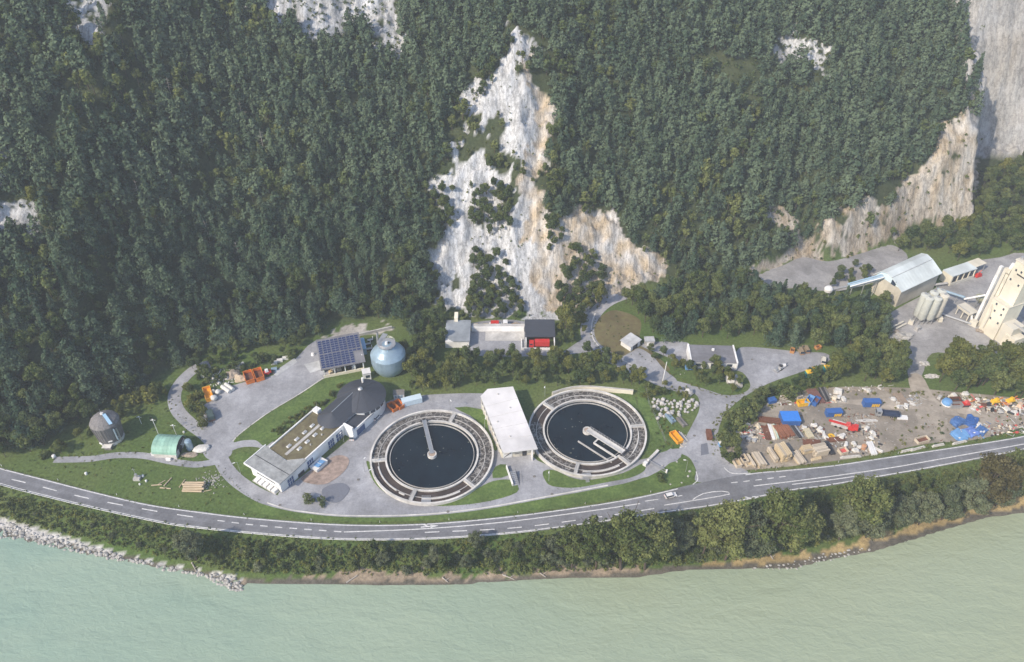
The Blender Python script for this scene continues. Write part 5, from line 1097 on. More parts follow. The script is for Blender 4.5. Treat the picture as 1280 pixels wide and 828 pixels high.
# ================================================================== western meadow
p = G(134, 560); RH = 5.2
t = thing('round_gas_holder_hut', 'round grey shingled tower hut with concrete foot on the meadow', 'hut', (p.x, p.y + 5.0, 0))
m = MB(); m.lathe([(4.6, -.2), (4.7, 1.3), (4.4, 1.4)], conc_pale, 16); m.build('concrete_foot', t)
m = MB(); m.lathe([(4.5, 1.4), (5.25, 9.4), (5.2, 9.8)], greywood, 16); m.build('wall', t)
m = MB(); m.lathe([(5.35, 9.6), (4.6, 10.8), (2.4, 12.2), (.6, 12.9), (.01, 13.0)], greywood, 16); rf = m.build('roof', t)
for k in range(32):
    a = 2 * math.pi * (k + .5) / 32; m = MB(); m.cyl((4.58 * math.cos(a), 4.58 * math.sin(a), 1.5), (5.29 * math.cos(a), 5.29 * math.sin(a), 9.5), .09, greywood, 4, caps=False); m.build('batten', t)
for k in range(16):
    a = 2 * math.pi * k / 16; m = MB(); m.cyl((4.65 * math.cos(a), 4.65 * math.sin(a), 10.8), (.7 * math.cos(a), .7 * math.sin(a), 12.95), .08, greywood, 4, caps=False); m.build('roof_rib', rf)
m = MB(); m.box((.2, .2, 13.2), (1.0, .8, .8), white); m.cyl((0, .4, 13.2), (-.2, .5, 15.4), .07, steel, 5); m.build('vent', rf)
m = MB(); m.add([(.4, -.2, 13.15), (1.4, .5, 13.15), (4.6, -2.6, 10.9), (3.6, -3.3, 10.9)], [(0, 3, 2, 1)], skyblue); m.build('glazed_strip', rf)
m = MB(); m.box((4.5, -3.4, 5.8), (1.3, .3, 5.4), steel_blue, -.65); m.box((4.9, -2.4, 4.8), (.4, .5, 6.4), steel, -.65); m.build('window_bay', t)
for k, (a, z) in enumerate(((-2.0, 1.7), (-1.15, 3.0), (-.5, 3.4))): m = MB(); m.box((4.9 * math.cos(a), 4.9 * math.sin(a), z), (.35, 1.4, .35), white, a); m.build('hood', t)
m = MB(); m.box((.9, -5.3, .6), (2.6, 1.8, 1.2), conc_dark); m.box((.4, -5.2, 1.25), (3.4, 2.2, .12), conc_pale); m.build('entrance', t)
p = G(192, 573); a = pxdir(192, 573, 228, 575)
t = thing('vaulted_hut', 'small hut with green barrel-vaulted metal roof by the path', 'hut', p, a)
m = MB(); L, W = 9.0, 9.0
pr = [(4.5 * math.cos(R(180 - k * 18)), 2.5 + 3.4 * math.sin(R(k * 18))) for k in range(11)]
V = [(0, W / 2 + y * 1.02, z) for y, z in pr] + [(L + .6, W / 2 + y * 1.02, z) for y, z in pr]; m.add(V, [(k, k + 1, 12 + k, 11 + k) for k in range(10)], copper)
rf = m.build('vaulted_roof', t)
for k in range(1, 6): 
    m = MB(); 
    for j in range(10): m.cyl((L * k / 6, W / 2 + pr[j][0] * 1.02, pr[j][1] + .03), (L * k / 6, W / 2 + pr[j + 1][0] * 1.02, pr[j + 1][1] + .03), .05, copper, 4, caps=False)
    m.build('standing_seam', rf)
m = MB(); m.bbox(.3, L, .3, W - .3, -.2, 2.5, conc_pale); V = [(L - .1, W / 2 + y * .98, z) for y, z in pr]; m.add(V, [tuple(reversed(range(11)))], dark); V = [(.3, W / 2 + y * .98, z) for y, z in pr]; m.add(V, [tuple(range(11))], conc_dark); m.build('wall', t)
m = MB(); m.bbox(L - .08, L + .05, 3, 5.6, 0, 3.0, glass); m.build('door', t)
m = MB(); m.bbox(-1.2, -.2, 1, 4, 0, 1.6, white); m.cyl((-.6, 2, 1.6), (-.6, 2, 3.2), .2, white, 8); m.build('meter_box', t)
m = MB(); m.bbox(5.2, 7.0, -.9, -.1, 0, 1.0, white); m.build('step', t)
p = G(238, 561); t = thing('upright_gas_tank', 'upright pale blue cylinder tank behind the green-roofed hut', 'tank', p); m = MB(); m.lathe([(1.3, 0), (1.3, 4.2), (.9, 4.8), (.01, 5.0)], steel_blue, 16); m.build('vessel', t)
m = MB(); m.cyl((-1.3, 0, 2.6), (-3.2, -.2, 2.6), .2, white, 7); m.cyl((.9, -.9, 0), (.9, -.9, 5.2), .06, steel, 5); m.build('pipe', t)
p = G(252, 562); t = thing('white_covered_heap', 'flat heap under a white sheet beside the lane junction', 'heap', p, .2); m = MB(); m.blob((0, 0, .4), (3.2, 1.9, 1.1), bagwhite, 3, 2, .2); m.build('sheet', t)
p = G(236, 569); m = MB(); m.blob((0, 0, .1), (3.4, 1.3, .8), rubble_m, 5, 2, .3); tag(link('gravel_heap', m.mesh('gravel_heap'), None, p), 'low brown gravel heap between the hut and the white-covered heap', 'heap')
# weather station, masts
p = G(172, 599); t = thing('weather_station', 'small grey instrument mast on a square base in the meadow', 'mast', p); m = MB(); m.box((0, 0, .5), (2.4, 2.0, 1.0), conc); m.build('base', t); m = MB(); m.cyl((0, 0, 1), (0, 0, 6), .09, steel, 6); m.box((0, 0, 2.2), (.8, .6, 1.1), steel); m.cyl((-.6, 0, 5.2), (.6, 0, 5.2), .06, steel, 5); m.build('mast_pole', t)
for k, (pu, pv, h, lab) in enumerate([(199, 545, 9, 'thin tall white mast behind the green-roofed hut'), (221, 545, 6, 'T-shaped white post right behind the green-roofed hut'), (177, 530, 4, 'short white T-shaped post in the grass right of the shingled hut')]):
    p = G(pu, pv); t = thing('mast', lab, 'mast', p); m = MB(); m.cyl((0, 0, -.3), (0, 0, h), .11, white, 6); m.build('pole', t); m = MB(); m.cyl((-1, 0, h - .3), (1, 0, h - .3), .08, white, 5); m.box((0, 0, h), (.5, .3, .4), white); m.build('crossarm', t)
for k, (pu, pv, s) in enumerate([(179, 596, .45), (183, 602, .4), (175, 606, .35), (68, 572, .7), (108, 593, .5), (230, 541, .4)]):
    p = G(pu, pv); m = MB(); m.lathe([(s, 0), (s, s * 1.6), (s * .6, s * 2), (.01, s * 2)], white, 10); tag(link('manhole_stub', m.mesh('manhole_stub'), None, p), 'small white cylindrical stub in the meadow grass', 'stub', 'white stubs in the meadow')
# timber logs
p = G(243, 610); a = pxdir(231, 612, 256, 612); k = 0
lm = []
for i in range(3):
    m = MB(); m.cyl((-3.7, 0, 0), (3.7, 0, 0), .42, bark, 10, .36, caps=True); m.cyl((-3.71, 0, 0), (-3.7, 0, 0), .38, timber2, 10); m.cyl((3.7, 0, 0), (3.71, 0, 0), .33, timber2, 10); m.mats = [M('peeled_log', (.46, .37, .26), .25, 1.0, .9, stretch=(.2, 2, 2)), timber2]; lm.append(m.mesh('log'))
rng = random.Random(4)
for row, n in enumerate((5, 4, 3)):
    for j in range(n):
        q = Vector((rng.uniform(-.4, .4), (j - n / 2 + .5) * .92, .42 + row * .72)); q.rotate(Matrix.Rotation(a, 3, 'Z')); tag(link('log', lm[(j + row) % 3], None, p + q, a + rng.uniform(-.04, .04), rng.uniform(.9, 1.05)), 'long peeled log lying in the large pale log pile on the meadow', 'log', 'logs of the pile on the meadow')
for k, (pu, pv, an, s, lab) in enumerate([(210, 603, 1.2, .55, 'short log standing across the small wood heap'), (196, 607, .1, .5, 'short log lying left in the small wood heap'), (207, 611, -.1, .55, 'front log of the small wood heap'), (202, 604, .8, .4, 'little log in the middle of the small wood heap'), (228, 605, 1.3, .5, 'lone short log between the two wood heaps'), (260, 614, .3, .35, 'stub of log right of the large log pile')]):
    p = G(pu, pv); tag(link('log', lm[k % 3], None, p + Vector((0, 0, .25)), an, s), lab, 'log')
p = G(266, 600); m = MB(); rng = random.Random(9)
for i in range(120): m.blob((rng.gauss(0, 2.6), rng.gauss(0, 2.4), .05), rng.uniform(.12, .4), rock_d, i, 1, .3)
stuff(link('loose_stone', m.mesh('loose_stone'), None, p))
# ================================================================== generic builders
def skip(px, a, L, W, H, mat, label, name='open_skip', inner=rust, cat='skip'):
    p = G(*px) if not isinstance(px, Vector) else px; t = thing(name, label, cat, p, a); m = MB(); tk = .12
    for s in (-1, 1):
        m.box((0, s * (W / 2 - tk / 2), H / 2 + .15), (L, tk, H), mat); m.box((s * (L / 2 - tk / 2), 0, H / 2 + .15), (tk, W - .25, H), mat)
    m.build('wall', t); m = MB(); m.box((0, 0, .1), (L * .98, W * .98, .2), dark); m.box((0, 0, H * .35), (L - .35, W - .35, .4), inner); m.build('floor', t)
    m = MB()
    for s in (-1, 1): m.box((0, s * W / 2, H + .18), (L + .1, .22, .16), mat); m.box((s * L / 2, 0, H + .18), (.22, W - .3, .16), mat)
    m.build('rim', t); rm = MB(); rm.box((0, 0, H / 2), (.12, .1, H), mat); rme = rm.mesh('rib')
    for k in range(4):
        for s in (-1, 1): link('rib', rme, t, (-L * .36 + k * L * .24, s * (W / 2 + .05), .12))
    return t
def car(px, a, mat, label, van=False, z=0.0, L=4.4):
    p = G(*px); p.z = z; t = thing('parked_van' if van else 'car', label, 'van' if van else 'car', p, a); W = 1.8; m = MB(); H = 1.0 if van else .78
    body = [(-L / 2, .35), (-L / 2, H), (L * .28, H), (L * .47, H - .15), (L / 2, .6), (L / 2, .3), (-L / 2, .3)]
    P1 = [(x, -W / 2, zz) for x, zz in body]; P2 = [(x, W / 2, zz) for x, zz in body]; n_ = len(body)
    m.add(P1 + P2, [tuple(range(n_))[::-1], tuple(range(n_, 2 * n_))] + [(i, (i + 1) % n_, n_ + (i + 1) % n_, n_ + i) for i in range(n_)], mat); m.build('body', t)
    top = 1.95 if van else 1.42; x0, x1 = (-L * .49, L * .26) if van else (-L * .44, L * .2)
    m = MB(); m.box(((x0 + x1) / 2, 0, (H + top) / 2), (x1 - x0, W * .96, top - H), glass, 0, .86); m.box(((x0 + x1) / 2 - .05, 0, top + .01), ((x1 - x0) * .84, W * .8, .08), mat); 
    if van: m.box(((x0 + x1) / 2 - .35, 0, (H + top) / 2), ((x1 - x0) * .72, W * .975, (top - H)), mat, 0, .9)
    m.build('cabin', t)
    wm_ = MB(); wm_.cyl((0, -.11, 0), (0, .11, 0), .33, tyre, 14); wm_.cyl((0, -.12, 0), (0, .12, 0), .18, steel, 10); w_ = wm_.mesh('wheel')
    for x in (-L * .3, L * .31):
        for y in (-W / 2 + .08, W / 2 - .08): link('wheel', w_, t, (x, y, .33))
    for y in (-.6, .6): m = MB(); m.box((L / 2 - .03, y, .66), (.1, .4, .16), white); m.build('headlight', t); m = MB(); m.box((-L / 2, y, .72), (.08, .35, .18), red); m.build('tail_light', t)
    return t
def lorry(px, a, cabm, bedm, label, L=8.0, load=None, bed='flat', name='lorry'):
    p = G(*px); t = thing(name, label, 'lorry', p, a); W = 2.4
    m = MB(); m.box((L / 2 - 1.1, 0, 1.75), (2.1, W, 2.4), cabm, 0, .94); cb = m.build('cab', t); m = MB(); m.box((L / 2 - .12, 0, 2.2), (.15, W * .86, .9), glass); m.box((L / 2 - 1.0, 0, 2.25), (1.0, W * 1.0, .7), glass); m.build('windscreen', cb)
    m = MB(); m.box((-.6, 0, .75), (L - 1.2, 1.0, .35), dark); m.build('chassis', t); m = MB(); m.box((-1.2, 0, 1.15), (L - 2.6, W, .18), bedm)
    if bed == 'box': m.box((-1.2, 0, 2.3), (L - 2.6, W, 2.3), bedm)
    elif bed == 'tub':
        for s in (-1, 1): m.box((-1.2, s * W / 2, 1.65), (L - 2.6, .12, 1.0), bedm); m.box((-1.2 + s * (L - 2.6) / 2, 0, 1.65), (.12, W, 1.0), bedm)
    m.build('bed', t)
    if load: m = MB(); load(m, L); m.build('load', t)
    wm_ = MB(); wm_.cyl((0, -.16, 0), (0, .16, 0), .5, tyre, 14); wm_.cyl((0, -.17, 0), (0, .17, 0), .25, steel, 10); w_ = wm_.mesh('wheel')
    for x in (L / 2 - 1.2, -L * .18, -L * .34):
        for y in (-W / 2 + .2, W / 2 - .2): link('wheel', w_, t, (x, y, .5))
    return t
def container(px, a, L, W, H, mat, label, name='steel_container', letters=False, cat='container', tint=None):
    p = G(*px); t = thing(name, label, cat, p, a); m = MB(); m.box((0, 0, H / 2 + .1), (L, W, H - .2), mat); m.build('body', t); m = MB(); m.box((0, 0, H + .03), (L + .1, W + .1, .12), tint or mat); m.build('roof', t)
    rm = MB(); rm.box((0, 0, H / 2), (.12, .08, H - .3), mat); rme = rm.mesh('rib')
    for k in range(7):
        for s in (-1, 1): link('rib', rme, t, (-L * .42 + k * L * .14, s * (W / 2 + .03), .1))
    m = MB(); m.box((L / 2 + .03, 0, H / 2), (.08, W * .9, H * .85), mat); d = m.build('door', t); m = MB(); m.cyl((L / 2 + .1, .2, .4), (L / 2 + .1, .2, H - .3), .04, steel, 5); m.cyl((L / 2 + .1, -.2, .4), (L / 2 + .1, -.2, H - .3), .04, steel, 5); m.build('locking_bar', d)
    if letters:
        m = MB()
        for k in range(4): m.box((L * .02 + k * L * .125, -W / 2 - .09, H * .45), (L * .09, .04, H * .55), yellow)
        for k in range(3): m.box((L * .08 + k * L * .125, -W / 2 - .08, H * .45 + (.3 if k % 2 else -.3)), (L * .06, .04, H * .12), yellow)
        m.build('lettering', t)
    return t
# ================================================================== upper lot
a = pxdir(306, 478, 332, 470)
skip((312, 474), a + R(90), 6.4, 3.4, 2.0, orange, 'left one of two big open orange skips on the upper lot'); skip((324, 471), a + R(90), 6.4, 3.4, 2.0, orange, 'right one of two big open orange skips on the upper lot')
skip((261, 495), pxdir(257, 487, 263, 505), 7.5, 2.9, 1.8, yelloworange, 'long amber skip standing at the left edge of the upper lot', inner=yelloworange)
p = G(335, 468); t = thing('wheel_loader', 'small red and white loader right of the two orange skips', 'loader', p, a); m = MB(); m.box((0, 0, 1.1), (3.0, 1.7, 1.2), red); m.build('body', t); m = MB(); m.box((-.2, 0, 2.2), (1.4, 1.4, 1.2), white, 0, .85); m.build('cabin', t); m = MB(); m.box((2.2, 0, .6), (1.0, 2.2, .9), dark, .0, .8); m.build('bucket', t)
wm_ = MB(); wm_.cyl((0, -.2, 0), (0, .2, 0), .6, tyre, 12); w_ = wm_.mesh('wheel')
for x in (-1, 1):
    for y in (-.9, .9): link('wheel', w_, t, (x, y, .6))
for k, (pu, pv, s, lab) in enumerate([(267, 491, 1.0, 'small white bag right behind the amber skip'), (273, 492, 1.2, 'round white bag furthest right of the amber skip'), (268, 500, 1.4, 'tall white sack beside the front of the amber skip')]):
    p = G(pu, pv); t = thing('bulk_bag', lab, 'bag', p, .3); m = MB(); m.blob((0, 0, s * .8), (s, s, s * .9), bagwhite, k, 2, .15); m.build('sack', t); m = MB(); m.cyl((-.3 * s, 0, s * 1.6), (.3 * s, 0, s * 1.75), .07, bagwhite, 5); m.build('loop', t)
p = G(285, 487); t = thing('white_cargo_bales', 'two white wrapped rolls side by side on the upper lot', 'bale', p, pxdir(280, 484, 290, 491)); 
for k in (-1, 1): m = MB(); m.cyl((-2.6, k * .85, .85), (2.6, k * .85, .85), .85, bagwhite, 12); m.build('roll', t)
p = G(270, 477); t = thing('white_pipe_bundle', 'long white pipes lying in the bushes behind the amber skip', 'pipe', p, pxdir(264, 473, 274, 481)); m = MB(); m.cyl((-3, 0, .5), (3, 0, .5), .5, bagwhite, 10, .7); m.build('pipe', t); m = MB(); m.cyl((-4, 1.2, .4), (-1, 1.2, .4), .35, bagwhite, 8); m.build('pipe', t)
for k, (pu, pv, sx_, lab) in enumerate([(292, 469, 2.6, 'grey-brown gravel cone left of the orange skips'), (301, 474, 2.4, 'pale sand heap at the foot of the orange skips'), (284, 473, 1.2, 'small white stone heap left of the gravel cone')]):
    p = G(pu, pv); m = MB(); m.blob((0, 0, 0), (sx_ * 1.2, sx_, sx_ * .7), [rubble_m, M('sand', (.42, .34, .25), .2, 1, .95), rock_m][k], k + 20, 3, .45); tag(link('gravel_heap', m.mesh('gravel_heap'), None, p), lab, 'heap')
for k, (pu, pv, an, lab) in enumerate([(297, 461, .4, 'white pallet stack upper left of the orange skips'), (302, 457, .5, 'white beam stack above the gravel cone'), (343, 455, .2, 'left one of three white crates behind the pale slab'), (350, 452, .2, 'middle one of three white crates behind the pale slab'), (357, 449, .2, 'right one of three white crates behind the pale slab'), (343, 463, .2, 'blue-grey stacked panels beside the pale slab'), (255, 470, 1.4, 'small white panel stack in the bushes above the amber skip')]):
    p = G(pu, pv); t = thing('crate_stack', lab, 'crate', p, an); bm_ = MB(); bm_.box((0, 0, 0), (2.4, 1.4, .32), steel_blue if 'blue' in lab else bagwhite); be = bm_.mesh('slab')
    for q in range(3): link('slab', be, t, (0, 0, .2 + q * .38), .03 * q)
p = G(264, 522); t = thing('dark_tipper_trailer', 'dark green covered trailer parked on the lane by the lot', 'trailer', p, pxdir(262, 514, 266, 526)); m = MB(); m.box((0, 0, 1.6), (5, 2.6, 1.9), M('dark_green_tarp', (.05, .08, .08), .3, 1, .8), 0, .9); m.build('tarp', t); m = MB(); m.box((0, 0, .6), (5.4, 2.4, .3), rust); m.cyl((2.7, 0, .6), (4.2, 0, .5), .1, dark, 6); m.build('chassis', t)
wm_ = MB(); wm_.cyl((0, -.15, 0), (0, .15, 0), .45, tyre, 12); w_ = wm_.mesh('wheel')
for x in (-1.2, .6):
    for y in (-1.1, 1.1): link('wheel', w_, t, (x, y, .45))
# ================================================================== yard by the tanks
a = pxdir(489, 513, 503, 505)
skip((491, 511), a + R(90), 4.4, 2.4, 1.6, orange, 'left one of the pair of orange skips beside the thin-bridge tank'); skip((499, 508), a + R(90), 4.4, 2.4, 1.6, orange, 'right one of the pair of orange skips beside the thin-bridge tank')
container((515, 504), pxdir(503, 506, 527, 500), 8.0, 2.8, 2.7, M('ice_blue_container', (.50, .60, .66), .06, .8, .5), 'pale ice-blue container above the thin-bridge tank')
p = G(499, 496); t = thing('white_kiosk', 'small white kiosk with grey cabinets under the trees beside the dome', 'kiosk', p, .1); m = MB(); m.box((0, 0, 1.2), (4.2, 2.4, 2.4), white); m.box((0, 0, 2.5), (4.6, 3.0, .15), conc_dark); m.build('body', t)
for k in range(3): m = MB(); m.box((-1.3 + k * 1.2, -1.24, 1.2), (.8, .08, 1.4), steel_blue); m.build('cabinet_door', t)
car((471, 522), pxdir(466, 526, 475, 517), white, 'white car parked by the conical slate roof, nose up-right'); car((441, 546), pxdir(440, 551, 442, 541), white, 'white van parked below the lean-to roof', True, L=4.8)
car((838, 621), pxdir(830, 623, 846, 619), white, 'white car driving on the main road before the junction', z=.13)
for k, (pu, pv) in enumerate([(498, 612), (515, 619), (560, 623), (604, 610)]): pass
# ================================================================== fire training yard
t = thing('grey_flat_roof_building', 'flat grey-roofed building at the left end of the fire training yard', 'building', (-29.3, 262.4, 0)); m = MB(); m.bbox(.3, 10.6, .3, 14.2, -.2, 3.6, white); m.build('wall', t)
m = MB(); m.prism([(0, 3), (4, 0), (11, 0), (11, 14.6), (0, 14.6)], 3.6, 4.0, M('blue_grey_roof', (.24, .265, .29), .1, .5, .8, big=.15)); m.build('roof', t); m = MB(); m.bbox(3.6, 5.2, 13.4, 17.6, 3.9, 6.2, cream); m.build('roof_chute', t)
for k in range(4): m = MB(); m.box((-.2, 4 + k * 2.2, 2.4), (.4, .9, .5), white); m.build('vent', t)
m = MB(); m.bbox(10.58, 10.7, 3, 9, .1, 3.0, dark); m.build('door', t)
t = thing('open_bay_wall', 'pale back wall with concrete slab of the fire training yard', 'wall', (-18.0, 273.6, 0)); m = MB(); m.bbox(0, 23.4, 0, .5, -.2, 2.6, white); m.build('wall_body', t); m = MB(); m.bbox(-.2, 23.6, .5, 2.3, 2.2, 2.75, conc); m.build('coping', t); m = MB(); m.bbox(6.2, 23.4, -6.2, -.2, -.2, .16, conc); m.build('slab', t)
t = thing('fire_engine_shelter', 'dark slate-roofed shelter with a red engine under it', 'shelter', (6.0, 261.6, 0)); m = MB(); m.add([(-.3, 3.4, 4.4), (12.9, 3.4, 4.4), (12.9, 14.4, 5.2), (-.3, 14.4, 5.2), (-.3, 3.4, 4.1), (12.9, 3.4, 4.1), (12.9, 14.4, 4.9), (-.3, 14.4, 4.9)], [(0, 1, 2, 3), (7, 6, 5, 4), (0, 4, 5, 1), (1, 5, 6, 2), (2, 6, 7, 3), (3, 7, 4, 0)], slate); m.build('roof', t)
m = MB(); m.bbox(0, .3, 0, 14, -.2, 4.1, white); m.bbox(12.3, 12.6, 0, 14, -.2, 4.1, white); m.bbox(0.3, 12.3, 13.7, 14, -.2, 4.8, white); m.build('wall', t); m = MB(); m.bbox(-2.0, 12.6, -.4, -.02, -.2, 1.1, white); m.bbox(-2.0, -1.6, 0, 6, -.2, 1.1, white); m.build('parapet', t)
lorry((674, 433.5), R(180), red, red, 'red fire engine standing under the slate-roofed shelter', 9, bed='box', name='fire_engine')
lorry((623, 408), 0, white, white, 'white flatbed lorry with red load in the fire training yard', 8.5, lambda m, L: m.box((-1.6, 0, 1.9), (3.6, 2.0, 1.4), red))
p = G(645, 409); t = thing('wood_chip_heap', 'round brown wood heap right of the white flatbed lorry', 'heap', p); m = MB(); m.blob((0, 0, .3), (2.6, 2.2, 1.6), M('brown_wood', (.27, .17, .09), .35, 1.2, .95, .3), 2, 2, .25); m.build('heap_body', t)
rng = random.Random(2)
for k in range(26): a = rng.uniform(0, 6.28); r = rng.uniform(.3, 2.2); m = MB(); m.cyl((math.cos(a) * r, math.sin(a) * r, 1.9 - r * .55), (math.cos(a) * r + rng.uniform(-.9, .9), math.sin(a) * r + rng.uniform(-.9, .9), 2.0 - r * .5), .14, timber, 5); m.build('branch', t)
car((609, 409), 0, M('wreck_yellow', (.5, .42, .2), .2, 1, .7), 'small yellowish car left of the white flatbed lorry'); skip((591, 412), 0, 4.5, 2.4, 2.2, timber, 'timber-coloured box beside the grey flat roof', 'wooden_box', timber, 'box')
# ================================================================== shed, hut, long white house
a = math.atan2(260.5 - 265.1, 51.5 - 47.5); p = Vector((47.3, 264.6, 0)); t = thing('gable_shed', 'small shed with pale grey roof on the dry knoll', 'shed', p, a); m = MB(); m.bbox(.2, 6.0, .2, 6.2, -.2, 2.8, white); m.build('wall', t)
m = MB(); m.add([(-.2, -.3, 2.8), (6.4, -.3, 2.9), (6.4, 6.7, 3.5), (-.2, 6.7, 3.4), (-.2, -.3, 2.6), (6.4, -.3, 2.7), (6.4, 6.7, 3.3), (-.2, 6.7, 3.2)], [(0, 1, 2, 3), (7, 6, 5, 4), (0, 4, 5, 1), (1, 5, 6, 2), (2, 6, 7, 3), (3, 7, 4, 0)], paleplate); m.build('roof', t); m = MB(); m.bbox(6.0, 6.1, 1.5, 4.5, 0, 2.4, glass); m.build('door', t)
p = G(811, 430); t = thing('small_hut', 'tiny pale hut at the edge of the wood right of the shed', 'hut', p, .05); m = MB(); m.box((0, 0, 1.3), (4.0, 3.0, 2.6), conc); m.build('wall', t); m = MB(); m.box((0, 0, 2.75), (4.4, 3.4, .2), paleplate); m.build('roof', t); m = MB(); m.box((-.6, -1.53, 1.1), (1.2, .08, 2.0), white); m.build('door', t)
t = thing('long_white_house', 'long white house with grey flat roof and raised gable ends', 'house', (75.4, 249.6, 0), math.atan2(-.8, 19.2)); m = MB(); m.bbox(0, 19.2, 0, 10.4, -.2, 3.7, white); m.build('wall', t); m = MB(); m.bbox(.3, 18.9, -.4, 10.6, 3.72, 4.05, midroof); rf = m.build('roof', t); m = MB(); m.bbox(-.3, .28, -.5, 10.7, -.2, 4.5, white); m.build('gable_wall', t); m = MB(); m.bbox(18.92, 19.5, -.5, 10.7, -.2, 4.5, white); m.build('gable_wall', t)
m = MB(); m.bbox(9.6, 10.6, 6.8, 7.6, 4.05, 5.0, white); m.build('chimney', rf)
for x in (2.2, 8.5, 15.2): m = MB(); m.bbox(x, x + 2.2, -.06, .2, 1.4, 2.9, glass); wf = m.build('window', t); m = MB(); m.bbox(x - .2, x + 2.4, -.2, -.08, 1.2, 1.36, conc); m.build('sill', wf)
m = MB(); m.bbox(5.4, 6.6, -.08, .2, 0, 2.3, dark); m.build('door', t)
p = G(860, 462); container((862, 461), 0, 4.0, 2.2, 2.0, lightblue, 'small blue container at the left corner of the long white house'); car((909, 465), .1, dark, 'dark car under the tree at the long white house')
p = G(828, 478); t = thing('leaning_white_pole', 'tall slim white pole beside the upper road', 'pole', p); m = MB(); m.cyl((0, 0, -.5), (.4, -.2, 11.5), .24, white, 8, .14); m.build('shaft', t); m = MB(); m.cyl((.4, -.2, 11.5), (.4, -.2, 12), .1, steel, 6); m.build('tip', t)
for k, (pu, pv, s, lab) in enumerate([(914, 477, 2.6, 'big pale boulder at the tip of the tree island by the house lot'), (924, 482, 1.7, 'grey boulder right of the big pale one by the house lot'), (860, 493, 1.9, 'large pale block above the heap of white boulders')]):
    p = G(pu, pv); m = MB(); m.blob((0, 0, s * .5), (s, s * .9, s), rock_m if k != 1 else rock_d, k + 50, 2, .35); tag(link('boulder', m.mesh('boulder'), None, p), lab, 'boulder')
p = G(975, 461); t = thing('car_trailer', 'low trailer with grey load parked on the house lot', 'trailer', p, pxdir(966, 469, 982, 458)); m = MB(); m.box((0, 0, .7), (7.0, 2.2, .25), steel); m.cyl((3.5, 0, .7), (5.2, 0, .6), .1, steel, 6); m.build('chassis', t)
for k in range(4): m = MB(); m.box((-2.6 + k * 1.6, (-1) ** k * .3, 1.1), (1.1, 1.3, .6), [steel, conc, dark, white][k], k * .3); m.build('load', t)
wm_ = MB(); wm_.cyl((0, -.12, 0), (0, .12, 0), .4, tyre, 12); w_ = wm_.mesh('wheel')
for x in (-.8, .4):
    for y in (-1.1, 1.1): link('wheel', w_, t, (x, y, .4))
for k, (pu, pv, lab) in enumerate([(1000, 440, 'left one of two brown vans by the wood edge'), (1007, 438, 'right one of two brown vans by the wood edge')]): car((pu, pv), R(95), M('brown_van_paint', (.26, .20, .13), .2, 1, .6), lab, True, L=5.0)
car((1029, 452), R(70), M('cream_van_paint', (.6, .58, .5), .1, 1, .5), 'white van by the yellow-lidded containers', True, L=4.8)
for k, (pu, pv, lab) in enumerate([(1010, 470, 'left one of three teal containers with yellow lids'), (1018, 466, 'middle one of three teal containers with yellow lids'), (1033, 464, 'right one of three teal containers with yellow lids')]):
    p = G(pu, pv); t = thing('recycling_container', lab, 'container', p, .15); m = MB(); m.box((0, 0, 1.2), (2.5, 2.2, 2.4), teal); m.build('body', t); m = MB(); m.box((0, 0, 2.65), (2.7, 2.4, .5), yellow, 0, .7); m.build('lid', t)
    for x in (-.6, .6): m = MB(); m.box((x, -1.12, 1.5), (.7, .08, 1.0), M('light_teal', (.2, .45, .45), .1, 1, .5)); m.build('flap', t)
for k, (pu, pv, an, lab) in enumerate([(990, 440, 1.2, 'rusty orange digger arm at the wood edge'), (1022, 436, .4, 'orange crate at the wood edge behind the brown vans')]):
    skip((pu, pv), an, 2.6, 1.6, 1.2, M('dull_orange', (.45, .22, .08), .2, 1, .8), lab, 'orange_crate', rust, 'crate')
# ================================================================== quarry plant
t = thing('gambrel_hall', 'large tan storage hall with pale green gambrel roof', 'hall', (177.6, 290.8, 0), math.atan2(14.2, 23.5))
L, W, HE = 27.5, 15.0, 10.0
m = MB(); m.bbox(.3, L - .3, .3, W - .3, -.2, HE, tan_wall)
for x in (.32, L - .32):
    pr = [(0.3, HE), (6.4, 13.3), (9.6, 14.1), (12.2, 13.2), (W - .3, HE)]; m.add([(x, y, z) for y, z in pr], [tuple(range(5)) if x > 1 else tuple(reversed(range(5)))], M('white_blue_sheet', (.58, .70, .76), .05, .4, .6))
m.build('wall', t)
pr = [(-.5, HE - .3), (6.3, 13.5), (9.6, 14.4), (12.4, 13.4), (W + .5, HE - .3)]; m = MB(); V = [(-.6, y, z) for y, z in pr] + [(L + .6, y, z) for y, z in pr] + [(-.6, y, z - .3) for y, z in pr] + [(L + .6, y, z - .3) for y, z in pr]
m.add(V, [(k, 5 + k, 6 + k, k + 1) for k in range(4)] + [(10 + k, 11 + k, 16 + k, 15 + k) for k in range(4)] + [(k, k + 1, 11 + k, 10 + k) for k in range(4)] + [(5 + k, 15 + k, 16 + k, 6 + k) for k in range(4)] + [(0, 10, 15, 5), (4, 9, 19, 14)], hall_roof); rf = m.build('roof', t)
m = MB(); m.cyl((-.6, 6.3, 13.56), (L + .6, 6.3, 13.56), .14, steel, 5); m.build('roof_fold', rf)
for k in range(1, 14): x = k * L / 14; m = MB(); m.cyl((x, -.5, HE - .26), (x, 6.3, 13.54), .05, hall_roof, 4, caps=False); m.build('standing_seam', rf)
m = MB(); m.box((-.1, 5, 11.2), (.5, 2.2, 2.2), glass); m.build('conveyor_opening', t)
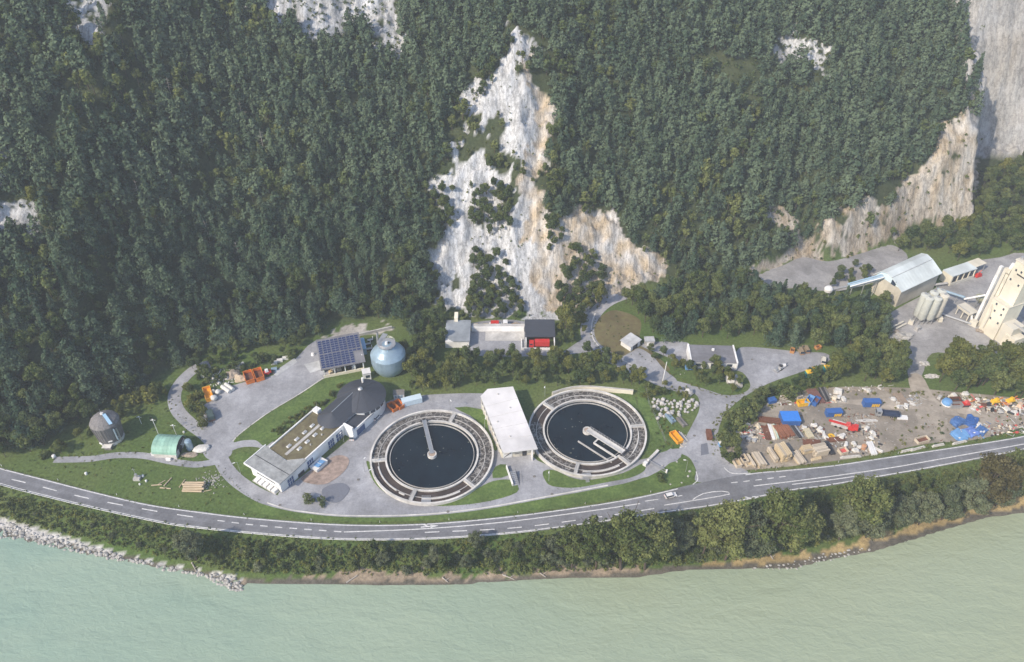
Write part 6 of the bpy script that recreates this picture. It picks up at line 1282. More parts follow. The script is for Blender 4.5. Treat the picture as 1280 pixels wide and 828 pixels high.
# conveyor from the hall to the white drum
p1 = G(1104, 346, 11.0); p0 = G(1060, 358, 5.0); t = thing('conveyor_bridge', 'long pale blue tube conveyor rising to the hall', 'conveyor', p0); d = p1 - p0
m = MB(); m.cyl((0, 0, 0), d, 1.15, steel_blue, 10); m.build('tube', t); m = MB(); q = d.cross(Vector((0, 0, 1))).normalized() * 1.2; m.cyl(q + Vector((0, 0, .5)), d + q + Vector((0, 0, .5)), .25, white, 6); m.cyl(-q + Vector((0, 0, .6)), d - q + Vector((0, 0, .6)), .2, skyblue, 6); m.build('walkway', t)
for f in (.15, .5, .85): e = d * f; m = MB(); m.cyl(e, (e.x, e.y, -p0.z), .25, steel, 6); m.build('trestle', t)
p2 = G(1032, 364, 3.0); t = thing('feed_conveyor', 'low conveyor arm behind the tree tops left of the tube conveyor', 'conveyor', p2); d = p0 - p2; m = MB(); m.cyl((0, 0, 0), d, .5, steel, 8); m.build('belt', t); m = MB(); m.cyl(d * .5, (d.x * .5, d.y * .5, -3), .2, steel, 6); m.build('trestle', t)
p = G(1036, 361, 4.5); t = thing('white_drum', 'white round drum at the lower end of the conveyor', 'drum', (p.x, p.y, 0)); m = MB(); m.lathe([(1.9, 3.2), (2.0, 4.6), (1.3, 5.4), (.01, 5.6)], white, 16); m.build('shell', t); m = MB()
for s in (-1, 1): m.cyl((s, 0, 0), (s, 0, 3.4), .18, steel, 6)
m.build('leg', t)
# silos
base = G(1150, 406); sp = [G(1150, 406), G(1160, 406), G(1168.5, 402.5), G(1145, 402), G(1156, 399), G(1165, 397)]
for k, s in enumerate(sp):
    ps = ['left silo of the front row', 'middle silo of the front row', 'right creamy silo of the front row', 'left silo of the back row', 'middle silo of the back row', 'right silo of the back row'][k]
    t = thing('silo', 'tall pale %s beside the hall' % ps, 'silo', (s.x, s.y + 1.0, 0), 0, 'silos beside the hall'); sm = cream_sh if k == 2 else silo_m
    m = MB(); m.lathe([(.5, 1.6), (1.85, 3.4), (1.85, 14.2)], sm, 20); m.build('shell', t, True); m = MB(); m.lathe([(1.95, 14.2), (1.9, 14.5), (.01, 14.9)], sm, 20); m.build('lid', t)
    for q in range(4): a = q * math.pi / 2 + .78; m = MB(); m.cyl((1.5 * math.cos(a), 1.5 * math.sin(a), -.1), (1.5 * math.cos(a), 1.5 * math.sin(a), 3.6), .14, steel, 6); m.build('leg', t)
    for zz in (6.5, 9.5, 12.4): m = MB(); m.ring(1.84, 1.93, zz, zz + .12, sm, 20); m.build('hoop', t)
    m = MB(); m.box((0, 0, 15.1), (.8, .8, .5), steel); m.build('filter', t)
p = G(1121, 412); t = thing('pale_rail_frame', 'two pale pipes on the ground left of the silos', 'pipe', p, pxdir(1121, 412, 1137, 404))
for k in (0, 1): m = MB(); m.cyl((-5, k * 1.6, .9), (6, k * 1.6, .9), .4, cream_sh, 8); m.build('pipe', t)
for k, (pu, pv, s, lab) in enumerate([(1146, 413, 1.0, 'greyish machine at the foot of the left silos'), (1174, 401, 1.1, 'small cream block at the foot of the right silo'), (1138, 405, 1.0, 'cream pipe elbow where the ground pipes end')]):
    p = G(pu, pv); t = thing('ground_machine', lab, 'machine', p, .5 + k); m = MB(); m.box((0, 0, 1.0 * s), (2.2 * s, 1.7 * s, 2 * s), [conc, cream, cream_sh][k], 0, .9); m.build('body', t); m = MB(); m.cyl((0, 0, 2 * s), (.5, .2, 2.9 * s), .3 * s, steel, 8); m.build('hopper', t)
# cream tower
A = G(1222.5, 412); B = G(1241, 425.5); a, Lx = frame(A, B)
H1 = height_for(A, 373); H2 = height_for(A, 326)
t = thing('cream_tower', 'tall cream processing tower with small dark windows at the right edge', 'tower', A, a)
m = MB(); m.bbox(0, Lx, 0, 9.5, -.2, H1, cream); m.build('lower_block', t); m = MB(); m.bbox(-.15, Lx + .15, -.15, 9.6, H1 + .01, H1 + .5, cream_sh); m.build('ledge', t)
m = MB(); m.bbox(.6, Lx - .2, 2.2, 9.4, H1 + .5, H2, cream); ub = m.build('upper_block', t); m = MB(); m.bbox(.3, Lx + .1, 1.9, 9.7, H2 + .01, H2 + .6, cream_sh); m.build('roof', ub)
def win(x, z, y, w_=.75, h=.95): m = MB(); m.bbox(x - w_ / 2, x + w_ / 2, y - .06, y + .3, z - h / 2, z + h / 2, glass); wf = m.build('window', t); m = MB(); m.bbox(x - w_ / 2 - .1, x + w_ / 2 + .1, y - .12, y - .062, z - h / 2 - .12, z - h / 2 - .02, cream_sh); m.build('sill', wf)
for x_, z_ in ((.37, .755), (.786, .76), (.34, .507), (.825, .505), (.307, .95), (.765, .936)): win(x_ * Lx, z_ * H1 * .97, 0)
for x_, z_ in ((.25, .80), (.55, .82), (.2, .55), (.72, .52)): win(x_ * Lx + .3, H1 + (H2 - H1) * z_, 2.2)
m = MB(); m.bbox(Lx * .42, Lx * .9, 2.08, 2.3, H1 + (H2 - H1) * .72, H1 + (H2 - H1) * .75, dark); m.build('vent_slot', t)
m = MB(); m.bbox(Lx + .02, Lx + 5.5, 1.0, 8.0, 0, H1 * .55, cream_sh); m.build('side_block', t); m = MB(); m.bbox(Lx + 3.2, Lx + 8.5, .4, 7, 0, H1 * .35, cream); m.build('side_block', t); win(Lx + 5.8, H1 * .2, .4)
m = MB(); m.bbox(Lx + .5, Lx + 12, 8.2, 11, 6, 7.2, steel); m.bbox(Lx + 2, Lx + 12, 4.5, 5.5, 9, 9.8, conc); m.build('side_gantry', t)
m = MB(); m.cyl((4, 4, H2 + .6), (4, 4, H2 + 2.6), 1.0, cream, 12); m.cyl((1.5, 4, H2 + .6), (1.5, 4, H2 + 1.8), .7, steel, 10); m.cyl((4, 4, H2 + 2.4), (8.4, 5, H2 + .8), .45, white, 8); m.box((6, 3, H2 + 1.1), (2, 1.6, 1.1), cream); m.build('roof_plant', ub)
m = MB(); m.cyl((2, -.7, 3), (2.2, -.7, H1 * .58), .3, cream_sh, 8); m.cyl((2.2, -.7, H1 * .58), (1.0, -.5, H1 * .85), .3, cream_sh, 8); m.build('duct', t)
for k, (x, y, zt) in enumerate(((-4.6, 1.5, 1.0), (-2.7, 2.4, 1.0), (-1.2, 2.6, .93))):
    m = MB(); hh = H2 * .84 * zt; m.bbox(x, x + 1.3, y, y + 1.3, 0, hh, [white, cream_sh, cream][k]); m.build('elevator_leg', t)
m = MB(); m.bbox(-1.6, .3, 2.2, 4.4, H2 * .80, H2 * .86, cream); m.cyl((-.6, 3, H2 * .86), (-.2, 3, H2 * .93), .8, white, 10); m.build('elevator_head', t)
m = MB(); m.box((-3.2, .2, 1.3), (3.6, 2.4, 2.6), cream_sh, .3, .8); m.cyl((-4.5, 0, 2), (-6, 1, 3.4), .5, white, 8); m.build('boot_hopper', t)
# open shed, conveyors and hopper between hall and tower
p = G(1186, 358); t = thing('open_canopy_shed', 'long open shed with cream roof behind the quarry yard', 'shed', p, pxdir(1186, 358, 1213, 349)); L = 16; m = MB(); m.bbox(0, L, 0, 6, 5.4, 5.8, hall_roof); m.build('roof', t); m = MB(); m.bbox(0, L, 5.7, 6, 0, 5.4, cream_sh); m.bbox(0, .3, 0, 5.7, 0, 5.4, cream); m.bbox(.3, L, -.1, .2, 0, 1.6, cream_sh); m.build('wall', t)
for k in range(5): m = MB(); m.bbox(.4 + k * 3.7, .8 + k * 3.7, .02, .4, 1.6, 5.4, cream); m.build('post', t)
p = G(1211, 346); t = thing('cream_canopy', 'small flat cream canopy with red machine under it', 'canopy', p, pxdir(1211, 346, 1230, 339)); m = MB(); m.bbox(0, 10, 0, 5, 4.6, 4.95, cream); m.build('roof', t)
for x in (.3, 9.5):
    for y in (.3, 4.5): m = MB(); m.cyl((x, y, 0), (x, y, 4.6), .18, steel, 6); m.build('post', t)
p = G(1222, 346); t = thing('red_machine', 'red machine under the cream canopy', 'machine', p, .4); m = MB(); m.box((0, 0, 1), (3.4, 1.8, 1.6), red, 0, .8); m.build('body', t); m = MB(); m.cyl((-1, 0, 1.8), (1.6, .4, 3.0), .2, redpink, 6); m.build('arm', t)
for k, (u0, v0, z0, u1, v1, z1, r_, mt, lab) in enumerate([(1172, 361, 3.0, 1206, 372, 5, .6, steel_blue, 'grey-blue belt conveyor running from the hall to the mid hopper'), (1205, 374, 4, 1232, 369, 9, .45, white, 'thin white conveyor rising to the tower'), (1176, 392, .7, 1214, 405, 1.2, .45, steel, 'low grey conveyor on the yard ground in front of the tower'), (1168, 356, 2, 1184, 354, 2, .6, conc, 'short grey duct right of the hall')]):
    p = G(u0, v0, z0); q = G(u1, v1, z1); t = thing('belt_conveyor', lab, 'conveyor', p); d = q - p; m = MB(); m.cyl((0, 0, 0), d, r_, mt, 8); m.build('belt_housing', t)
    for f in (.25, .75): e = d * f; m = MB(); m.cyl(e, (e.x, e.y, -(p.z)), .15, steel, 5); m.build('trestle', t)
p = G(1205, 396); t = thing('feed_hopper', 'cream framed hopper left of the tower', 'hopper', p, a); m = MB(); m.box((0, 0, 4.2), (7, 4.5, 1.2), cream_sh, 0, 1.1); m.build('trough', t)
for x in (-3, 0, 3):
    for y in (-2, 2): m = MB(); m.cyl((x, y, 0), (x, y, 3.8), .2, cream, 6); m.build('leg', t)
m = MB(); m.cyl((-3.2, -2.3, 5.2), (3.2, -2.3, 5.2), .12, steel, 5); m.cyl((-3.2, 2.3, 5.2), (3.2, 2.3, 5.2), .12, steel, 5); m.build('railing', t)
p = G(1222, 383); t = thing('octagonal_hopper', 'small olive cone hopper behind the elevator legs', 'hopper', p); m = MB(); m.lathe([(.6, 2), (2.6, 4.5), (2.6, 5.5), (.01, 5.7)], M('olive', (.30, .30, .20), .1, 1, .7), 8); m.build('bin', t)
for k in range(4): q = k * 1.57; m = MB(); m.cyl((1.6 * math.cos(q), 1.6 * math.sin(q), 0), (1.6 * math.cos(q), 1.6 * math.sin(q), 4), .15, steel, 5); m.build('leg', t)
for k, (pu, pv, sx_, sy_, sz_, mt, lab) in enumerate([(1126, 422, 4.5, 3.2, 1.6, rock_d, 'dark rubble heap at the left of the quarry yard'), (1117, 416, 3, 2, 1.0, rubble_m, 'brown rubble heap beside the ground pipes'), (1156, 455, 2.2, 1.3, 1.0, rock_m, 'pale sand bank at the yard entrance'), (1164, 471, 3, 1.1, 1.0, rock_m, 'cream heap at the bottom of the yard entrance'), (1210, 478, 2.6, 1.1, 1.0, rock_m, 'cream heap under the trees left of the tower'), (1226, 414, 2.4, 1.2, .9, rubble_m, 'reddish rubble at the foot of the tower')]):
    p = G(pu, pv); m = MB(); m.blob((0, 0, 0), (sx_, sy_, sz_), mt, k + 70, 4, .8); tag(link('rubble_heap', m.mesh('rubble_heap'), None, p), lab, 'heap')
# ================================================================== white boulders
rng = random.Random(21); bms = []
for i in range(7): m = MB(); m.blob((0, 0, .5), (1.0, .9, .8), rock_m, i + 100, 1, .45); bms.append(m.mesh('boulder'))
for (x, y, z) in scatter([(812, 502), (818, 497), (838, 500), (862, 500), (874, 502), (872, 512), (858, 518), (835, 522), (822, 524), (818, 512)], 1.75, 301, True):
    tag(link('boulder', bms[rng.randrange(7)], None, (x, y, z), rng.uniform(0, 6), rng.uniform(.6, 1.15)), 'white stone block in the loose heap beside the side road', 'boulder', 'white blocks of the heap by the side road')
p = G(848, 552); skip((845, 549), pxdir(838, 543, 849, 556), 5.6, 2.6, 1.5, yelloworange, 'amber tipper skip at the edge of the side road', inner=yelloworange)
for k, (pu, pv, lab) in enumerate([(853, 548, 'grey beam bundle right of the amber tipper skip'), (852, 528, 'grey concrete beams below the white boulder heap'), (838, 524, 'blue-grey tarp box below the white boulder heap')]):
    p = G(pu, pv); t = thing('beam_bundle', lab, 'beam bundle', p, pxdir(838, 543, 849, 556)); bm_ = MB(); bm_.box((0, 0, 0), (5, .7, .5), [conc, conc_dark, steel_blue][k]); be = bm_.mesh('beam')
    for q in range(4): link('beam', be, t, (rng.uniform(-.3, .3), -.8 + (q % 3) * .8, .3 + (q // 3) * .55))
p = G(886, 545); t = thing('rusty_plate_stack', 'rusty stacked plates at the left edge of the hedge row', 'plate stack', p, 1.5); bm_ = MB(); bm_.box((0, 0, 0), (4.6, 2, .22), rust); be = bm_.mesh('plate')
for q in range(5): link('plate', be, t, (rng.uniform(-.2, .2), 0, .15 + q * .3), rng.uniform(-.05, .05))
p = G(902, 557); container((902, 557), .2, 2.4, 1.8, 1.6, lightblue, 'small sky-blue box at the left end of the timber yard', 'blue_box', cat='box', tint=white)
# gate of the plant
p0, p1 = G(808, 580), G(822, 566); a, L = frame(p0, p1); t = thing('gate_parapet', 'grey parapet wall left of the plant gate', 'wall', p0, a); m = MB(); m.bbox(0, L, -.4, .4, 0, 1.3, conc); m.build('wall_body', t); m = MB(); m.bbox(-.3, L + .2, -.5, .5, 1.3, 1.45, conc_pale); m.build('coping', t); m = MB(); m.bbox(-1.6, -.2, -.7, .7, 0, 1.6, white); m.build('pillar', t)
p0, p1 = G(811, 579), G(832, 591); a, L = frame(p0, p1); t = thing('sliding_gate', 'grey barred sliding gate across the plant entrance', 'gate', p0, a); bm_ = MB(); bm_.box((0, 0, .8), (.07, .07, 1.4), steel); be = bm_.mesh('bar')
for k in range(22): link('bar', be, t, (.3 + k * (L - .6) / 21, 0, 0))
m = MB(); m.bbox(0, L, -.08, .08, .1, .22, steel); m.bbox(0, L, -.08, .08, 1.5, 1.62, steel); m.build('rail', t)
for x in (-.3, L + .3): m = MB(); m.box((x, 0, .9), (.6, .6, 1.8), white); m.build('gate_post', t)
p0 = G(817, 588)
# lamps, reflector posts, guard rail
LAMPS = [(469, 600, 'lamp post on the left edge of the thin-bridge tank'), (456, 590, 'lamp post left of the one at the thin-bridge tank'), (563, 513, 'lamp post behind the thin-bridge tank'), (606, 540, 'lamp post left of the white-roofed building'), (681, 496, 'lamp post behind the wide-bridge tank'), (686, 602, 'lamp post on the small lawn below the wide-bridge tank'), (301, 592, 'lamp post on the little lawn at the flat-roofed hall'), (857, 590, 'lamp post with sign on the junction lawn'), (430, 553, 'lamp post at the corner of the lean-to roof')]
l0 = None
for pu, pv, lab in LAMPS:
    p = G(pu, pv); t = thing('street_lamp', lab, 'street lamp', p, rng.uniform(0, 6), 'lamp posts of the plant'); m = MB(); m.cyl((0, 0, -.2), (0, 0, 6.2), .09, steel, 7, .06); m.build('pole', t); m = MB(); m.cyl((0, 0, 6.2), (1.0, 0, 6.45), .05, steel, 5); m.build('arm', t); m = MB(); m.box((1.2, 0, 6.45), (.9, .34, .16), white); m.build('lamp_head', t)
pm = MB(); pm.box((0, 0, .5), (.16, .12, 1.0), white); pm.box((0, -.01, .85), (.165, .13, .16), dark); pme = pm.mesh('reflector_post')
for i, x in enumerate(np.arange(-190, 230, 24.0)):
    y = interp_line(N_, x) + .9
    if 60 < x < 88: continue
    tag(link('reflector_post', pme, None, (x, y, 0)), 'small white reflector post on the upper verge of the main road', 'post', 'reflector posts along the main road')
t = thing('guard_rail', 'long steel guard rail between the main road and the river bank', 'guard rail', G(134, 641)); o0 = t.location.copy(); pm = MB(); pm.box((0, 0, .25), (.14, .16, 1.1), steel); pme = pm.mesh('rail_post'); xs_ = np.arange(-205, 10, 2.0)
for i, x in enumerate(np.arange(-205, 10, 4.0)): link('rail_post', pme, t, Vector((x, interp_line(S_, x) - .55, 0)) - o0)
m = MB(); P = [Vector((x, interp_line(S_, x) - .45, 0)) for x in xs_]
V = []; 
for q in P: V += [(q.x - o0.x, q.y - o0.y, .52), (q.x - o0.x, q.y + .1 - o0.y, .62), (q.x - o0.x, q.y - o0.y, .86), (q.x - o0.x, q.y - .12 - o0.y, .86)]
F = []
for i in range(len(P) - 1):
    for k in range(3): F.append((4 * i + k, 4 * i + k + 1, 4 * i + 5 + k, 4 * i + 4 + k))
m.add(V, F, M('rail_zinc', (.62, .63, .64), .08, 1, .45, metal=.2)); m.build('rail', t)
for k, (u0, v0, u1, v1) in enumerate([(1050, 573, 1076, 571), (1125, 566, 1143, 562), (1138, 564, 1156, 559), (1165, 559, 1180, 556), (1190, 556, 1208, 552)]):
    p = G(u0, v0); a, L = frame(p, G(u1, v1)); t = thing('concrete_barrier', 'pale concrete barrier lying on the verge above the road, %s from the left' % ['first', 'second', 'third', 'fourth', 'fifth'][k], 'barrier', p, a); m = MB(); m.prism([(0, -.4), (L, -.4), (L, .4), (0, .4)], 0, .35, conc_pale); m.build('foot', t); m = MB(); m.box((L / 2, 0, .65), (L, .5, .6), conc_pale, 0, .8); m.build('barrier_body', t)
for k, (pu, pv, s) in enumerate([(828, 583, .5), (846, 578, .45), (838, 606, .4), (862, 590, .55), (860, 596, .5), (852, 604, .4), (806, 592, .4)]):
    p = G(pu, pv); m = MB(); m.blob((0, 0, s * .4), (s, s * .9, s * .8), rock_m, k + 130, 1, .3); tag(link('verge_stone', m.mesh('verge_stone'), None, p), 'small white stone on the junction lawn', 'stone', 'white stones on the junction lawn')
# ================================================================== storage yard
PIECE = {}
def bundle(u0, v0, u1, v1, n, w_, hgt_, mat, label, name='beam_bundle', piece='beam', round_=False, layers=1, cat=None, mats=None):
    p = G(u0, v0); a, L = frame(p, G(u1, v1)); t = thing(name, label, cat or name.replace('_', ' '), p, a); ps = w_ / n; ms = []
    for mm in (mats or [mat]):
        m = MB()
        if round_: m.cyl((0, 0, ps / 2), (L, 0, ps / 2), ps * .46, mm, 9)
        else: m.bbox(0, L, -ps * .44, ps * .44, 0, hgt_ / layers * .9, mm)
        ms.append(m.mesh(piece))
    r_ = random.Random(int(u0 * 7 + v0))
    for ly in range(layers):
        for k in range(n): link(piece, ms[r_.randrange(len(ms))], t, (r_.uniform(-.05, .05) * L, -w_ / 2 + ps * (k + .5), ly * (ps * .8 if round_ else hgt_ / layers) + .05), r_.uniform(-.015, .015))
    return t
def timber_stack(px, a, L, W, H, nl, np_, label, mat=timber, over=0.0):
    p = G(*px); t = thing('timber_stack', label, 'timber stack', p, a); mes = []
    for mm in (mat, timber, M('greyed_timber', (.40, .35, .28), .2, 1.2, .85, stretch=(.2, 2, 2))): m = MB(); m.bbox(-L / 2, L / 2, -W / np_ * .42, W / np_ * .42, 0, H / nl * .86, mm); mes.append(m.mesh('plank'))
    r_ = random.Random(int(px[0]))
    for k in range(nl):
        for q in range(np_):
            link('plank', mes[r_.choice((0, 0, 1, 2))], t, (r_.uniform(-.25, .25) + (k * over), -W / 2 + W / np_ * (q + .5), .15 + k * H / nl), r_.uniform(-.01, .01))
    for x in (-L * .3, L * .3): m = MB(); m.box((x, 0, .07), (.18, W, .14), bark); m.build('bearer', t)
    return t
da = pxdir(955, 565, 965, 580)
timber_stack((948, 577), da, 6.4, 3.0, 1.8, 3, 6, 'low broad timber stack, left of the tallest timber block', timber2); timber_stack((977, 570), da, 6.2, 3.9, 4.0, 5, 5, 'tallest yellowish timber block in the middle of the row by the road', timber)
timber_stack((996, 573), da, 6.0, 3.4, 1.6, 3, 5, 'sloping pale timber stack just right of the tallest timber block', timber2, .35); timber_stack((1005, 566), da + R(90), 3.6, 3.0, 2.6, 4, 4, 'small stepped timber stack between the sloping stack and the ribbed block', timber, .25)
timber_stack((1023, 567), da + R(90), 5.4, 4.2, 3.4, 4, 6, 'wide ribbed timber block at the right end of the timber row', timber2); timber_stack((938, 578), da, 5.8, 1.0, 1.6, 3, 2, 'narrow tall timber stack between the low broad stack and the frames', timber2)
timber_stack((965, 571), da, 6.2, 1.4, 2.2, 3, 2, 'thin timber stack against the left side of the tallest block', timber2); timber_stack((1020, 575), da + R(90), 4.0, 1.2, .7, 2, 2, 'low pale boards in front of the ribbed block', timber2)
for k, (pu, pv, lab) in enumerate([(921, 581, 'leftmost weathered wooden crate of the timber row'), (929, 577, 'hollow wooden crate frame second in the timber row'), (934, 580, 'low wooden crate in front of the hollow frame')]): skip((pu, pv), da, 3.6, 2.2, [1.4, 1.9, 1.0][k], timber2, lab, 'wooden_crate', dark if k == 1 else timber, 'crate')
bundle(948, 525, 983, 529, 4, 2.6, 1.0, rust, 'long dark rusty girder bundle left of the blue container', name='girder_bundle')
bundle(974, 533, 985, 548, 7, 6.0, 1.2, M('rusty_orange_steel', (.24, .10, .055), .3, 1, .85), 'broad reddish rusty beam bundle in the middle of the yard row', layers=2)
bundle(988, 532, 999, 548, 5, 3.6, .9, dark, 'dark steel pipes right of the reddish beam bundle', 'pipe_bundle', 'pipe', True, mats=[dark, steel, conc_dark])
bundle(1007, 538, 1014, 549, 4, 2.4, 1.2, M('olive_cream', (.5, .45, .32), .15, 1, .8), 'cream ribbed girders right of the dark pipes')
bundle(963, 532, 969, 550, 4, 2.8, .9, M('mint', (.45, .55, .46), .2, 1, .7), 'pale green and white profiles left of the reddish beams', 'profile_bundle', 'profile', mats=[M('mint', (.45, .55, .46)), white, M('cream_prof', (.6, .56, .42))])
bundle(955, 533, 961, 550, 4, 2.6, .7, rust, 'brown flat bars left of the pale green profiles', 'bar_bundle', 'bar', mats=[rust, conc_dark, rust])
bundle(1032, 553, 1041, 569, 3, 1.9, .8, dark, 'long dark rail beams right of the ribbed timber block', 'rail_bundle', 'rail', mats=[dark, steel, dark])
bundle(1004, 555, 1026, 556, 5, 4.4, .5, rust, 'rusty sheet pile behind the ribbed timber block', 'plate_stack', 'plate'); bundle(1034, 551, 1056, 549, 4, 2.2, .6, rust, 'brown low beam row right of the rusty sheet pile')
bundle(923, 548, 941, 545, 3, 1.0, .6, white, 'white long girders at the left end of the scrap row', mats=[white, conc_pale]); bundle(918, 540, 930, 533, 4, 2.6, .5, steel, 'grey frames leaning under the hedge at the left of the scrap row', 'frame_bundle', 'profile', mats=[steel, white])
bundle(1013, 488, 1026, 505, 5, 4.0, 1.0, M('brown_red_steel', (.17, .085, .07), .3, 1, .8), 'brown-red steel bundle behind the yard, right of the blue tubs'); bundle(1026, 486, 1034, 502, 5, 3.0, .9, conc_dark, 'dark grey bundle right of the brown-red one', mats=[conc_dark, dark])
bundle(1121, 493, 1130, 506, 5, 3.4, .8, M('brown_profiles', (.28, .22, .17), .2, 1, .8), 'brown profiles beside the grey stone heaps at the back track', 'profile_bundle', 'profile')
bundle(1070, 527, 1096, 526, 2, 1.2, .4, conc_pale, 'two pale boards right of the red crane lorry', 'board_pair', 'board'); bundle(1064, 535, 1084, 534, 2, 1.0, .5, timber2, 'cream beams right behind the red crane lorry')
container((986, 527), pxdir(976, 531, 994, 531), 7.0, 5.4, 3.0, blue, 'big bright blue container in the middle of the yard', tint=M('blue_roof', (.04, .20, .62), .1, 1, .45)); 
container((1041, 519), pxdir(1032, 519, 1052, 518), 6.2, 2.5, 2.6, blue, 'blue container with yellow lettering beside the red crane lorry', letters=True); container((1088, 507), pxdir(1078, 507, 1098, 507), 6.6, 2.5, 2.8, blue, 'blue container with yellow lettering alone on the grass at the back', letters=True)
skip((1003, 506), .2, 4.6, 2.4, 1.7, yellow, 'yellow tub in the back row of the yard', inner=yelloworange); skip((1011, 503), .9, 4.8, 2.2, 1.8, lightblue, 'left one of two blue tubs in the back row of the yard', inner=blue); skip((1019, 504), .9, 4.4, 2.0, 1.7, blue, 'right one of two blue tubs in the back row of the yard', inner=blue)
p = G(966, 503); container((964, 503), .3, 3.2, 2.2, 1.8, blue, 'dark blue box with white sack under the hedge row', 'blue_box', cat='box')
# red crane lorry
p = G(1058, 536); t = thing('crane_lorry', 'red crane lorry with boom laid back in the middle of the yard', 'crane lorry', p, pxdir(1066, 540, 1046, 534)); m = MB(); m.box((-1.6, 0, 1.5), (2.6, 2.5, 1.6), red, 0, .9); m.build('body', t); m = MB(); m.box((-3.0, .2, 2.4), (1.8, 2.2, 1.6), red, 0, .85); m.build('cab', t); m = MB(); m.box((-.2, 0, 2.6), (1.6, 1.6, 1.4), redpink, .3, .8); m.build('turntable', t)
m = MB(); m.box((3.2, .3, 2.1), (7.6, .7, .6), red, .04); m.build('boom', t); m = MB(); m.box((2.4, 0, .9), (7.0, 2.3, .4), conc_pale); m.box((2.4, -1.4, 1.1), (6.4, .5, .6), conc_pale); m.build('bed', t)
wm_ = MB(); wm_.cyl((0, -.2, 0), (0, .2, 0), .5, tyre, 12); w_ = wm_.mesh('wheel')
for x in (-2.6, -.4, 2.2, 4):
    for y in (-1.1, 1.1): link('wheel', w_, t, (x, y, .5))
lorry((1108, 520), pxdir(1118, 521, 1098, 519), steel, M('navy_load', (.03, .045, .09), .2, 1, .7), 'dark blue lorry with pale trailer plate on the gravel', 9, bed='tub'); bundle(1121, 522, 1134, 523, 3, 2.4, .5, white, 'white panel stack right of the dark blue lorry', 'panel_stack', 'panel')
skip((1152, 552), pxdir(1144, 553, 1159, 549), 5.2, 2.4, 1.2, timber2, 'cream open trough on the grass left of the blue tarpaulins', 'open_trough', rust, 'trough')
# white, grey and coloured single pieces
ITEMS = [(1018, 533, 1.0, bagwhite, 'white pillow-shaped bag nearest the big blue container'), (1024, 538, 1.1, bagwhite, 'white bag second from the big blue container'), (1029, 543, 1.2, bagwhite, 'white bag third from the big blue container'), (1031, 547, 1.0, bagwhite, 'big white bag at the end of the bag row'), (1005, 536, .9, bagwhite, 'white ring bag at the top of the cream girders'),
 (1052, 546, 1.5, bagwhite, 'cream dome block right of the yellow hose'), (1057, 557, 1.0, bagwhite, 'small white block above the red-topped crate'), (1067, 556, .9, bagwhite, 'left white block of the block group by the verge'), (1073, 560, .9, bagwhite, 'right white block of the block group by the verge'), (1069, 564, 1.1, bagwhite, 'front white block of the block group by the verge'), (1083, 537, 1.0, bagwhite, 'white tank half right of the pale boards'), (1092, 544, 1.3, bagwhite, 'round white tank with dark opening'), (1089, 549, .9, bagwhite, 'white lump left of the round white tank'),
 (1047, 491, 1.5, bagwhite, 'large white bath-shaped piece at the upper right of the back row'), (1048, 497, 1.2, bagwhite, 'white folded piece under the large bath-shaped one'), (1042, 499, 1.2, M('cream_piece', (.66, .58, .44), .1, 1, .8), 'cream bent panel in the back row'), (1054, 500, 1.0, bagwhite, 'white hooked piece right of the cream bent panel'), (980, 494, 1.1, bagwhite, 'white tangled heap behind the yellow tub'), (990, 495, 1.2, bagwhite, 'pale round tangle above the yellow tub'),
 (934, 533, 1.0, bagwhite, 'white sheet on the brown scrap pile'), (938, 541, .8, bagwhite, 'white wheel-like piece on the scrap pile'), (947, 534, 1.1, M('cream_piece2', (.6, .54, .42), .2, 1, .8), 'cream tangled casting in the scrap row'), (935, 551, .9, steel, 'grey sack pair at the front of the scrap row'), (943, 551, 1.1, paleplate, 'blue-grey wrapped block at the front of the scrap row'), (1001, 479, .7, bagwhite, 'white stone at the bend of the house lot road'),
 (1192, 496, 1.1, bagwhite, 'left white tank behind the silver bin at the track'), (1187, 497, 1.0, M('beige_tank', (.6, .56, .46), .1, 1, .8), 'beige tank behind the blue-lidded bin'), (1206, 494, 1.3, bagwhite, 'white cab-like piece above the red machine'), (1174, 498, 1.0, conc, 'round concrete ring by the back track'), (1222, 501, .9, bagwhite, 'white slanted piece right of the red machine'), (1216, 513, .8, bagwhite, 'round white drum at the track edge'), (1229, 508, 1.0, rust, 'rusty lump in the scrap row at the right'), (1235, 506, 1.2, dark, 'black round tank left of the yellow machine'),
 (1240, 514, .9, tyre, 'dark tyre lying at the track edge'), (1258, 513, 1.1, bagwhite, 'white lump in the right scrap row'), (1266, 517, 1.2, bagwhite, 'white sack at the right end of the scrap row'), (1250, 516, 1.0, conc, 'grey casting in the right scrap row'), (1274, 508, 1.2, M('peach', (.6, .45, .33), .2, 1, .8), 'peach-coloured block at the right edge'), (1262, 505, 1.1, M('peach2', (.5, .4, .3), .2, 1, .8), 'beige lump behind the white sack at the right'),
 (1085, 490, 1.0, conc_pale, 'pale slab pieces by the hedge behind the lettered container'), (1116, 500, .9, bagwhite, 'left small white block left of the brown profiles'), (1122, 509, 1.0, bagwhite, 'cream block at the foot of the brown profiles'), (1132, 509, 1.1, bagwhite, 'white block at the right foot of the brown profiles')]
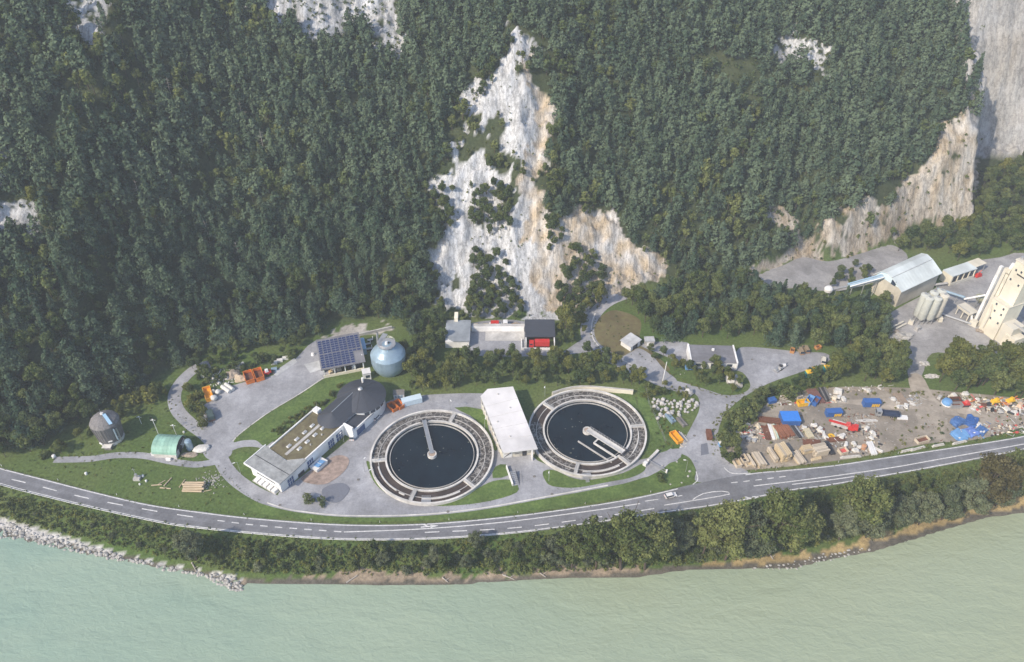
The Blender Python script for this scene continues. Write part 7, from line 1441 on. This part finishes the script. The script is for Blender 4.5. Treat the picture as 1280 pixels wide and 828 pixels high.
for k, (pu, pv, s, mt, lab) in enumerate(ITEMS):
    p = G(pu, pv); t = thing('yard_bag' if mt is bagwhite else 'yard_block', lab, 'bag' if mt is bagwhite else 'block', p, k * .7); m = MB(); sh = k % 3
    if sh == 0: m.blob((0, 0, s * .5), (s * 1.2, s * .75, s * .6), mt, k + 200, 2, .5, .6)
    elif sh == 1: m.box((0, 0, s * .6), (s * 2.2, s * 1.5, s * 1.2), mt, 0, .82)
    else: m.box((0, 0, s * .4), (s * 1.8, s * .9, s * .8), mt, 0, .9); m.box((s * .5, s * .5, s * .75), (s * 1.1, s * 1.1, s * .5), mt, .6, .8)
    m.build('body', t); m = MB(); m.box((0, 0, .06), (s * 2.3, s * 1.7, .12), timber2 if k % 2 else dark); m.build('pallet', t)
p = G(1039, 546); t = thing('yellow_hose', 'yellow coiled hose between the white bags and the cream block', 'hose', p); 
for k in range(3): m = MB(); m.ring(.5 + .3 * k, .75 + .3 * k, .05 + .1 * (2 - k), .35 + .1 * (2 - k), yellow, 18); m.build('coil', t)
p = G(1053, 566); skip((1053, 566), .3, 3.2, 2.6, 1.4, timber2, 'cream crate with red pieces on top by the verge', 'red_topped_crate', redpink, 'crate')
p = G(1083, 564); bundle(1086, 553, 1092, 569, 3, 2.4, .8, white, 'white ribbed ladder-like panel by the verge', 'panel_stack', 'panel'); bundle(1093, 561, 1103, 566, 2, 1.4, .6, conc_pale, 'grey-white tube at the verge corner', 'pipe_bundle', 'pipe', True)
p = G(1079, 561); m = MB(); m.lathe([(.9, 0), (.9, 1.8), (.01, 1.9)], M('terracotta', (.5, .26, .14), .2, 1, .8), 14); t = thing('terracotta_drum', 'orange-brown drum beside the white blocks', 'drum', p); m.build('shell', t); m = MB(); m.ring(.8, .96, 1.2, 1.35, steel, 14); m.build('hoop', t)
# right hand scrap and the blue tarpaulins
for k, (pu, pv, sx_, sy_, sz_, an, mt, lab) in enumerate([(1196, 529, 3.2, 2.6, 1.9, .6, bluetarp, 'upper left blue tarpaulin heap'), (1213, 529, 3.4, 2.8, 2.2, .9, blue, 'upper right deep blue tarpaulin heap'), (1199, 545, 3.6, 3.4, 1.2, .3, lightblue, 'large light blue tarpaulin spread at the front left'), (1213, 541, 3.2, 2.8, 1.2, .4, M('blue_violet_tarp', (.12, .2, .5), .3, .8, .5, .3), 'violet-blue tarpaulin in the middle of the heaps'), (1226, 540, 3.0, 2.4, 1.5, .7, bluetarp, 'lower right blue tarpaulin heap'), (1221, 533, 1.8, 1.5, 1.3, .2, bagwhite, 'white sheet heap right of the deep blue tarpaulin')]):
    p = G(pu, pv); t = thing('tarpaulin_heap', lab, 'tarpaulin', p, an); m = MB(); m.blob((0, 0, .1), (sx_ * .78, sy_ * .78, sz_ * .95), mt, k + 300, 4, .4, .45); m.build('tarpaulin', t); m = MB(); rng2 = random.Random(k)
    for q in range(3): x = rng2.uniform(-.5, .5) * sx_; y = rng2.uniform(-.5, .5) * sy_; m.blob((x, y, sz_ * .78), (.7, .5, .35), bagwhite, q, 1, .2)
    m.build('weight_sack', t)
p = G(1183, 505); t = thing('blue_lidded_bin', 'blue domed bin at the left of the right-hand scrap row', 'bin', p, .2); m = MB(); m.lathe([(1.9, 0), (2.0, 1.2), (1.6, 2.0), (.01, 2.3)], lightblue, 14); m.build('lid', t); m = MB(); m.ring(1.95, 2.1, .1, .5, white, 14); m.build('rim', t)
skip((1194, 509), .05, 4.6, 2.0, 1.7, steel, 'silver open bin beside the blue domed bin', 'silver_bin', rust, 'bin'); skip((1193, 502), .05, 4.2, 2.0, 1.4, rust, 'rusty brown bin behind the silver one', 'rusty_bin', dark, 'bin')
for pu, pv, an, mt, lab in [(1206, 507, .1, red, 'red machine standing in the right-hand scrap row'), (1243, 504, .2, yellow, 'yellow machine in the right-hand scrap row'), (1262, 503, .3, yellow, 'yellow digger arm end right of the yellow machine')]:
    p = G(pu, pv); t = thing('scrap_machine', lab, 'machine', p, an); m = MB(); m.box((0, 0, .9), (3.4, 2.0, 1.4), mt, 0, .85); m.build('body', t); m = MB(); m.box((.3, 0, 2.0), (1.5, 1.5, 1.0), mt if mt is yellow else redpink, .2, .8); m.build('cab', t); m = MB(); m.cyl((1.4, .4, 1.3), (3.8, .8, 1.6), .25, M('orange_arm', (.55, .2, .06), .2, 1, .7), 6); m.cyl((-1.2, -.9, .5), (1.6, -.9, .5), .4, dark, 8); m.build('arm', t)
p = G(1252, 505); bundle(1248, 506, 1262, 505, 3, 1.4, .6, M('orange_arm', (.55, .2, .06), .2, 1, .7), 'orange and yellow boom pieces in the right-hand scrap row', 'boom_piece', 'boom')
# small scrap nobody could count
rng = random.Random(31); m = MB(); PAL = [bagwhite, rust, conc, dark, timber2, steel, rubble_m, M('cream_piece', (.66, .58, .44)), redpink, conc_pale, conc_dark]
PAL2 = [rust, conc, dark, conc_dark, rubble_m, steel, rock_d, rust, MATS['brown_profiles'], conc_pale]
def scrap(poly, sp, seed, s0, s1, pal=PAL):
    for (x, y, z) in scatter(poly, sp, seed, True):
        s = rng.uniform(s0, s1); q = rng.random(); mt = pal[rng.randrange(len(pal))]
        if q < .45: m.box((x, y, z + s * .3), (s * rng.uniform(.6, 2.6), s * rng.uniform(.3, .9), s * rng.uniform(.3, .8)), mt, rng.uniform(0, 3.1), 1, rng.uniform(-.4, .4))
        elif q < .7: m.blob((x, y, z + s * .2), (s * .8, s * .6, s * .5), mt, rng.randrange(999), 1, .4)
        else: a_ = rng.uniform(0, 6.28); m.cyl((x, y, z + s * .2), (x + math.cos(a_) * s * 3, y + math.sin(a_) * s * 3, z + s * rng.uniform(.2, 1)), s * .12, mt, 5)
scrap([(914, 545), (930, 532), (952, 532), (958, 548), (940, 549), (920, 552)], 0.96, 401, .4, 1.1); scrap([(952, 530), (1030, 532), (1036, 550), (960, 550)], 1.04, 402, .3, .9, PAL2)
scrap([(965, 500), (985, 490), (1008, 498), (1050, 492), (1060, 502), (1010, 508), (970, 507)], 1.28, 403, .3, .9); scrap([(1076, 530), (1100, 545), (1104, 566), (1060, 570), (1056, 560), (1085, 555)], 1.44, 404, .3, .8)
scrap([(1200, 498), (1290, 500), (1290, 520), (1212, 514)], 1.0, 405, .4, 1.2); scrap([(1230, 532), (1290, 529), (1290, 541), (1240, 546)], 1.0, 406, .4, 1.0)
scrap([(1110, 498), (1150, 492), (1152, 508), (1125, 512)], 1.2, 407, .4, 1.0, [conc, steel, conc_pale, rock_d, paleplate]); scrap([(1185, 538), (1232, 526), (1236, 548), (1200, 552)], 1.76, 408, .3, .7, [bagwhite, lightblue, blue])
scrap([(1056, 484), (1110, 482), (1112, 490), (1060, 492)], 1.44, 409, .4, .9, [conc, rubble_m, conc_pale, rock_d]); scrap([(1050, 516), (1090, 518), (1100, 548), (1060, 548)], 1.28, 410, .3, .9, PAL2); scrap([(1010, 535), (1060, 545), (1060, 562), (1015, 556)], 1.36, 415, .3, .9, PAL2); scrap([(925, 553), (1010, 554), (1012, 562), (930, 572)], 2.08, 416, .15, .4, PAL2); scrap([(1110, 525), (1180, 525), (1170, 550), (1110, 560)], 2.56, 417, .15, .4, PAL2); scrap([(846, 540), (858, 540), (858, 560), (850, 562)], 1.04, 411, .3, .7)
scrap([(930, 590), (1030, 578), (1030, 574), (930, 585)], 1.76, 412, .2, .5, [timber, timber2, rubble_m]); scrap([(252, 466), (290, 462), (300, 478), (262, 486)], 1.6, 413, .3, .8, [conc, bagwhite, rock_d, steel]); scrap([(838, 455), (850, 470), (862, 470), (858, 458)], 2.08, 414, .2, .5, [conc, dark])
for q_ in range(26):
    pass
scrap([(1062, 522), (1180, 522), (1230, 520), (1225, 545), (1110, 562), (1040, 572)], 3.0, 418, .2, .6, PAL2); scrap([(960, 508), (1130, 506), (1130, 516), (1000, 528)], 3.0, 419, .2, .5, PAL2); scrap([(1236, 520), (1290, 522), (1290, 530), (1240, 530)], 2.2, 420, .2, .6)
stuff(m.build('scrap'))
for k, (pu, pv) in enumerate([(300, 530), (252, 566), (350, 632), (448, 600), (560, 640), (668, 596), (868, 545), (690, 618), (612, 440), (940, 450)]):
    p = G(pu, pv); m = MB(); m.lathe([(.55, .17), (.50, .19), (.01, .19)], conc_dark, 14); tag(link('manhole_cover', m.mesh('manhole_cover'), None, p), 'round dark manhole cover in the grey paving', 'manhole cover', 'manhole covers in the paving')

# ================================================================== river bank stone and driftwood
m = MB(); rng = random.Random(8)
for (x, y, z) in scatter([(-12, 650), (40, 661), (84, 674), (114, 683), (151, 694), (208, 707), (249, 715), (289, 719), (304, 728), (303, 740), (280, 735), (255, 721), (208, 713), (168, 704), (134, 699), (94, 691), (44, 679), (-12, 671)], 1.25, 501):
    s = rng.uniform(.35, .95); m.blob((x, y, z + s * .15), (s, s * .85, s * .7), rock_m if rng.random() < .7 and z > -3.6 else rock_d, rng.randrange(999), 1, .45)
for (x, y, z) in scatter([(200, 710), (255, 718), (303, 728), (302, 741), (283, 737), (255, 722), (205, 714)], 1.0, 502):
    s = rng.uniform(.3, .8); m.blob((x, y, z + .1), (s, s * .85, s * .7), rock_d, rng.randrange(999), 1, .45)
for (x, y, z) in scatter([(940, 712), (1000, 712), (1050, 698), (1090, 690), (1090, 684), (1040, 690), (985, 704), (940, 708)], 1.5, 503):
    s = rng.uniform(.25, .6); m.blob((x, y, z + .1), (s, s * .85, s * .6), rock_d, rng.randrange(999), 1, .45)
stuff(m.build('riprap'))
for k, (u0, v0, u1, v1, lab) in enumerate([(433, 729, 447, 721, 'pale driftwood log leaning at the sand left of mid picture'), (553, 723, 560, 729, 'short driftwood log on the sand below the turning arrow'), (628, 719, 643, 726, 'long driftwood log on the sand under the slim bank trees'), (672, 715, 682, 723, 'driftwood branch in the water edge below the willows'), (240, 704, 246, 716, 'bleached forked branch above the riprap point'), (924, 700, 928, 694, 'orange-brown driftwood root on the sunny sand'), (962, 694, 966, 701, 'short orange driftwood on the sunny sand')]):
    p = hit(u0, v0); q = hit(u1, v1); t = thing('driftwood', lab, 'driftwood', p + Vector((0, 0, .25))); d = q - p; m = MB(); m.cyl((0, 0, 0), d + Vector((0, 0, .3)), .26, deadbark, 7, .12); m.build('log', t); m = MB(); m.cyl(d * .6, d * .75 + Vector((.9, .8, .9)), .12, deadbark, 5, .05); m.cyl(d * .3, d * .4 + Vector((-.8, .6, .8)), .1, deadbark, 5, .04); m.build('branch', t)
p = hit(962, 690); t = thing('dead_branch', 'bare white dead branch sticking out of the bank trees', 'branch', p); m = MB(); m.cyl((0, 0, 5), (.6, -1.8, 9.5), .22, deadbark, 6, .15); m.cyl((.6, -1.8, 9.5), (2.2, -2.4, 13), .15, deadbark, 6, .05); m.cyl((0, 0, -.5), (0, 0, 5), .3, deadbark, 7, .22); m.build('limb', t)
# wire fence between plant and boulder heap
p0 = G(806, 486); t = thing('wire_fence', 'thin green wire fence along the lawn strip right of the wide-bridge tank', 'fence', p0); P = spline(GP([(807, 486), (811, 505), (822, 530), (832, 554)]), 4); pm = MB(); pm.cyl((0, 0, -.1), (0, 0, 1.8), .05, steel, 5); pme = pm.mesh('fence_post')
for q in P: link('fence_post', pme, t, q - p0)
m = MB()
for a_, b_ in zip(P[:-1], P[1:]):
    for zz in (.3, 1.0, 1.7): m.cyl(a_ - p0 + Vector((0, 0, zz)), b_ - p0 + Vector((0, 0, zz)), .025, steel, 4, caps=False)
m.build('wire', t)
# ================================================================== haze
hm = bpy.data.materials.new('haze'); hm.use_nodes = True; n = hm.node_tree.nodes; n.clear()
o_ = n.new('ShaderNodeOutputMaterial'); pv = n.new('ShaderNodeVolumePrincipled'); pv.inputs['Color'].default_value = (0.78, 0.84, 0.90, 1); pv.inputs['Density'].default_value = 0.00026
hm.node_tree.links.new(pv.outputs[0], o_.inputs['Volume'])
m = MB(); m.bbox(-950, 950, -550, 1150, -16, 236, hm); o = m.build('haze'); stuff(o)
